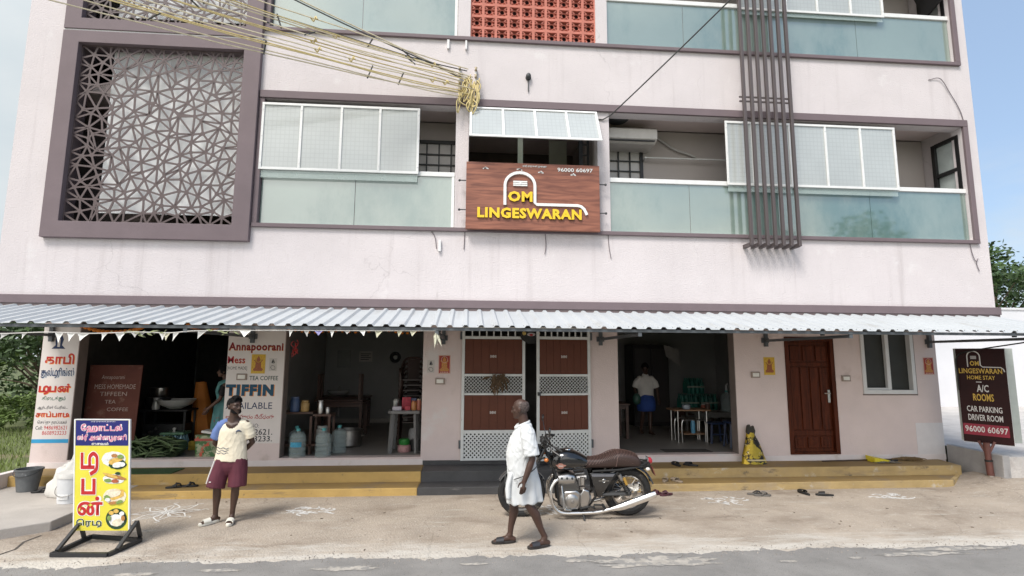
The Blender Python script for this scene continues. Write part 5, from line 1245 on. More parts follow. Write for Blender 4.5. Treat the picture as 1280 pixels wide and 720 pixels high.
# ================================================================ MOTORCYCLE (front towards -x, left side towards the camera)
mb = thing('motorcycle', 'black classic twin motorcycle with brown quilted seat and chrome exhaust parked by the steps', 'motorcycle', (1.48, -1.30, .01))
tyre_m = M('tyre', (.018, .018, .018), .85, var=.3, scale=20, bump=.4, stain=[((.16, .13, .1), 6, .56, .74)])
tank_m = M('tank_black', (.004, .004, .0045), .12, var=.05, coat=1)
seat_m = M('seat_brown', (.038, .02, .016), .5, var=.15, scale=12, bump=.15)
OX, OY = 0, -1.30
def B(name, m, mat_, par=None, smooth=True, bevel=0): 
    m.v = [Vector((v.x, v.y + OY, v.z + .01)) for v in m.v]; return build(name, m, mat_, par or mb, smooth=smooth, bevel=bevel)
def wheel(cx, cz, Rt, mn, nm, disc):
    c = Vector((cx, 0, cz)); n = 40
    prof = [(Rt - mn * 1.7, -mn * .62), (Rt - mn * 1.2, -mn), (Rt - mn * .5, -mn * .95), (Rt - mn * .08, -mn * .5), (Rt, 0), (Rt - mn * .08, mn * .5), (Rt - mn * .5, mn * .95), (Rt - mn * 1.2, mn), (Rt - mn * 1.7, mn * .62)]
    t = B(nm, MB().lathe(prof, c, n, (0, 1, 0), close=True), tyre_m)
    r_ = Rt - mn * 1.55
    B('rim', MB().lathe([(r_ - .03, -mn * .45), (r_ + .012, -mn * .72), (r_ + .012, -mn * .6), (r_ - .012, -.01), (r_ - .012, .01), (r_ + .012, mn * .6), (r_ + .012, mn * .72), (r_ - .03, mn * .45)], c, n, (0, 1, 0), close=True), M('rim_alloy', (.3, .29, .28), .3, 1), t)
    g = MB()
    for k in range(32):
        a = 2 * math.pi * k / 32; s = (-1 if k % 2 else 1); b = a + (.35 if k % 4 < 2 else -.35)
        g.tube([(cx + .045 * math.cos(b), s * .035, cz + .045 * math.sin(b)), (cx + (r_ - .02) * math.cos(a), s * .008, cz + (r_ - .02) * math.sin(a))], .0028, 4)
    B('spokes', g, steel, t)
    B('hub', MB().lathe([(0, -.06), (.03, -.06), (.05, -.045), (.035, -.02), (.035, .02), (.05, .045), (.03, .06), (0, .06)], c, 20, (0, 1, 0)), alloy, t)
    g = MB(); g.lathe([(.07, -.075), (disc, -.075), (disc, -.071), (.07, -.071)], c, 30, (0, 1, 0), close=True); g.obb((cx + .1, -.073, cz + .08), (.03, .022, .05)); B('brake_disc', g, steel, t)
wheel(2.2, .325, .325, .06, 'rear_wheel', .12); wheel(.76, .32, .32, .05, 'front_wheel', .15)
# fork, yoke, headlight, handlebar
for s in (-1, 1):
    g = MB(); g.cyl((.76, s * .085, .32), (.93, s * .085, .66), .028, .026, 14); g.cyl((.925, s * .085, .65), (1.08, s * .085, .97), .02, n=12); B('fork', g, black_gloss if s < 0 else alloy)
g = MB(); g.obb((1.075, 0, .95), (.03, .11, .014), Matrix.Rotation(-.45, 3, 'Y')); g.obb((1.0, 0, .80), (.03, .11, .02), Matrix.Rotation(-.45, 3, 'Y')); B('fork_yoke', g, black, bevel=.006)
hl = B('headlight', MB().lathe([(0, .12), (.05, .115), (.085, .07), (.092, .0), (.09, -.012), (0, -.014)], (.93, 0, .88), 22, (1, 0, -.05)), black_gloss)
B('headlight_lens', MB().lathe([(0, -.04), (.05, -.034), (.083, -.015), (.0, -.0145)], (.93, 0, .88), 22, (1, 0, -.05)), M('lens', (.6, .62, .62), .08, var=.05, coat=1), hl)
B('headlight_ring', MB().lathe([(.083, -.03), (.097, -.02), (.097, 0), (.086, 0)], (.93, 0, .88), 22, (1, 0, -.05), close=True), chrome, hl)
B('front_fender', MB().rings([[(.76 + r * math.cos(a), w_, .32 + r * math.sin(a)) for r, w_ in ((.335, -.055), (.352, -.04), (.357, 0), (.352, .04), (.335, .055), (.345, .035), (.350, 0), (.345, -.035))] for a in [R(30 + 10 * k) for k in range(13)]]), black_gloss)
hb = [(1.13, -.02, .985), (1.12, -.1, 1.0), (1.1, -.2, 1.03), (1.13, -.29, 1.02), (1.24, -.40, .98)]
g = MB(); g.tube(arc(hb), .011, 8); g.tube(arc([(x, -y, z) for x, y, z in hb]), .011, 8); hbo = B('handlebar', g, black_gloss)
for s in (-1, 1):
    B('grip', MB().tube([(1.165, s * .33, 1.008), (1.245, s * .405, .978)], .018, 10), black, hbo)
    B('lever', MB().tube(arc([(1.10, s * .30, 1.0), (1.12, s * .36, .985), (1.2, s * .44, .945), (1.235, s * .455, .92)]), .0075, 6), alloy, hbo)
    mr_ = B('mirror_stem', MB().tube(arc([(1.11, s * .24, 1.03), (1.09, s * .30, 1.12), (1.08, s * .36, 1.2)]), .006, 6), black_gloss, hbo)
    B('mirror', MB().lathe([(0, .016), (.04, .012), (.05, 0), (.046, -.008), (0, -.01)], (1.08, s * .39, 1.235), 16, (-1, 0, .1)), black_gloss, hbo)
g = MB(); g.tube(arc([(1.0, -.1, .93), (1.06, -.16, 1.06), (1.12, -.22, .96), (1.2, -.15, .84)]), .007, 6); g.tube(arc([(.95, -.06, .82), (1.02, -.13, 1.02), (1.1, -.26, 1.0)]), .007, 6); g.tube(arc([(.98, .08, .8), (1.05, .12, .98), (1.1, .2, 1.02)]), .007, 6)
B('control_cable', g, black)
for s in (-1, 1):
    B('gauge', MB().lathe([(0, -.03), (.038, -.03), (.042, .02), (.04, .03), (0, .031)], (1.05, s * .05, 1.02), 16, (.35, 0, 1)), black_gloss)
    ig = B('indicator', MB().ball((1.07, s * .17, .80), (.03, .028, .026), 12, 8), M('indicator_amber', (.55, .16, .02), .25, coat=.5)); B('indicator_stem', MB().cyl((1.04, s * .07, .80), (1.07, s * .16, .80), .009, n=8), black, ig)
# fuel tank
def loft(st, n=20, e=2.4):
    m = MB(); rs = []
    for x, z0, z1, hw in st:
        r = []
        for k in range(n):
            a = 2 * math.pi * k / n; c, s = math.cos(a), math.sin(a)
            r.append((x, hw * math.copysign(abs(c) ** (2 / e), c), (z0 + z1) / 2 + (z1 - z0) / 2 * math.copysign(abs(s) ** (2 / e), s)))
        rs.append(r)
    return m.rings(rs)
tk = B('fuel_tank', loft([(1.125, .69, .76, .03), (1.14, .66, .80, .08), (1.19, .64, .855, .125), (1.27, .63, .895, .15), (1.36, .625, .905, .155), (1.46, .63, .885, .145), (1.56, .645, .84, .12), (1.64, .66, .79, .095), (1.675, .69, .76, .06)], 28), tank_m)
B('filler_cap', MB().lathe([(.0, .912), (.045, .908), (.05, .895), (.0, .89)], (1.37, 0, 0), 18), chrome, tk)
for s in (-1, 1):
    g = MB()
    g.prism([(-.005 + .045 * math.cos(a), .0 + .036 * math.sin(a)) for a in [2 * math.pi * k / 18 for k in range(18)]], -.004, .004); g.prism([(-.075, .016), (.075, .016), (.055, -.004), (.0, -.012), (-.055, -.004)], -.0025, .003)
    g.v = [Vector((v.x + 1.27, s * (.1475 + v.y * 1), v.z + .715)) for v in g.v]; em = B('tank_emblem', g, M('emblem_copper', (.45, .22, .17), .4, .3), tk, smooth=False)
    g = MB(); g.prism([(-.03 + 0 * k, 0) for k in ()] or [(-.034, .006), (.026, .006), (.026, -.006), (-.034, -.006)], -.0045, .0055); g.v = [Vector((v.x + 1.27, s * (.1478 + v.y), v.z + .715)) for v in g.v]; B('emblem_bar', g, M('emblem_pale', (.6, .5, .45), .4), em, smooth=False)
# seat
def seat():
    m = MB(); top = arc([(1.61, 0, .79), (1.74, 0, .785), (1.87, 0, .808), (1.98, 0, .853), (2.07, 0, .873), (2.19, 0, .862), (2.3, 0, .83), (2.365, 0, .76)], 6); rs = []; N = len(top) - 1
    for i, p in enumerate(top):
        t = i / N; hw = (.095 + .04 * min(1, t * 2.2)) * (1 - max(0, t - .9) * 2.5); zb = .655 + .02 * t
        r = []
        for k in range(24):
            a = 2 * math.pi * k / 24; c, s = math.cos(a), math.sin(a); e = .62
            z = (p.z + zb) / 2 + (p.z - zb) / 2 * math.copysign(abs(s) ** e, s); y = hw * math.copysign(abs(c) ** e, c)
            r.append((p.x, y, z))
        rs.append(r)
    return m.rings(rs)
stt = B('seat', seat(), seat_m)
# quilted stitching: raised ribs across the seat
g = MB(); top = arc([(1.61, 0, .79), (1.74, 0, .785), (1.87, 0, .808), (1.98, 0, .853), (2.07, 0, .873), (2.19, 0, .862), (2.3, 0, .83), (2.365, 0, .76)], 6)
for q in range(4, len(top) - 3, 2):
    p = top[q]; hw = .095 + .04 * min(1, q / (len(top) - 1) * 2.2)
    g.tube(arc([(p.x - .09, -hw * .98, p.z - .075), (p.x - .035, -hw * .80, p.z - .012), (p.x, -hw * .3, p.z + .001), (p.x, hw * .3, p.z + .001), (p.x - .035, hw * .80, p.z - .012), (p.x - .09, hw * .98, p.z - .075)], 4), .0045, 5)
g.tube(arc([(2.01, -.137, .70), (2.03, -.132, .80), (2.045, -.09, .862), (2.05, 0, .873), (2.045, .09, .862), (2.03, .132, .80), (2.01, .137, .70)], 5), .006, 5)
B('seat_piping', g, M('seat_stitch', (.11, .065, .055), .55), stt)
# frame, side panels, fenders
g = MB()
for s in (-1, 1):
    g.tube([(1.08, s * .03, .88), (1.2, s * .1, .6), (1.25, s * .13, .2), (1.4, s * .13, .12), (1.62, s * .13, .14), (1.74, s * .13, .3), (1.7, s * .11, .62)], .017, 8)
    g.tube([(1.7, s * .11, .63), (2.05, s * .12, .65), (2.38, s * .1, .69)], .015, 8); g.tube([(1.76, s * .12, .3), (2.04, s * .125, .62)], .013, 8)
g.tube([(1.08, 0, .85), (1.7, 0, .63)], .025, 8)
B('frame', g, black)
for s in (-1, 1):
    g = MB(); g.prism([(1.655, .615), (2.015, .615), (1.80, .285), (1.76, .30)], .115, .145); g.v = [Vector((v.x, s * v.y, v.z)) for v in g.v]; spn = B('side_panel', g, tank_m, bevel=.008)
    g = MB(); g.prism([(1.675, .603), (1.99, .603), (1.965, .57), (1.69, .57)], .1455, .147); g.v = [Vector((v.x, s * v.y, v.z)) for v in g.v]; B('silver_band', g, M('band_silver', (.22, .23, .26), .3, .6), spn, smooth=False)
    g = MB(); g.prism([(1.775, .517), (1.915, .517), (1.915, .511), (1.775, .511)], .1455, .148); g.tube([(1.845 + .02 * math.cos(a), .147, .514 + .02 * math.sin(a)) for a in [2 * math.pi * k / 14 for k in range(14)]], .005, 5, closed=True)
    g.v = [Vector((v.x, s * v.y, v.z)) for v in g.v]; B('panel_badge', g, steel, spn, smooth=False)
B('rear_fender', MB().rings([[(2.2 + r * math.cos(a), w_, .325 + r * math.sin(a)) for r, w_ in ((.345, -.075), (.366, -.055), (.372, 0), (.366, .055), (.345, .075), (.355, .05), (.362, 0), (.355, -.05))] for a in [R(18 + 9 * k) for k in range(14)]]), black_gloss)
g = MB(); g.tube([(2.3, -.11, .69), (2.4, -.1, .72), (2.48, -.04, .73), (2.48, .04, .73), (2.4, .1, .72), (2.3, .11, .69)], .011, 8); g.obb((2.45, 0, .68), (.05, .05, .04)); B('tail_bracket', g, black)
tl = B('tail_light', loft([(2.465, .705, .775, .035), (2.475, .695, .785, .045), (2.52, .695, .78, .045), (2.535, .71, .76, .035)], 18), M('tail_red', (.35, .01, .02), .2, coat=1))
B('tail_ring', MB().rings([[(2.462, y, z) for y, z in ((-.05, .69), (.05, .69), (.05, .79), (-.05, .79))], [(2.474, y, z) for y, z in ((-.05, .69), (.05, .69), (.05, .79), (-.05, .79))]]), chrome, tl)
for s in (-1, 1):
    B('rear_indicator', MB().ball((2.44, s * .14, .665), (.03, .026, .024), 12, 8), M('indicator_white', (.65, .62, .58), .2, coat=.6))
g = MB(); g.obb((2.545, 0, .61), (.004, .07, .06), Matrix.Rotation(-.35, 3, 'Y')); B('number_plate', g, M('plate_red', (.2, .05, .04), .5))
# engine
en = B('engine', loft([(1.27, .17, .34, .15), (1.30, .145, .37, .165), (1.5, .14, .37, .17), (1.62, .16, .36, .165), (1.68, .19, .33, .14)], 24, 3.5), alloy)
g = MB()
for k in range(8):
    z = .385 + k * .016; sh = -.04 * (k / 7); g.box(1.30 + sh, 1.52 + sh, -.15, .15, z, z + .008)
g.box(1.3, 1.49, -.13, .13, .365, .5)
B('cylinder_block', g, M('fin_alloy', (.26, .255, .245), .5, 1), en, smooth=False)
B('cylinder_head', loft([(1.225, .475, .575, .13), (1.24, .45, .60, .155), (1.36, .44, .62, .162), (1.45, .45, .60, .155), (1.475, .48, .57, .13)], 22, 3), M('polished_alloy', (.5, .49, .475), .3, 1, var=.1), en)
for k in range(3):
    B('head_bolt', MB().lathe([(0, 0), (.016, 0), (.014, .012), (0, .014)], (1.28 + k * .07, -.159, .555), 10, (0, -1, 0)), dark_metal, en)
pol = M('polished_alloy', (.5, .49, .475), .3, 1)
g = MB(); g.lathe([(.0, .035), (.05, .034), (.095, .02), (.11, 0), (.0, -.01)], (1.41, -.168, .255), 28, (0, -1, 0)); B('alternator_cover', g, pol, en)
B('cover_badge', MB().lathe([(0, .008), (.022, .007), (.026, 0), (0, -.005)], (1.42, -.2, .255), 14, (0, -1, 0)), alloy, en)
g = MB(); g.prism([(1.53, .17), (1.63, .19), (1.655, .30), (1.64, .40), (1.56, .42), (1.525, .34)], -.195, -.15); B('sprocket_cover', g, pol, en, bevel=.014)
g = MB(); g.prism([(1.29, .15), (1.5, .15), (1.525, .2), (1.525, .36), (1.47, .40), (1.31, .385)], -.185, -.15); B('crankcase_cover', g, pol, en, bevel=.02)
for s in (-1, 1):
    g = MB(); g.cyl((1.49, s * .08, .53), (1.62, s * .08, .545), .035, n=14); g.cyl((1.53, s * .1, .545), (1.53, s * .1, .45), .03, n=12); B('throttle_body', g, alloy, en)
g = MB(); g.cyl((1.56, -.12, .56), (1.56, -.12, .46), .035, n=14); g.cyl((1.56, -.12, .44), (1.56, -.12, .40), .042, n=14); B('canister', g, pol, en)
# exhausts
for s in (-1, 1):
    ep = B('exhaust_pipe', MB().tube(arc([(1.25, s * .11, .53), (1.19, s * .13, .50), (1.14, s * .155, .42), (1.135, s * .17, .32), (1.17, s * .175, .20), (1.24, s * .18, .125), (1.34, s * .185, .105), (1.6, s * .19, .11), (1.78, s * .195, .125), (1.95, s * .2, .165)], 6), .023, 12), chrome)
    B('muffler', MB().tube([(1.93, s * .2, .16), (2.03, s * .205, .185), (2.1, s * .21, .208), (2.46, s * .225, .345), (2.52, s * .228, .368), (2.5215, s * .228, .369)], [.026, .044, .052, .052, .044, .02], 18), chrome, ep)
gds = []
for s in (-1, 1): g = MB(); gds.append(g); g.tube(arc([(1.28, s * .14, .45), (1.29, s * .2, .32), (1.32, s * .22, .18), (1.40, s * .2, .15)], 6), .013, 8)
[B('engine_guard', q_, steel) for q_ in gds]
g = MB(); g.tube([(1.52, -.2, .17), (1.66, -.21, .20), (1.7, -.26, .2)], .012, 8); g.tube([(1.7, -.2, .22), (1.82, -.21, .22)], .012, 8); g.cyl((1.82, -.2, .22), (1.82, -.31, .22), .018, n=10); g.cyl((1.7, -.2, .2), (1.7, -.28, .2), .012, n=8); B('foot_peg', g, black)
# swing arm, shocks, chain guard
g = MB()
for s in (-1, 1): g.tube([(1.72, s * .11, .32), (2.22, s * .105, .325)], .024, 8)
g.obb((1.98, .0, .33), (.04, .1, .02)); B('swing_arm', g, M('swing_grey', (.05, .05, .05), .5))
B('chain_guard', MB().prism([(1.75, .37), (2.12, .40), (2.2, .37), (1.78, .33)], .085, .1), black)
for s in (-1, 1):
    g = MB(); a, b = Vector((2.05, s * .135, .595)), Vector((2.19, s * .135, .335)); d = (b - a)
    g.cyl(a, a + d * .3, .028, .026, 12); g.cyl(a, b, .012, n=8); sh = B('shock_absorber', g, alloy)
    hx = []
    for k in range(80):
        t = k / 79; c = a + d * (.28 + .68 * t); an = t * 2 * math.pi * 8; u = d.normalized().cross(Vector((0, 1, 0))); hx.append(c + (u * math.cos(an) + Vector((0, 1, 0)) * math.sin(an)) * .03)
    B('spring', MB().tube(hx, .006, 5), black, sh)
    B('reservoir', MB().cyl((2.115, s * .15, .55), (2.15, s * .15, .465), .022, n=14), M('reservoir_gold', (.6, .36, .08), .3, .5), sh)
g = MB(); g.tube([(1.55, -.13, .15), (1.57, -.22, .06), (1.575, -.27, .0)], .014, 8); g.obb((1.575, -.28, .0), (.035, .022, .006)); B('side_stand', g, black)
mb.rotation_euler = (R(7), 0, R(-1.5))
# ================================================================ PEOPLE
def limb(m, pts, n=14, cap0=1, cap1=1):
    """closed sweep through (point, radius or (rx, ry)) with rounded ends; ry is along the side vector"""
    P = [Vector(p) for p, r in pts]; Rr = [r if hasattr(r, '__len__') else (r, r) for p, r in pts]
    N = len(P); rings = []; side0 = None
    for i in range(N):
        d = (P[min(i + 1, N - 1)] - P[max(i - 1, 0)]).normalized()
        if side0 is None:
            side0 = Vector((1, 0, 0)) - d * d.x
            if side0.length < .2: side0 = Vector((0, 1, 0)) - d * d.y
        u = (side0 - d * side0.dot(d)).normalized(); side0 = u; t = d.cross(u)
        ring = lambda c, f: [c + (u * math.cos(2 * math.pi * k / n) * Rr[i][0] + t * math.sin(2 * math.pi * k / n) * Rr[i][1]) * f for k in range(n)]
        r = min(Rr[i])
        if i == 0 and cap0:
            for a in (80, 50, 25): rings.append(ring(P[0] - d * r * math.sin(R(a)), math.cos(R(a))))
        rings.append(ring(P[i], 1))
        if i == N - 1 and cap1:
            for a in (25, 50, 80): rings.append(ring(P[i] + d * r * math.sin(R(a)), math.cos(R(a))))
    return m.rings(rings)
def organic(name, m, mat_, parent, voxel=.01, smooth=4, folds=None, solid=None):
    """fuses overlapping closed shapes into one continuous skin"""
    me = bpy.data.meshes.new(name); me.from_pydata([tuple(v) for v in m.v], [], m.f)
    bm = bmesh.new(); bm.from_mesh(me); bmesh.ops.recalc_face_normals(bm, faces=bm.faces); bm.to_mesh(me); bm.free()
    o = bpy.data.objects.new(name, me); COL.objects.link(o)
    r = o.modifiers.new('r', 'REMESH'); r.mode = 'VOXEL'; r.voxel_size = voxel
    s = o.modifiers.new('s', 'SMOOTH'); s.iterations = smooth; s.factor = .5
    dg = bpy.context.evaluated_depsgraph_get(); me2 = bpy.data.meshes.new_from_object(o.evaluated_get(dg)); bpy.data.objects.remove(o)
    if folds:
        nrm = [v.normal.copy() for v in me2.vertices]
        for v, nn in zip(me2.vertices, nrm):
            v.co += nn * folds(v.co)
    me2.name = name; me2.materials.clear(); me2.materials.append(mat_)
    for p in me2.polygons: p.use_smooth = True
    o = bpy.data.objects.new(name, me2); COL.objects.link(o); o.parent = parent
    return o
def hand(m, wrist, d, palm_n, L=.175, side=1, curl=.5):
    """palm and five separate bent fingers; d points to the fingertips, palm_n out of the palm, side to the thumb"""
    d = Vector(d).normalized(); pn = Vector(palm_n); pn = (pn - d * pn.dot(d)).normalized(); th = d.cross(pn) * side; w_ = Vector(wrist)
    limb(m, [(w_ - d * .03, (.026, .02)), (w_ + d * .02, (.03, .019)), (w_ + d * L * .36, (.038, .016)), (w_ + d * L * .48, (.037, .014))])
    for k, (o_, l) in enumerate(((.030, .88), (.010, 1.0), (-.010, .95), (-.029, .78))):
        b = w_ + d * L * .42 + th * o_; fl = L * .5 * l; p = [b]; dd = d.copy()
        for s in (.42, .32, .26):
            dd = (dd + pn * curl * (.35 + .08 * k)).normalized(); p.append(p[-1] + dd * fl * s)
        limb(m, list(zip(p, (.0092, .0088, .008, .007))), 8)
    b = w_ + d * L * .08 + th * .022; p = [b, b + (d * .6 + th * .8 + pn * .25).normalized() * .032, b + (d * .85 + th * .55 + pn * .35).normalized() * .062, b + (d * .95 + th * .35 + pn * .55).normalized() * .088]
    limb(m, list(zip(p, (.013, .0115, .0095, .008))), 8)
def head_shape(m, c, rot, s=1.0):
    """c: centre of the head; rot: head orientation, -y is the face"""
    q = lambda x, y, z: c + rot @ Vector((x, y, z)) * s
    def bl(p, r, n=16, mm=11): m.ball(q(*p), tuple(a * s for a in r), n, mm, rot)
    bl((0, .012, .03), (.074, .094, .085)); bl((0, -.018, -.012), (.063, .072, .085)); bl((0, -.04, -.062), (.046, .046, .042))     # skull, face, jaw
    bl((0, -.075, -.082), (.024, .02, .02), 10, 7)                                                                                 # chin
    bl((0, -.07, .03), (.056, .022, .016), 12, 7)                                                                                   # brow
    limb(m, [(q(0, -.082, .022), .0085 * s), (q(0, -.097, .0), .010 * s), (q(0, -.104, -.018), .0135 * s)], 8); bl((.012, -.092, -.022), (.009, .011, .008), 8, 6); bl((-.012, -.092, -.022), (.009, .011, .008), 8, 6)
    bl((0, -.084, -.047), (.024, .012, .007), 10, 6); bl((0, -.083, -.058), (.021, .012, .0075), 10, 6)                              # lips
    for x in (-1, 1):
        bl((x * .045, -.058, -.01), (.018, .016, .016), 10, 7); bl((x * .076, .012, -.002), (.010, .02, .032), 10, 7); bl((x * .074, .008, -.028), (.009, .012, .012), 8, 6)
def face_bits(c, rot, par, s=1.0, brow=True):
    q = lambda x, y, z: c + rot @ Vector((x, y, z)) * s
    ew, ed = M('eye_white', (.13, .10, .085), .5, spec=.2), M('eye_dark', (.012, .008, .006), .2)
    for x in (-1, 1):
        o = build('eye', MB().ball(q(x * .03, -.077, .012), (.0115 * s, .008 * s, .0062 * s), 10, 7, rot), ew, par, smooth=True, local=True)
        build('pupil', MB().ball(q(x * .03, -.0845, .012), (.0062 * s, .004 * s, .0066 * s), 8, 6, rot), ed, o, smooth=True, local=True)
        if brow: build('eyebrow', MB().tube([q(x * .012, -.093, .031), q(x * .03, -.091, .037), q(x * .05, -.078, .031)], [.003, .0045, .003], 6), M('hair_black', (.008, .007, .007), .9, spec=.15), par, local=True)
def hair_cap(c, rot, par, m_, f, s=1.0, name='hair', grow=.012):
    """cap of hair over the skull where f(x, y, z) > 0 in head space"""
    bm = bmesh.new(); bmesh.ops.create_icosphere(bm, subdivisions=5, radius=1)
    for v in bm.verts:
        x, y, z = v.co.x * (.074 + grow), .012 + v.co.y * (.094 + grow), .03 + v.co.z * (.085 + grow)
        k = f(x, y, z); sh = 1.0 if k > 0 else .86
        n_ = nz(x * 60, y * 60, z * 60) * .006 + nz(x * 150, y * 150, z * 150) * .003
        vv = Vector((x, y - .012, z - .03)) * (sh + (n_ * 12 if k > 0 else 0)) + Vector((0, .012, .03)); v.co = c + rot @ vv * s
    me = bpy.data.meshes.new(name); bm.to_mesh(me); bm.free(); me.materials.append(m_)
    for p in me.polygons: p.use_smooth = True
    o = bpy.data.objects.new(name, me); COL.objects.link(o); o.parent = par; return o
def sandal(c, yaw, par, m_sole, m_strap, name='slipper', L=.27, wide=True, roll=0):
    """worn slipper under a foot; c on the ground below the foot's middle, yaw = direction of the toes"""
    mm, s = slipper_mb(L, 1, 'wide' if wide else 'strap', .034 if name == 'slide' else .024); rt = Matrix.Rotation(yaw, 3, 'Z')
    for q in (mm, s): q.v = [Vector(c) + rt @ Vector((v.x, v.y, v.z)) for v in q.v]
    o = build(name, mm, m_sole, par, smooth=True, local=True); build('slipper_strap', s, m_strap, o, smooth=True, local=True); return o
skin_dark = M('skin_dark', (.062, .032, .022), .5, var=.12, scale=14, bump=.08)
skin_old = M('skin_brown', (.058, .028, .019), .48, var=.14, scale=12, bump=.1)
def foot(m, ankle, toe, z=.035):
    """ankle joint above the heel; toe direction point on the ground"""
    a = Vector(ankle); t = Vector(toe); d = Vector((t.x - a.x, t.y - a.y, 0)).normalized(); sd = Vector((-d.y, d.x, 0))
    heel = Vector((a.x, a.y, t.z)) - d * .045
    limb(m, [(a, .035), (Vector((a.x, a.y, t.z + .035)) + d * .01, (.034, .04))], 12)
    limb(m, [(heel, (.03, .026)), (heel + d * .06 + Vector((0, 0, .012)), (.034, .036)), (heel + d * .14 + Vector((0, 0, .004)), (.041, .025)), (heel + d * .19 + Vector((0, 0, -.006)), (.044, .016))], 12)
    for k, (o_, l) in enumerate(((.03, .052), (.012, .05), (-.005, .045), (-.021, .038), (-.036, .03))):
        b = heel + d * .185 + sd * o_ + Vector((0, 0, -.008)); limb(m, [(b, .011), (b + d * l * .6, .0105), (b + d * l, .009)], 8)

# ---- young man standing, hands behind his back (local: faces -y, his left is +x, origin on the ground)
def young_man():
    t = thing('person', 'young man in cream shirt and maroon shorts with hands behind his back', 'person')
    V = Vector; body = MB()
    hc = V((.008, -.045, 1.50)); rot = Matrix.Rotation(R(52), 3, 'Z') @ Matrix.Rotation(R(4), 3, 'X')
    head_shape(body, hc, rot, 1.02)
    limb(body, [((0, -.01, 1.25), (.075, .06)), ((0, -.015, 1.33), (.058, .055)), ((.004, -.025, 1.43), (.053, .054))]); limb(body, [((-.08, -.03, 1.27), (.035, .04)), ((0, -.045, 1.235), (.05, .05)), ((.08, -.03, 1.27), (.035, .04))])
    limb(body, [((0, 0, .84), (.14, .09)), ((0, 0, .95), (.135, .09)), ((0, 0, 1.1), (.15, .095)), ((0, 0, 1.22), (.15, .09)), ((0, 0, 1.31), (.10, .06))])
    for s in (-1, 1):
        sh = V((s * .158, .0, 1.265)); el = V((s * .235, .06, 1.01)); wr = V((s * .07, .15, .85))
        limb(body, [(sh, .05), (sh.lerp(el, .5), .043), (el, .036), (el.lerp(wr, .4), .036), (wr, .026)])
        hand(body, wr, (-s * .9, .1, -.3), (0, 1, 0), .165, s, .5)
    hips = {-1: V((-.09, 0, .82)), 1: V((.09, 0, .82))}
    kn = {-1: V((-.14, -.03, .455)), 1: V((.085, -.035, .46))}; an = {-1: V((-.155, .03, .085)), 1: V((.055, .01, .085))}
    toes = {-1: V((-.30, -.14, .04)), 1: V((.075, -.2, .04))}
    for s in (-1, 1):
        limb(body, [(hips[s], .085), (hips[s].lerp(kn[s], .5), .07), (kn[s], .05), (kn[s].lerp(an[s], .3) + V((0, .015, 0)), .052), (kn[s].lerp(an[s], .75), .034), (an[s], .031)])
        foot(body, an[s], toes[s])
    bo = organic('body', body, skin_dark, t, .0075, 3)
    face_bits(hc, rot, t, 1.02)
    hk = M('hair_black', (.008, .007, .007), .9, spec=.15)
    hair_cap(hc, rot, t, hk, lambda x, y, z: (z - .045 - max(0, -y - .03) * .6) if y < -.005 else (z + .045 + (y - .03) * .1), 1.02, grow=.008)
    # tall quiff and short beard
    q = MB()
    for k in range(60):
        rn = random.Random(k); x, y = rn.uniform(-.05, .05), rn.uniform(-.07, .01); zz = .034 + .022 * max(0, min(1, (.02 - y) * 14)) + .085 * math.sqrt(max(0, 1 - (x / .08) ** 2 - ((y - .012) / .1) ** 2))
        q.ball(hc + rot @ V((x, y, zz + .008)) * 1.02, (.012, .013, .015), 7, 5)
    organic('hair_top', q, hk, t, .006, 2)
    b = MB()
    for k in range(11):
        a = R(-75 + 15 * k); p = V((.066 * math.sin(a), -.03 - .05 * math.cos(a) + .0, -.055 - .028 * math.cos(a))); limb(b, [(hc + rot @ p * 1.02, .012), (hc + rot @ (p + V((0, .008, .035 * abs(math.sin(a))))) * 1.02, .008)], 7)
    for s in (-1, 1): limb(b, [(hc + rot @ V((s * .003, -.093, -.037)) * 1.02, .0045), (hc + rot @ V((s * .03, -.082, -.048)) * 1.02, .004)], 6)
    organic('beard', b, hk, t, .005, 2)
    # shirt
    cream = M('shirt_cream', (.70, .63, .49), .85, var=.06, scale=10, bump=.1, bscale=200); blue = M('sleeve_blue', (.11, .17, .37), .85, var=.1)
    g = MB()
    limb(g, [((-.005, 0, .79), (.205, .135)), ((0, 0, .9), (.19, .125)), ((0, 0, 1.05), (.175, .12)), ((0, -.003, 1.18), (.172, .118)), ((0, 0, 1.25), (.158, .098)), ((0, .004, 1.30), (.12, .08)), ((0, -.002, 1.325), (.08, .07))], 24, 0, 0)
    limb(g, [((.10, 0, 1.27), (.06, .068)), ((.155, .005, 1.24), (.068, .074)), ((.188, .02, 1.17), (.07, .076)), ((.215, .035, 1.08), (.074, .08))], 18, 1, 0)
    fo0 = lambda c: .007 * nz(c.x * 9, c.y * 9, c.z * 5) + .006 * nz(c.x * 16 + c.z * 10, c.y * 16, c.z * 12) + (.010 * math.sin(c.x * 38 + c.z * 16 + 2 * nz(c.x * 4, 0, c.z * 4)) * max(0, min(1, (1.0 - c.z) * 4)) * .6)
    def fo(c):
        a = nz(c.x * 6, c.y * 6, c.z * 3.5); b = math.sin(c.z * 26 - c.x * 30 + 5 * a); d = math.sin(c.z * 20 + c.x * 34 + 6 * a + 1)
        return (.009 * a + .004 * (1 - abs(b)) ** 3 * (1 + a) - .003 * (1 - abs(d)) ** 4 + .003 * nz(c.x * 26, c.y * 26, c.z * 18)) * max(.15, min(1, (c.z - .79) * 10))
    sh = organic('shirt', g, cream, t, .010, 3, fo)
    bm = bmesh.new(); bm.from_mesh(sh.data)
    bmesh.ops.delete(bm, geom=[v for v in bm.verts if (v.co.x / .088) ** 2 + ((v.co.z - 1.345) / (.125 if v.co.y < .0 else .06)) ** 2 < 1], context='VERTS'); bm.to_mesh(sh.data); bm.free()
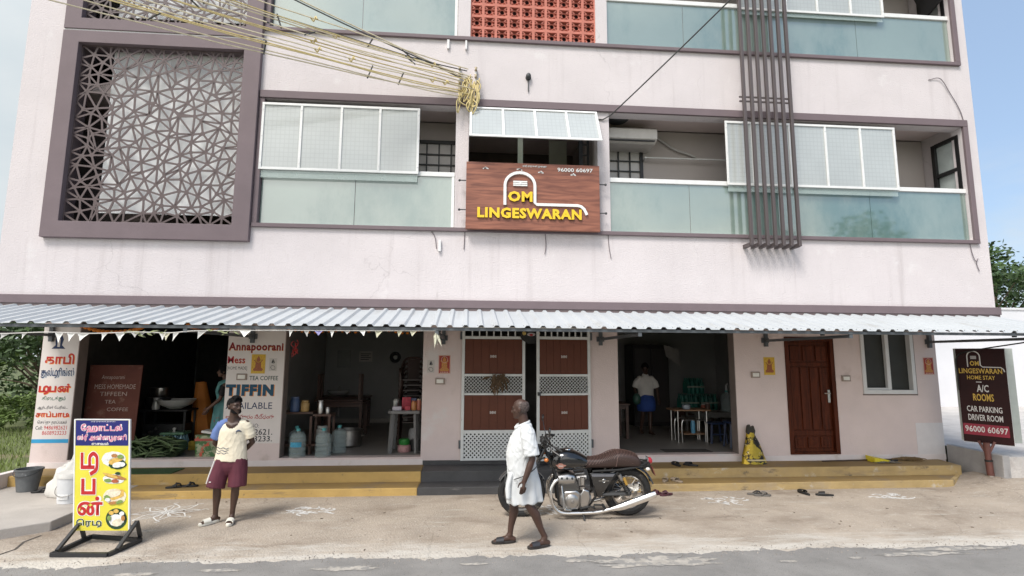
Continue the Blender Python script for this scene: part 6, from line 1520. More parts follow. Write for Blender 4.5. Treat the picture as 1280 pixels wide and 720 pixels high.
    g = MB(); limb(g, [((-.085, 0, 1.29), (.05, .06)), ((-.145, .002, 1.255), (.071, .078)), ((-.190, .02, 1.17), (.073, .079)), ((-.218, .035, 1.08), (.077, .084))], 18, 1, 0); organic('blue_sleeve', g, blue, sh, .009, 3, fo)
    pm = M('print_navy', (.06, .08, .13), .8)
    from mathutils.bvhtree import BVHTree
    dg = bpy.context.evaluated_depsgraph_get(); bv = BVHTree.FromPolygons([v.co.copy() for v in sh.data.vertices], [tuple(p.vertices) for p in sh.data.polygons])
    def on(x, z):
        h = bv.ray_cast(V((x, -1, z)), V((0, 1, 0))); return (h[0] + V((0, -.003, 0))) if h[0] else V((x, -.14, z))
    g = MB()
    for k in range(3):
        pts = [on(-.175 + .012 * i, .965 - .032 * k + .008 * math.sin(i * .95 + k)) for i in range(15)]; g.tube(pts, [.0022 + .002 * abs(math.sin(i * .5)) for i in range(15)], 5)
    g.tube([on(.065 + .009 * i, 1.175 + .012 * math.sin(i * .5)) for i in range(8)], [.004, .01, .013, .013, .012, .01, .007, .003], 6); g.tube([on(.07, 1.17), on(.066, 1.15)], .004, 5)
    build('shirt_print', g, pm, sh, local=True)
    # shorts
    mar = M('shorts_maroon', (.095, .018, .032), .8, var=.12, scale=9); g = MB()
    limb(g, [((0, 0, .86), (.165, .11)), ((0, 0, .78), (.185, .12)), ((0, 0, .72), (.185, .118))], 20)
    for s in (-1, 1):
        limb(g, [(hips[s] + V((0, 0, -.02)), (.105, .115)), (hips[s].lerp(kn[s], .45) + V((s * .012, 0, 0)), (.108, .112)), (kn[s] + V((s * .022, 0, -.0)), (.115, .112))], 20, 1, 0)
    so_ = organic('shorts', g, mar, t, .010, 2, lambda c: .009 * nz(c.x * 10, c.y * 10, c.z * 3.5) + .005 * nz(c.x * 22, c.y * 22, c.z * 9))
    bv2 = BVHTree.FromPolygons([v.co.copy() for v in so_.data.vertices], [tuple(p.vertices) for p in so_.data.polygons])
    g = MB(); pts = []
    for i in range(12):
        z = .80 - i * .026; h = bv2.ray_cast(V((-1, -.06, z)), V((1, 0, 0)))
        if h[0]: pts.append(h[0] + V((-.002, -.004, 0)))
    g.tube(pts, .011, 6); build('side_stripe', g, M('stripe_white', (.65, .62, .6), .8), so_, local=True)
    h = bv2.ray_cast(V((-.2, -1, .545)), V((0, 1, 0)))
    if h[0]: build('small_logo', MB().obb(h[0] + V((0, -.003, 0)), (.014, .002, .006)), M('stripe_white', (.65, .62, .6)), so_, local=True)
    ws = M('slide_white', (.72, .70, .62), .6, var=.08)
    for s in (-1, 1):
        d = toes[s] - an[s]; yaw = math.atan2(d.y, d.x); c = V((an[s].x, an[s].y, 0)) + V((d.x, d.y, 0)).normalized() * .075
        sandal((c.x, c.y, 0), yaw, t, ws, ws, 'slide', .29)
    return t
ym = young_man(); ym.location = (-3.03, -1.34, .012); ym.rotation_euler = (0, 0, R(6)); ym.scale = (.975, .975, .975)

# ---- older man walking to the left (local: faces -y, origin on the ground)
def walker():
    t = thing('person', 'bald older man in a white shirt and folded white cloth walking past the motorcycle', 'person')
    V = Vector; body = MB()
    hc = V((0, -.03, 1.515)); rot = Matrix.Rotation(R(-28), 3, 'Z') @ Matrix.Rotation(R(8), 3, 'X')
    head_shape(body, hc, rot, 1.0)
    limb(body, [((0, .025, 1.29), (.06, .06)), ((0, .01, 1.38), (.056, .058)), ((0, -.005, 1.45), (.053, .058))])
    limb(body, [((0, 0, .84), (.14, .11)), ((0, -.015, .98), (.15, .125)), ((0, -.01, 1.1), (.15, .12)), ((0, .01, 1.22), (.165, .1)), ((0, .02, 1.31), (.1, .07))])
    sh = V((.19, .02, 1.27)); el = V((.245, .06, .99)); wr = V((.24, -.03, .755))
    limb(body, [(sh, .052), (sh.lerp(el, .5), .046), (el, .038), (el.lerp(wr, .35), .04), (wr, .028)]); hand(body, wr, (-.05, -.14, -1), (-1, -.1, 0), .175, -1, .42)
    sh2 = V((-.19, .02, 1.27)); el2 = V((-.25, .09, 1.0)); wr2 = V((-.24, .06, .76))
    limb(body, [(sh2, .052), (sh2.lerp(el2, .5), .046), (el2, .038), (el2.lerp(wr2, .35), .04), (wr2, .028)]); hand(body, wr2, (.05, -.1, -1), (1, 0, 0), .175, 1, .5)
    # far leg (right) leads, near leg (left) trails
    hp = {1: V((.085, .0, .82)), -1: V((-.085, -.0, .82))}; kn = {1: V((.09, .06, .45)), -1: V((-.09, -.085, .46))}; an = {1: V((.10, .235, .11)), -1: V((-.10, -.125, .10))}; toe = {1: V((.135, .09, .045)), -1: V((-.10, -.32, .045))}
    for s in (1, -1):
        limb(body, [(hp[s], .09), (hp[s].lerp(kn[s], .5), .072), (kn[s], .052), (kn[s].lerp(an[s], .3) + V((0, .018, 0)), .054), (kn[s].lerp(an[s], .75), .036), (an[s], .032)])
        foot(body, an[s], toe[s])
    organic('body', body, skin_old, t, .0075, 3)
    face_bits(hc, rot, t, 1.0)
    hair_cap(hc, rot, t, M('hair_stubble', (.075, .055, .05), .8, var=.5, scale=70), lambda x, y, z: min(y + .0 - max(0, z - .03) * .9, .078 - z + .0, z + .05), 1.0, grow=.0035)
    cl = M('cloth_white', (.60, .615, .62), .85, var=.04, scale=8, bump=.12, bscale=160)
    g = MB()
    limb(g, [((0, .0, .70), (.185, .165)), ((0, -.01, .85), (.19, .168)), ((0, -.025, 1.0), (.192, .168)), ((0, -.015, 1.12), (.19, .15)), ((0, .01, 1.225), (.192, .125)), ((0, .025, 1.30), (.14, .095)), ((0, .02, 1.345), (.07, .07))], 26, 0, 0)
    for s in (-1, 1):
        e = el if s > 0 else el2; h_ = sh if s > 0 else sh2
        limb(g, [(V((s * .11, .02, 1.29)), (.07, .07)), (h_ + V((s * .005, 0, .0)), (.08, .083)), (h_.lerp(e, .25) + V((s * .012, 0, 0)), (.076, .085)), (h_.lerp(e, .62) + V((s * .015, 0, 0)), (.07, .088)), (h_.lerp(e, .88) + V((s * .012, 0, 0)), (.074, .092))], 18, 1, 0)
    def fo(c):
        a = nz(c.x * 6, c.y * 6, c.z * 3.5); b = math.sin(c.z * 30 + c.y * 34 + 5 * a); d = math.sin(c.z * 22 - c.y * 40 + 6 * a + 2)
        return .010 * a + .007 * (1 - abs(b)) ** 3 * (1 + a) - .006 * (1 - abs(d)) ** 4 + .004 * nz(c.x * 26, c.y * 26, c.z * 18)
    s_ = organic('shirt', g, cl, t, .010, 2, fo)
    g = MB()
    for s in (-1, 1): limb(g, [(V((s * .015, -.085, 1.30)), (.012, .02)), (V((s * .055, -.05, 1.325)), (.012, .022)), (V((s * .068, .01, 1.352)), (.011, .022)), (V((s * .045, .065, 1.368)), (.011, .022)), (V((0, .08, 1.37)), (.011, .022))], 10)
    organic('collar', g, cl, s_, .007, 2)
    # short wrapped cloth
    g = MB()
    limb(g, [((0, .0, .93), (.165, .145)), ((0, .0, .82), (.19, .17)), ((0, .015, .70), (.185, .19)), ((0, .02, .6), (.175, .20)), ((0, .028, .475), (.165, .21))], 26, 1, 0)
    limb(g, [((.06, -.155, .80), (.08, .03)), ((.08, -.19, .68), (.06, .03)), ((.085, -.19, .55), (.05, .025))], 12)
    dh = organic('waist_cloth', g, cl, t, .010, 2, lambda c: .010 * math.sin(math.atan2(c.y, c.x) * 9 + c.z * 6 + 2 * nz(c.x * 5, c.y * 5, c.z * 5)) * max(0, min(1, (.85 - c.z) * 3)) + .007 * nz(c.x * 12, c.y * 12, c.z * 7))
    g = MB(); g.tube(arc([(.10, -.215, .84), (.11, -.225, .74), (.10, -.21, .62)], 5), [.006] * 11, 5); g.tube(arc([(.15, .17, .93), (.20, .08, .86), (.205, -.03, .80), (.17, -.13, .76)], 6), .006, 5); build('cord', g, M('cord_dark', (.06, .06, .06), .8), dh, local=True)
    so1, st1 = M('sandal_sole', (.03, .025, .023), .7), M('sandal_strap', (.03, .03, .035), .5)
    for s in (1, -1):
        d = toe[s] - an[s]; yaw = math.atan2(d.y, d.x); c = V((an[s].x, an[s].y, 0)) + V((d.x, d.y, 0)).normalized() * .075
        sandal((c.x, c.y, .006), yaw, t, so1, st1, 'sandal', .285)
    return t
wk = walker(); wk.location = (.66, -2.43, .008); wk.rotation_euler = (0, 0, R(-84))
# ================================================================ INSIDE THE SHOPS (floor z = .405)
FZ = .406
dark_wood = wood('dark_table_wood', (.10, .05, .035), (.05, .025, .018), 2.5, 'X', .5)
clear_pl = M('clear_bottle', (.42, .52, .52), .1, var=.05, alpha=.36, spec=.7)
blue_cap = M('cap_teal', (.08, .35, .36), .4)
def water_can(x, y, z, lab, lbl=True, grp='water cans'):
    t = thing('water_can', lab, 'water can', (x, y, z), grp)
    pr = [(0, 0), (.12, 0), (.135, .015)]
    for k in range(4): zz = .03 + k * .078; pr += [(.135, zz), (.135, zz + .05), (.126, zz + .06), (.126, zz + .066)]
    pr += [(.135, .345), (.12, .38), (.06, .415), (.028, .425), (.028, .45), (0, .45)]
    build('bottle', MB().lathe(pr, (x, y, z), 24), clear_pl, t, smooth=True)
    build('cap', MB().lathe([(0, .445), (.034, .445), (.034, .485), (0, .49)], (x, y, z), 16), blue_cap, t)
    if lbl:
        g = MB(); g.rings([[(x + .1375 * math.sin(a), y - .1375 * math.cos(a), z + q) for a in [R(-42 + 12 * k) for k in range(8)]] for q in (.185, .265)], caps=False); build('label', g, M('label_cyan', (.05, .32, .5), .4, var=.4, scale=40), t)
    return t
water_can(-2.9, 1.06, FZ, 'clear water can with a cyan label at the front left of the middle shop')
water_can(-2.47, 1.08, FZ, 'clear water can without a label at the front of the middle shop', False)
water_can(-3.03, 1.42, FZ, 'clear water can under the dark shelf, behind the can with the cyan label', False)
water_can(-2.3, 1.5, FZ, 'clear water can under the dark shelf, beside the big aluminium pot', False)
rk = thing('rack', 'dark wooden rack with jars on top behind the water cans', 'rack', (-2.85, 1.5, FZ))
for x0, x1, z in ((-3.7, -2.74, 1.11), (-2.735, -2.42, 1.07), (-3.7, -2.42, .55)): build('shelf', MB().box(x0, x1, 1.32, 1.7, z, z + .035), dark_wood, rk)
for x in (-2.77, -2.45):
    for y in (1.34, 1.68): build('leg', MB().box(x - .02, x + .02, y - .02, y + .02, FZ, 1.07), dark_wood, rk)
def jar(x, y, z, r, h, col, lab, name='jar', lid=None, metal=0, cat='jar', grp=None):
    t = thing(name, lab, cat, (x, y, z), grp); build('body', MB().lathe([(0, 0), (r * .9, 0), (r, .02), (r, h * .78), (r * .8, h * .86), (r * .8, h * .9), (0, h * .9)], (x, y, z), 16), M('jar_' + '_'.join(str(int(c * 100)) for c in col), col, .35, metal, var=.3, scale=20), t, smooth=True)
    if lid: build('lid', MB().lathe([(0, h * .9), (r * .86, h * .9), (r * .86, h), (0, h)], (x, y, z), 16), M('lid_' + '_'.join(str(int(c * 100)) for c in lid), lid, .4), t)
    return t
jar(-3.09, 1.42, 1.146, .085, .26, (.06, .1, .2), 'blue plastic jar on the dark rack behind the water cans', lid=(.1, .14, .25))
jar(-2.91, 1.42, 1.146, .075, .2, (.4, .26, .1), 'tan food packet tied at the top on the dark rack', lid=(.3, .2, .08), name='packet', cat='packet')
jar(-2.63, 1.4, 1.106, .05, .24, (.55, .54, .52), 'tall steel jug on the dark rack', metal=1, name='jug', cat='jug', lid=(.4, .4, .4))
jar(-2.5, 1.4, 1.106, .04, .13, (.5, .49, .47), 'short steel cup beside the tall steel jug on the rack', metal=1, name='cup', cat='cup')
jar(-2.6, 1.5, .586, .11, .3, (.3, .31, .3), 'grey lidded pail on the lower shelf of the dark rack', name='pail', cat='pail', lid=(.35, .36, .35))
pt = thing('pot', 'large round aluminium cooking pot on the floor of the middle shop', 'pot', (-2.3, 2.25, FZ))
build('body', MB().lathe([(0, 0), (.23, 0), (.265, .04), (.265, .30), (.285, .31), (.285, .325), (.25, .325), (.25, .05), (0, .05)], (-2.3, 2.25, FZ), 28), M('aluminium', (.42, .41, .39), .35, 1, var=.2, scale=10), pt, smooth=True)
for s in (-1, 1): build('handle', MB().tube(arc([(-2.3 + s * .26, 2.2, FZ + .2), (-2.3 + s * .31, 2.22, FZ + .21), (-2.3 + s * .31, 2.28, FZ + .21), (-2.3 + s * .26, 2.3, FZ + .2)], 4), .009, 6), steel, pt)
def table(x0, x1, y0, y1, h, lab, m, lw=.05, group=None, name='table', rail=True):
    t = thing(name, lab, name.replace('_', ' '), ((x0 + x1) / 2, (y0 + y1) / 2, FZ), group)
    build('tabletop', MB().box(x0, x1, y0, y1, FZ + h - .035, FZ + h), m, t, bevel=.006)
    for x in (x0 + .06, x1 - .06):
        for y in (y0 + .06, y1 - .06): build('leg', MB().box(x - lw / 2, x + lw / 2, y - lw / 2, y + lw / 2, FZ, FZ + h - .036), m, t)
    if rail: g = MB(); g.box(x0 + .085, x1 - .085, y0 + .05, y0 + .07, FZ + h - .12, FZ + h - .037); build('apron', g, m, t)
    return t
table(-3.2, -2.22, 3.3, 4.1, .77, 'dark wooden dining table in the middle shop carrying an upturned bench', dark_wood, .06)
ub = thing('bench', 'upturned dark wooden bench lying on the dining table in the middle shop', 'bench', (-2.7, 3.6, FZ + .77))
build('seat', MB().box(-3.3, -2.26, 3.45, 3.75, FZ + .772, FZ + .80), dark_wood, ub)
for x in (-3.22, -2.34):
    for y in (3.49, 3.71): build('leg', MB().box(x - .03, x + .03, y - .025, y + .025, FZ + .801, FZ + 1.36), dark_wood, ub)
table(-3.6, -2.4, 4.7, 5.5, .77, 'second dark wooden dining table at the back of the middle shop', dark_wood, .06)
bs = thing('wash_basin', 'white wash basin on the back wall of the middle shop', 'basin', (-3.35, 5.95, 1.1))
build('bowl', MB().lathe([(0, 0), (.12, .02), (.26, .13), (.28, .17), (.25, .17), (.1, .05), (0, .05)], (-3.35, 5.9, 1.1), 24), M('ceramic', (.6, .6, .58), .2), bs, smooth=True)
build('waste_pipe', MB().cyl((-3.35, 6.0, 1.12), (-3.35, 6.0, .6), .025, n=10), alu, bs)
build('tap', MB().tube(arc([(-3.35, 6.1, 1.28), (-3.35, 6.08, 1.36), (-3.35, 5.98, 1.36), (-3.35, 5.96, 1.31)], 4), .012, 8), chrome, bs)
tag(build('mirror', MB().box(-3.47, -3.12, 6.16, 6.168, 1.86, 2.32), M('mirror_glass', (.5, .52, .5), .12, .6)), 'rectangular mirror above the wash basin in the middle shop', 'mirror')
nt_ = thing('notice', 'small notice with black lines on the back wall of the middle shop', 'notice', (-2.72, 6.16, 2.15)); build('sheet', MB().box(-2.9, -2.55, 6.163, 6.168, 2.02, 2.3), M('paper_pale', (.56, .53, .5)), nt_)
g = MB()
for k in range(4): g.box(-2.86, -2.64 + .05 * (k % 2), 6.160, 6.1625, 2.07 + k * .05, 2.085 + k * .05)
build('printed_lines', g, DARK, nt_)
wl_ = thing('wall_lamp', 'small round wall lamp with a bright centre in the middle shop', 'lamp', (-1.94, 6.12, 2.14)); build('rim', MB().lathe([(0, 0), (.15, 0), (.14, .05), (0, .05)], (-1.94, 6.165, 2.14), 20, (0, -1, 0)), black, wl_); build('glass', MB().ball((-1.93, 6.11, 2.14), (.06, .03, .06), 12, 8), M('lamp_glass', (.8, .8, .76), .2), wl_, smooth=True)
# stacked plastic chairs
ch_m = M('chair_brown_plastic', (.045, .025, .02), .35, var=.1)
def plastic_chair():
    t = thing('plastic_chair', 'dark brown plastic armchair', 'chair')
    build('seat', MB().rings([[(-.2, -.2, .42), (.2, -.2, .42), (.2, -.2, .445), (-.2, -.2, .445)], [(-.2, .18, .40), (.2, .18, .40), (.2, .18, .425), (-.2, .18, .425)]]), ch_m, t, local=True)
    g = MB(); g.tube(arc([(-.23, .17, .42), (-.24, .24, .66), (-.17, .29, .84), (0, .30, .88), (.17, .29, .84), (.24, .24, .66), (.23, .17, .42)], 6), .024, 8)
    g.rings([[(-.10, .19, .42), (.10, .19, .42), (.10, .21, .42), (-.10, .21, .42)], [(-.07, .25, .65), (.07, .25, .65), (.07, .27, .65), (-.07, .27, .65)], [(-.15, .285, .85), (.15, .285, .85), (.15, .305, .85), (-.15, .305, .85)]]); build('backrest', g, ch_m, t, local=True, smooth=True)
    for s in (-1, 1):
        build('leg', MB().beam((s * .21, -.19, .43), (s * .25, -.24, 0), .05, .03), ch_m, t, local=True); build('leg', MB().beam((s * .21, .18, .42), (s * .25, .26, 0), .05, .03), ch_m, t, local=True)
        build('armrest', MB().tube(arc([(s * .24, .22, .63), (s * .27, .05, .65), (s * .26, -.17, .62), (s * .23, -.2, .43)], 5), .02, 8), ch_m, t, local=True)
    return t
c0 = plastic_chair(); lev = ['lowest', 'second lowest', 'third lowest', 'fourth lowest', 'middle', 'fourth highest', 'third highest', 'second highest', 'topmost']
for k in range(9):
    c = c0 if k == 0 else copy_tree(c0); c.location = (-1.1, 2.55, FZ + k * .105); c.rotation_euler = (0, 0, R(4)); c['label'] = lev[k] + ' brown plastic chair of the tall stack in the middle shop'; c['group'] = 'stacked brown chairs'
# grey plastic table with goods
gp = M('grey_plastic', (.18, .18, .18), .5, var=.1)
gt = thing('stool_table', 'grey plastic table crowded with boxes and jars at the right of the middle shop', 'table', (-1.1, 1.65, FZ))
build('tabletop', MB().prism([(-1.42, 1.35), (-1.36, 1.29), (-.84, 1.29), (-.84, 1.98), (-1.36, 1.98), (-1.42, 1.92)], FZ + .70, FZ + .76, 'z'), gp, gt, bevel=.015)
for x, y, dx_ in ((-1.34, 1.38, -.03), (-.92, 1.38, .03), (-1.34, 1.9, -.03), (-.92, 1.9, .03)): build('leg', MB().beam((x, y, FZ + .70), (x + dx_, y - .02, FZ), .07, .05), gp, gt)
def boxy(name, x, y, z, sx, sy, sz, col, lab, cat, rz=0):
    o = build(name, MB().obb((x, y, z + sz / 2), (sx / 2, sy / 2, sz / 2), Matrix.Rotation(rz, 3, 'Z')), M(name + '_' + '_'.join(str(int(c * 100)) for c in col), col, .5, var=.4, scale=25), bevel=.004); tag(o, lab, cat); return o
TZ = FZ + .761
boxy('carton', -1.26, 1.40, TZ, .16, .1, .07, (.45, .42, .48), 'low white carton at the front of the grey plastic table', 'box')
boxy('carton', -1.08, 1.42, TZ, .1, .1, .08, (.4, .04, .06), 'small red carton beside the white one on the grey plastic table', 'box', .2)
boxy('book', -1.12, 1.62, TZ, .16, .05, .22, (.5, .06, .09), 'red packet standing upright on the grey plastic table', 'packet', .3)
boxy('book', -1.0, 1.66, TZ, .13, .04, .20, (.08, .1, .2), 'blue packet standing upright beside the red one on the grey plastic table', 'packet', -.2)
jar(-.96, 1.42, TZ, .05, .17, (.5, .22, .08), 'orange jar with a cap on the grey plastic table', lid=(.35, .1, .05)); jar(-.87, 1.44, TZ, .045, .2, (.45, .15, .1), 'tall red jar at the right edge of the grey plastic table', lid=(.5, .42, .3))
jar(-1.32, 1.75, TZ, .09, .2, (.4, .41, .4), 'steel vessel at the back of the grey plastic table', metal=1, name='vessel', cat='vessel')
jar(-1.13, 1.55, FZ, .12, .14, (.45, .25, .25), 'pink bowl on the floor under the grey plastic table', name='bowl', cat='bowl'); jar(-1.13, 1.55, FZ + .128, .1, .12, (.03, .2, .04), 'green vegetables heaped in the pink bowl under the grey table', name='vegetables', cat='vegetables')
jar(-.93, 1.7, FZ, .13, .22, (.06, .06, .06), 'black pot on the floor under the grey plastic table', name='pot', cat='pot'); jar(-.98, 1.95, FZ, .12, .42, (.25, .25, .25), 'grey drum behind the black pot under the grey table', name='drum', cat='drum')
g = MB(); rnd = random.Random(6)
for k in range(10): x = -2.98 + rnd.uniform(-.05, .05); g.tube(arc([(x, .86, 2.42 - .02 * k), (x + rnd.uniform(-.04, .04), .85, 2.36 - .02 * k), (x + rnd.uniform(-.05, .05), .86, 2.3 - .02 * k)], 3), .008, 5)
tag(build('chilli_charm', g, M('chilli_red', (.35, .02, .02), .4, var=.5, scale=20), smooth=True), 'string of red chillies hung at the top of the middle shop opening', 'charm')

# --- right shop
st_ = thing('serving_table', 'brown topped serving table on bent steel tube legs in the right shop', 'table', (4.72, 2.6, FZ))
build('tabletop', MB().box(4.33, 5.12, 2.36, 2.86, 1.045, 1.075), M('table_tan', (.28, .16, .09), .5, var=.15), st_, bevel=.005)
build('lower_shelf', MB().box(4.55, 5.03, 2.42, 2.82, .56, .58), M('table_tan', (.28, .16, .09)), st_)
for x in (4.42, 5.04):
    for y in (2.42, 2.8): build('leg', MB().cyl((x, y, FZ), (x, y, 1.044), .016, n=8), steel, st_)
for y in (2.41, 2.81): build('tube_hoop', MB().tube(arc([(4.5, y, FZ), (4.5, y, .8), (4.6, y, .86), (4.9, y, .86), (5.0, y, .8), (5.0, y, FZ)], 5), .014, 8), steel, st_)
jar(4.77, 2.5, .581, .045, .28, (.1, .32, .5), 'light blue bottle on the lower shelf of the serving table', name='bottle', cat='bottle', lid=(.5, .55, .6))
jar(4.66, 2.55, 1.076, .085, .10, (.35, .4, .45), 'steel bowl on top of the serving table', name='bowl', cat='bowl', metal=0)
table(5.15, 6.4, 3.3, 3.95, .52, 'low grey bench table behind the serving table in the right shop', M('bench_grey', (.2, .2, .19), .5), .04)
jar(5.45, 3.5, FZ + .521, .05, .17, (.3, .08, .04), 'dark red jar on the low grey bench table', lid=(.6, .55, .5)); jar(5.58, 3.55, FZ + .521, .055, .2, (.12, .07, .05), 'brown jar on the low grey bench table', lid=(.5, .45, .4))
jar(5.3, 3.45, FZ + .521, .1, .07, (.1, .1, .1), 'flat dark pan on the low grey bench table', name='pan', cat='pan')
wc = water_can(6.02, 3.5, FZ + .521, 'clear water can with a hand pump on the low grey bench table', False, 'water cans')
build('hand_pump', MB().tube([(6.02, 3.5, FZ + .99), (6.02, 3.5, FZ + 1.12), (6.02, 3.42, FZ + 1.16)], [.03, .022, .01], 10), M('pump_white', (.6, .6, .6), .4), wc)
def stool(x, y, h, lab):
    t = thing('stool', lab, 'stool', (x, y, FZ), 'navy plastic stools'); m = M('stool_navy', (.015, .03, .08), .4)
    build('seat', MB().box(x - .17, x + .17, y - .15, y + .15, FZ + h - .04, FZ + h), m, t, bevel=.012)
    for sx in (-1, 1):
        for sy in (-1, 1): build('leg', MB().beam((x + sx * .13, y + sy * .11, FZ + h - .04), (x + sx * .17, y + sy * .15, FZ), .04, .03), m, t)
    g = MB(); g.box(x - .13, x + .13, y - .15, y - .13, FZ + h * .4, FZ + h * .4 + .03); build('stretcher', g, m, t)
stool(5.2, 2.35, .42, 'lower navy plastic stool left of its pair at the right side of the right shop'); stool(5.3, 1.72, .5, 'higher navy plastic stool nearer the right shop opening')
gpk = M('green_bottles', (.03, .2, .15), .2, var=.3, scale=12, alpha=.9)
def pack(x, y, z, lab):
    t = thing('bottle_pack', lab, 'bottle pack', (x, y, z), 'packs of green bottles')
    g = MB()
    for i in range(4):
        for j in range(3): g.lathe([(0, 0), (.05, 0), (.055, .03), (.055, .24), (.02, .36), (.02, .40), (0, .40)], (x - .18 + i * .12, y - .12 + j * .12, z), 10)
    build('bottles', g, gpk, t, smooth=True); g = MB(); g.box(x - .24, x + .24, y - .18, y - .176, z + .16, z + .2); build('wrap_band', g, M('pack_band', (.35, .42, .35), .4), t)
table(5.4, 6.6, 4.9, 5.5, .42, 'dark bench under the packs of green bottles in the right shop', dark_wood, .05)
pack(5.78, 5.2, FZ + .421, 'lower left pack of green bottles at the back of the right shop'); pack(6.3, 5.2, FZ + .421, 'lower right pack of green bottles at the back of the right shop'); pack(5.95, 5.2, FZ + .83, 'top pack of green bottles at the back of the right shop')
cbn = thing('cupboard', 'tall black cupboard at the back of the right shop', 'cupboard', (4.9, 5.6, FZ)); build('body', MB().box(4.35, 5.3, 5.2, 6.0, FZ, 2.5), M('cupboard_black', (.02, .018, .018), .5), cbn, bevel=.01)
build('door', MB().box(4.4, 4.8, 5.17, 5.199, FZ + .1, 2.4), M('cupboard_door', (.05, .045, .045), .4), cbn); build('door', MB().box(4.85, 5.27, 5.17, 5.199, FZ + .1, 2.4), M('cupboard_door', (.05, .045, .045), .4), cbn)
g = MB(); g.rings([[(5.15 + a * .1, 5.12 + .02 * math.sin(a * 3), 2.5 - .03 * abs(a)) for a in range(5)], [(5.2 + a * .1, 5.1 + .03 * math.sin(a * 2), 2.2 - .07 * a) for a in range(5)]], caps=False); tag(build('cloth', g, M('cloth_grey', (.4, .38, .36), .9), smooth=True), 'pale cloth hung over the top of the black cupboard', 'cloth')
table(2.65, 3.55, 2.9, 3.6, .75, 'dark wooden table at the left of the right shop', dark_wood, .06)
g = MB(); g.box(6.99, 7.048, 4.3, 4.45, 1.62, 1.95); tag(build('switch_board', g, black), 'black switch board on the right wall of the right shop', 'switch board')
hb_ = thing('hanging_bag', 'grey bag hanging from a hook on the right wall of the right shop', 'bag', (6.9, 3.3, 1.2)); build('bag', MB().rings([[(6.93, 3.25, 1.62), (6.97, 3.25, 1.62), (6.97, 3.35, 1.62), (6.93, 3.35, 1.62)], [(6.75, 3.1, 1.2), (7.0, 3.1, 1.2), (7.0, 3.5, 1.2), (6.75, 3.5, 1.2)], [(6.8, 3.15, 1.1), (7.0, 3.15, 1.1), (7.0, 3.45, 1.1), (6.8, 3.45, 1.1)]]), M('bag_grey', (.4, .4, .4), .7, var=.4, scale=15), hb_, bevel=.02); build('strap', MB().tube([(6.96, 3.3, 1.62), (7.03, 3.3, 1.85)], .008, 6), black, hb_)
tag(build('door_rug', MB().box(3.7, 4.6, 1.2, 1.55, .406, .412), M('rug_dark', (.07, .065, .06), .95, var=.3, scale=20)), 'flat dark rug just inside the right shop opening', 'mat')

# --- left shop
bd = thing('chalk_board', 'brown board with faded chalk writing leaning inside the left shop opening', 'board', (-6.15, 1.3, FZ))
cbm = M('board_brown', (.105, .036, .026), .7, spec=.2, var=.2, scale=3, stain=[((.22, .13, .10), 5, .56, .8)])
blf = lambda u, v, d: (u, 1.29 + (v - .41) * .05 - d, v)
g = MB(); g.rings([[blf(u, v, d) for u, v in ((-6.62, FZ), (-5.74, FZ), (-5.74, 1.965), (-6.62, 1.965))] for d in (0, -.02)]); build('board_face', g, cbm, bd)
chk2 = M('faded_chalk', (.36, .29, .26), .9, var=.4, scale=40)
for body, b in (('Annapoorani', (-6.4, -6.02, 1.70, 1.79)), ('MESS HOMEMADE', (-6.5, -5.82, 1.55, 1.63)), ('TIFFEEN', (-6.4, -5.95, 1.43, 1.50)), ('TEA', (-6.3, -6.12, 1.30, 1.36)), ('COFFEE', (-6.25, -5.9, 1.17, 1.23))): text(body, *b, blf, chk2, bd, -.005, d0=.002)
g = MB(); g.cyl((-6.72, 1.15, FZ), (-6.60, 1.1, 1.75), .014, n=8); tag(build('striped_pole', g, M('pole_red_white', (.5, .3, .3), .5, var=.6, scale=6)), 'thin red and white stick leaning beside the brown board', 'stick')
lf_m = M('banana_leaf', (.045, .075, .03), .5, var=.5, scale=9)
lb_ = thing('leaf_bundle', 'roll of dark green banana leaves at the front of the left shop', 'leaf bundle', (-5.3, 1.15, FZ)); g = MB()
for k, (x, y, r) in enumerate(((-5.62, 1.2, .15), (-5.42, 1.17, .17), (-5.2, 1.18, .17), (-5.02, 1.2, .14))):
    for q in range(4):
        rr = r * (1 - .2 * q); pts = [(x + rr * math.cos(a), y - .1 + .03 * q + .02 * math.sin(a * 3), FZ + r + rr * math.sin(a) * .95) for a in [2 * math.pi * i / 18 + q for i in range(17)]]
        g.rings([[(p[0], p[1], p[2]), (p[0], p[1] + .3, p[2]), (p[0] * .999 - .004, p[1] + .3, p[2] + .006), (p[0] * .999 - .004, p[1], p[2] + .006)] for p in pts])
build('rolled_leaves', g, lf_m, lb_, smooth=True); g = MB(); rnd = random.Random(31)
for k in range(70):
    x = rnd.uniform(-5.7, -4.95); z = FZ + rnd.uniform(.02, .34); d = Vector((rnd.uniform(-.22, .22), rnd.uniform(-.05, .05), rnd.uniform(-.1, .1))); q = Vector((x, 1.03 + rnd.uniform(0, .12), z)); s_ = Vector((-d.z, 0, d.x)).normalized() * .012; g.add([q - d, q + s_ + Vector((0, -.02, 0)), q + d, q - s_], [(0, 1, 2, 3)])
build('leaf_strips', g, M('leaf_strip', (.10, .15, .06), .5, var=.5, scale=12), lb_); g = MB(); False and g.tube([(-5.4 + .18 * math.cos(a), 1.06, FZ + .17 + .17 * math.sin(a)) for a in [2 * math.pi * k / 20 for k in range(20)]], .012, 5, closed=True)
wp = thing('bottle_pack', 'shrink wrapped pack of blue water bottles beside the leaf bundle', 'bottle pack', (-5.35, 1.9, FZ)); g = MB()
for i in range(4):
    for j in range(3): g.lathe([(0, 0), (.04, 0), (.043, .02), (.043, .2), (.016, .27), (.016, .3), (0, .3)], (-5.5 + i * .1, 1.8 + j * .1, FZ), 10)
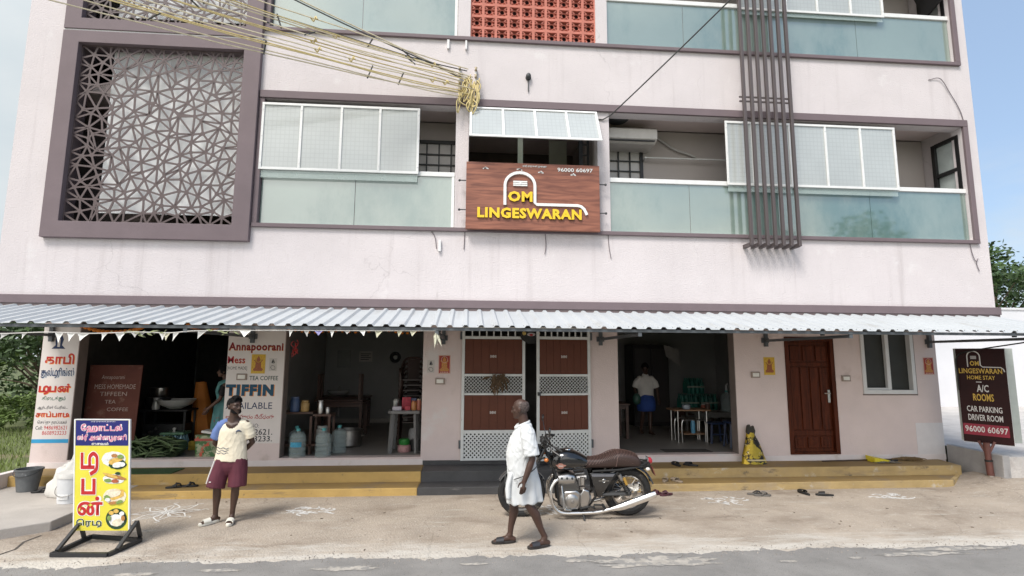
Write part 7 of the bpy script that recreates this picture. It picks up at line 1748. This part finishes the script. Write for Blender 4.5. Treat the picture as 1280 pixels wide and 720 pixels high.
build('bottles', g, M('bottle_blue', (.2, .36, .42), .15, var=.4, scale=25), wp, smooth=True); build('plastic_wrap', MB().box(-5.56, -5.14, 1.74, 2.06, FZ + .29, FZ + .34), M('wrap_green', (.1, .2, .12), .25, var=.5, scale=18), wp, bevel=.02)
boxy('small_carton', -5.05, 1.95, FZ, .13, .1, .16, (.4, .28, .03), 'small yellow and red carton right of the blue bottle pack', 'box')
sb = thing('shopping_bag', 'large colourful woven bag with folded paper on top at the right of the left shop', 'bag', (-4.42, 1.25, FZ))
m = MB(); rs = []
for j in range(7):
    t = j / 6; rs.append([(-4.42 + (.26 + .02 * t) * math.copysign(abs(math.cos(a)) ** .6, math.cos(a)), 1.3 + .14 * math.copysign(abs(math.sin(a)) ** .6, math.sin(a)), FZ + .36 * t + .015 * nz(math.cos(a) * 3, t * 3, 1)) for a in [2 * math.pi * k / 24 for k in range(24)]])
m.rings(rs); build('sack', m, M('woven_print', (.3, .32, .2), .5, var=.4, scale=6, stain=[((.05, .14, .04), 7, .48, .54), ((.5, .08, .04), 6, .6, .65), ((.66, .6, .5), 9, .6, .66)]), sb, smooth=True)
g = MB(); g.obb((-4.36, 1.25, FZ + .40), (.2, .11, .02), Matrix.Rotation(.15, 3, 'Y')); build('paper_sheet', g, M('paper_white', (.66, .65, .62), .6), sb, bevel=.01); g = MB(); g.box(-4.66, -4.16, 1.15, 1.156, FZ + .27, FZ + .31); build('red_edge', g, M('bag_red', (.4, .08, .06), .5), sb)
kt = table(-6.1, -5.25, 2.05, 2.55, .72, 'black cooking stand with steel vessels in the dark left shop', black, .04, name='cooking_stand', rail=False)
def lathe_thing(name, prof, c, mat_, lab, cat): o = build(name, MB().lathe(prof, c, 24), mat_, smooth=True); tag(o, lab, cat); return o
lathe_thing('wok', [(0, 0), (.12, .01), (.28, .1), (.33, .17), (.34, .17), (.28, .085), (.1, -.005), (0, -.01)], (-5.50, 2.12, FZ + .74), M('bright_steel', (.55, .55, .53), .3, .3, var=.1), 'wide shining steel wok on the black cooking stand', 'wok')
lathe_thing('jug', [(0, 0), (.06, 0), (.07, .05), (.045, .16), (.05, .22), (0, .22)], (-5.86, 2.12, FZ + .72), M('bright_steel', (.55, .55, .53), .3, .3), 'small steel jug left of the steel wok', 'jug')
lathe_thing('black_pot', [(0, 0), (.2, 0), (.24, .05), (.24, .22), (0, .22)], (-5.95, 2.4, FZ + .72), M('pot_black', (.02, .02, .02), .4), 'black cooking pot at the back left of the cooking stand', 'pot')
lathe_thing('steel_pot', [(0, 0), (.13, 0), (.15, .03), (.15, .17), (.17, .18), (0, .18)], (-5.95, 2.4, FZ + .94), steel, 'dark steel lidded pot stacked on the black pot', 'pot')
g = MB()
for k in range(7): g.cyl((-6.0 + k * .11, 2.1, FZ + .25 + .06 * (k % 3)), (-6.0 + k * .11, 2.03, FZ + .25 + .06 * (k % 3)), .03, n=10)
build('burner_body', MB().box(-6.02, -5.33, 2.08, 2.5, FZ + .15, FZ + .45), black, kt); build('burner_knobs', g, steel, kt, smooth=True)
g = MB(); rs = []
for j in range(9):
    t = j / 8; rs.append([(-5.30 + .12 * t + (.10 + .15 * t) * math.cos(a), 2.62 + (.08 + .10 * t) * math.sin(a), 1.62 - 1.1 * t + .02 * nz(a, t * 3, 1)) for a in [2 * math.pi * k / 30 for k in range(30)]])
    rs[-1] = [Vector(p) + Vector((.022 * math.sin(k * 1.3), .022 * math.cos(k * 1.3), 0)) * t for k, p in enumerate(rs[-1])]
g.rings(rs); tag(build('hanging_cloth', g, M('cloth_orange', (.42, .14, .02), .8, var=.2, scale=4), smooth=True), 'orange cloth hanging behind the steel wok in the left shop', 'cloth')

# --- woman in a teal sari, half hidden by the tiffin pillar (faces left)
def woman():
    t = thing('person', 'woman in a teal sari with red motifs standing behind the tiffin shop pillar', 'person'); V = Vector; body = MB()
    hc = V((0, -.05, 1.44)); rot = Matrix.Rotation(R(5), 3, 'X'); head_shape(body, hc, rot, .96)
    limb(body, [((0, 0, 1.22), (.055, .05)), ((0, -.01, 1.31), (.045, .045)), ((0, -.03, 1.38), (.045, .048))]); limb(body, [((0, 0, .8), (.15, .12)), ((0, 0, .95), (.125, .1)), ((0, 0, 1.12), (.14, .1)), ((0, 0, 1.22), (.1, .06))])
    for s in (-1, 1):
        sh, el, wr = V((s * .165, 0, 1.19)), V((s * .22, -.06, .94)), V((s * .19, -.24, .77)); limb(body, [(sh, .046), (sh.lerp(el, .5), .042), (el, .034), (el.lerp(wr, .4), .034), (wr, .024)]); hand(body, wr, (0, -.5, -.75), (-s, 0, 0), .16, -s, .45)
        foot(body, (s * .08, .03, .09), (s * .08, -.15, .04)); limb(body, [((s * .08, .0, .85), .08), ((s * .08, .0, .45), .05), ((s * .08, .03, .09), .032)])
    organic('body', body, M('skin_inside', (.12, .06, .04), .5), t, .008, 3); face_bits(hc, rot, t, .96)
    hair_cap(hc, rot, t, M('hair_black', (.008, .007, .007)), lambda x, y, z: min(y + .05 + max(0, z - .05), z + .06), .96, grow=.014); build('hair_bun', MB().ball(hc + V((0, .11, .0)), (.045, .04, .05), 12, 8), M('hair_black', (.008, .007, .007)), t, smooth=True, local=True)
    sari = M('sari_teal', (.10, .27, .27), .7, var=.15, scale=5, stain=[((.35, .05, .06), 7, .62, .66)])
    g = MB(); limb(g, [((0, 0, .04), (.25, .24)), ((0, 0, .3), (.215, .2)), ((0, 0, .6), (.2, .18)), ((0, 0, .82), (.185, .16)), ((0, 0, .98), (.145, .12))], 24, 0, 1)
    limb(g, [((-.1, -.1, .92), (.08, .03)), ((.02, -.13, 1.08), (.08, .03)), ((.13, -.09, 1.22), (.06, .03)), ((.15, .02, 1.27), (.06, .03)), ((.15, .11, 1.15), (.07, .03)), ((.15, .15, .8), (.1, .03))], 12)
    organic('sari', g, sari, t, .012, 2, lambda c: .012 * math.sin(math.atan2(c.y, c.x) * 14 + 3 * nz(c.x * 3, c.y * 3, c.z * 3)) * max(0, min(1, (.9 - c.z) * 2)))
    g = MB(); limb(g, [((0, 0, 1.02), (.145, .11)), ((0, 0, 1.14), (.155, .11)), ((0, 0, 1.22), (.12, .07))], 18)
    for s in (-1, 1): limb(g, [((s * .13, 0, 1.2), .06), ((s * .19, -.02, 1.1), .058), ((s * .205, -.035, 1.03), .054)], 12)
    organic('blouse', g, M('blouse_black', (.015, .014, .016), .8), t, .011, 2); return t
wm = woman(); wm.location = (-4.55, 1.95, FZ); wm.rotation_euler = (0, 0, R(-70))
# --- man inside the right shop (faces the street, looking down)
def inside_man():
    t = thing('person', 'man in a white shirt and blue folded cloth looking down inside the right shop', 'person'); V = Vector; body = MB()
    hc = V((-.02, -.06, 1.50)); rot = Matrix.Rotation(R(-20), 3, 'Z') @ Matrix.Rotation(R(28), 3, 'X'); head_shape(body, hc, rot, 1.0)
    limb(body, [((0, .01, 1.28), (.058, .055)), ((0, -.01, 1.38), (.052, .052)), ((0, -.03, 1.44), (.05, .052))]); limb(body, [((0, 0, .82), (.14, .1)), ((0, 0, 1.0), (.14, .1)), ((0, 0, 1.2), (.165, .09)), ((0, 0, 1.3), (.1, .06))])
    for s in (-1, 1):
        sh, el = V((s * .18, .0, 1.26)), V((s * .27, -.02, 1.02)); wr = V((-.26, -.18, .84)) if s < 0 else V((.27, -.08, .80)); limb(body, [(sh, .05), (sh.lerp(el, .5), .043), (el, .036), (el.lerp(wr, .4), .036), (wr, .026)]); hand(body, wr, (.1, -.4, -.8), (s * -1, 0, 0), .17, -s, .6)
        hp, kn, an = V((s * .085, 0, .82)), V((s * .085, -.02, .46)), V((s * .08 - .02, .02 - .1 * s, .09)); limb(body, [(hp, .085), (hp.lerp(kn, .5), .068), (kn, .05), (kn.lerp(an, .3), .05), (an, .031)]); foot(body, an, (an.x + s * .02, an.y - .17, .04))
    organic('body', body, skin_dark, t, .008, 3); face_bits(hc, rot, t)
    hair_cap(hc, rot, t, M('hair_black', (.008, .007, .007)), lambda x, y, z: (z - .03 - max(0, -y - .02) * .75) if y < .03 else z + .045, 1.0, grow=.012)
    g = MB(); limb(g, [((0, 0, .80), (.19, .125)), ((0, 0, .95), (.185, .125)), ((0, 0, 1.15), (.19, .12)), ((0, 0, 1.25), (.185, .1)), ((0, 0, 1.31), (.11, .075)), ((0, 0, 1.33), (.08, .065))], 22, 0, 1)
    for s in (-1, 1): limb(g, [((s * .14, 0, 1.265), .072), ((s * .215, 0, 1.17), .076), ((s * .255, 0, 1.06), .075)], 16, 1, 0)
    organic('shirt', g, M('shirt_dim_white', (.62, .60, .57), .85), t, .011, 2, lambda c: .008 * nz(c.x * 9, c.y * 9, c.z * 6))
    g = MB(); limb(g, [((0, 0, .88), (.175, .13)), ((0, -.01, .75), (.215, .165)), ((0, -.01, .60), (.215, .17)), ((0, -.01, .53), (.20, .155))], 22, 1, 0); organic('waist_cloth', g, M('cloth_royal_blue', (.02, .06, .26), .8, var=.2), t, .011, 2, lambda c: .012 * nz(c.x * 10, c.y * 10, c.z * 4)); return t
im = inside_man(); im.location = (4.14, 3.62, FZ); im.rotation_euler = (0, 0, R(0))
gb = build('green_bag', MB().ball((3.86, 3.42, 1.22), (.10, .08, .13), 12, 8), M('bag_dark_green', (.03, .09, .07), .4, var=.5, scale=14), smooth=True); tag(gb, 'small dark green plastic bag held by the man in the right shop', 'bag')
# ================================================================ TREES, SHRUBS, GRASS
leaf_ms = [M('leaf_dark', (.04, .075, .022), .55, var=.4, scale=1.5), M('leaf_mid', (.07, .125, .032), .55, var=.4, scale=1.5), M('leaf_light', (.12, .18, .045), .55, var=.35, scale=1.5)]
bark = M('bark', (.11, .08, .055), .9, var=.35, scale=8, bump=.5)
def crown_mesh(clumps, n, size, rn, droop=.3):
    m = MB()
    for (c, r, f) in clumps:
        c = Vector(c)
        for i in range(int(n * f)):
            d = Vector((rn.gauss(0, 1), rn.gauss(0, 1), rn.gauss(0, 1))).normalized() * (rn.random() ** .45); p = c + Vector((d.x * r[0], d.y * r[1], d.z * r[2]))
            a = Vector((rn.gauss(0, 1), rn.gauss(0, 1), rn.gauss(0, .6) - droop)).normalized(); s = a.cross(Vector((rn.gauss(0, 1), rn.gauss(0, 1), rn.gauss(0, 1)))).normalized(); L = size * rn.uniform(.6, 1.4)
            m.add([p, p + a * L * .5 + s * L * .22, p + a * L, p + a * L * .5 - s * L * .22], [(0, 1, 2, 3)])
    return m
def tree(name, lab, x, y, z, h, r, seed, n=3800, size=.2, tone=0, cat='tree', nc=16, trunk=True, group=None, low=.35):
    rn = random.Random(seed); t = thing(name, lab, cat, (x, y, z), group); clumps = []; g = MB(); ht = h * low
    lean = Vector((rn.uniform(-.05, .05) * h, rn.uniform(-.05, .05) * h, 0))
    if trunk: g.tube([(x, y, z), (x + lean.x * .5, y, z + ht * .6), (x + lean.x, y + lean.y, z + ht), (x + lean.x, y + lean.y, z + h * .75)], [.035 * h * .6, .028 * h * .6, .022 * h * .6, .008 * h], 8)
    for i in range(nc):
        a = rn.uniform(0, 6.28); q = rn.random() ** .6; zz = rn.uniform(low * .75, .95); wd = r * math.sin(math.pi * min(1, max(.12, (zz - low * .6) / (1.05 - low * .6)))) ** .6
        c = Vector((x + lean.x + math.cos(a) * wd * q, y + lean.y + math.sin(a) * wd * q, z + h * zz)); rr = r * rn.uniform(.26, .42); clumps.append((c, (rr, rr, rr * .72), 1 / nc))
        if trunk: b = Vector((x + lean.x, y + lean.y, z + ht * rn.uniform(.8, 1.3))); g.tube([b, b.lerp(c, .5) + Vector((0, 0, .08 * h * .3)), c], [.016 * h * .5, .01 * h * .5, .004 * h * .5], 5)
    if trunk: build('trunk', g, bark, t, smooth=True)
    rn.shuffle(clumps); k = len(clumps) * 2 // 3
    cr = build('crown', crown_mesh(clumps[:k], n, size, rn), leaf_ms[tone], t); build('crown_highlights' if False else 'leaf_clump', crown_mesh(clumps[k:], n, size, rn), leaf_ms[min(2, tone + 1)], cr)
    return t
# left, behind the grass
tree('tree', 'dark bushy tree at the far left beside the painted pillar', -13.6, 10.5, 0, 5.6, 2.6, 1, 6500, .2, 0, group='trees on the left', low=.12, nc=26)
tree('tree', 'mid green tree half hidden by the dark bushy tree at the far left', -17.5, 15, 0, 6.2, 3.0, 2, 5500, .24, 1, group='trees on the left', low=.15, nc=24)
tree('tree', 'dark tree behind the painted pillar of the left shop', -12.2, 14.5, 0, 5.2, 2.4, 3, 4500, .22, 0, group='trees on the left', low=.12, nc=22)
tree('shrub', 'light feathery shrub hanging just under the awning at the far left', -10.6, 7.2, 0, 3.6, 1.1, 9, 2200, .16, 1, 'shrub', 12, True, low=.5)
for i, (x, y, lab) in enumerate(((-11.2, 8.0, 'low bright green weed clump nearest the painted pillar'), (-12.4, 8.6, 'low bright green weed clump in the middle of the grass edge'), (-13.6, 8.4, 'low bright green weed clump at the far left of the grass edge'))):
    tree('shrub', lab, x, y, 0, .95, .75, 30 + i, 1400, .12, 2, 'shrub', 8, False, 'weeds along the grass edge', low=.1)
g = MB(); rnd = random.Random(4)
for k in range(9000):
    x, y = rnd.uniform(-17, -7.4), rnd.uniform(1.2, 9); h = rnd.uniform(.05, .16); a = rnd.uniform(0, 6.28); d = Vector((math.cos(a), math.sin(a), 0)) * .012; tp = Vector((x, y, -.03 + h)) + Vector((rnd.uniform(-.05, .05), rnd.uniform(-.05, .05), 0)); b = Vector((x, y, -.03)); g.add([b - d, b + d, tp], [(0, 1, 2)])
o = build('grass', g, M('grass_green', (.15, .2, .05), .7, var=.4, scale=1.2)); o['kind'] = 'stuff'; o['label'] = 'short green grass left of the shops'
# right, behind the compound wall
tree('tree', 'dark round tree behind the white compound wall, nearest the house corner', 20.6, 12.4, 0, 7.0, 2.6, 5, 6500, .24, 0, group='trees behind the compound wall', low=.3, nc=26)
tree('tree', 'tree with thin upper branches behind the white compound wall at the right edge', 24.3, 14.2, 0, 7.6, 3.0, 6, 6500, .24, 0, group='trees behind the compound wall', low=.3, nc=26)
tree('tree', 'lighter tree behind the white compound wall, partly outside the right edge', 27.5, 15.5, 0, 7.2, 3.2, 7, 5000, .26, 1, group='trees behind the compound wall', low=.3, nc=22)
# across the street, seen only as reflections in the railing glass
tree('tree', 'street tree across the road mirrored in the right balcony glass', 17.5, -20.5, 0, 9.5, 3.6, 15, 5200, .34, 0, group='trees across the road', low=.4, nc=24)
tree('tree', 'second street tree across the road mirrored in the right balcony glass', 24, -22, 0, 10.5, 4.2, 16, 5200, .36, 0, group='trees across the road', low=.4, nc=24)

# ================================================================ separate pieces become parts of their own
def split_loose(names):
    for o in [o for o in bpy.data.objects if o.type == 'MESH' and o.name.split('.')[0] in names]:
        me = o.data; n = len(me.vertices); par = list(range(n))
        def find(a):
            while par[a] != a: par[a] = par[par[a]]; a = par[a]
            return a
        for e in me.edges:
            a, b = find(e.vertices[0]), find(e.vertices[1])
            if a != b: par[a] = b
        grp = {}
        for p in me.polygons: grp.setdefault(find(p.vertices[0]), []).append(p)
        if len(grp) < 2: continue
        new = []
        for ps in grp.values():
            idx = {}; V_ = []; F_ = []
            for p in ps:
                f = []
                for i in p.vertices:
                    if i not in idx: idx[i] = len(V_); V_.append(tuple(me.vertices[i].co))
                    f.append(idx[i])
                F_.append(f)
            m2 = bpy.data.meshes.new(me.name); m2.from_pydata(V_, [], F_)
            for mm in me.materials: m2.materials.append(mm)
            for p, q in zip(m2.polygons, ps): p.use_smooth = q.use_smooth
            new.append(m2)
        base = o.name.split('.')[0]
        for m2 in new[1:]:
            c = o.copy(); c.data = m2; c.name = base; COL.objects.link(c)
        o.data = new[0]
split_loose({'partition_wall', 'sign_paint_ground', 'plinth', 'opening_jamb', 'bay_side_wall', 'side_wall', 'lower_side_wall', 'dark_lining', 'balcony_back_wall', 'hinge', 'drain_spout', 'loose_wire',
             'awning_purlin', 'skirting', 'rack', 'spacer', 'roof_screw', 'fin_bracket', 'fin_crossbar', 'tape_scrap', 'emblem_line', 'floor_slab', 'door_panel', 'insulator', 'fascia_band', 'three_line_emblem', 'top_bars', 'tie_wire'})
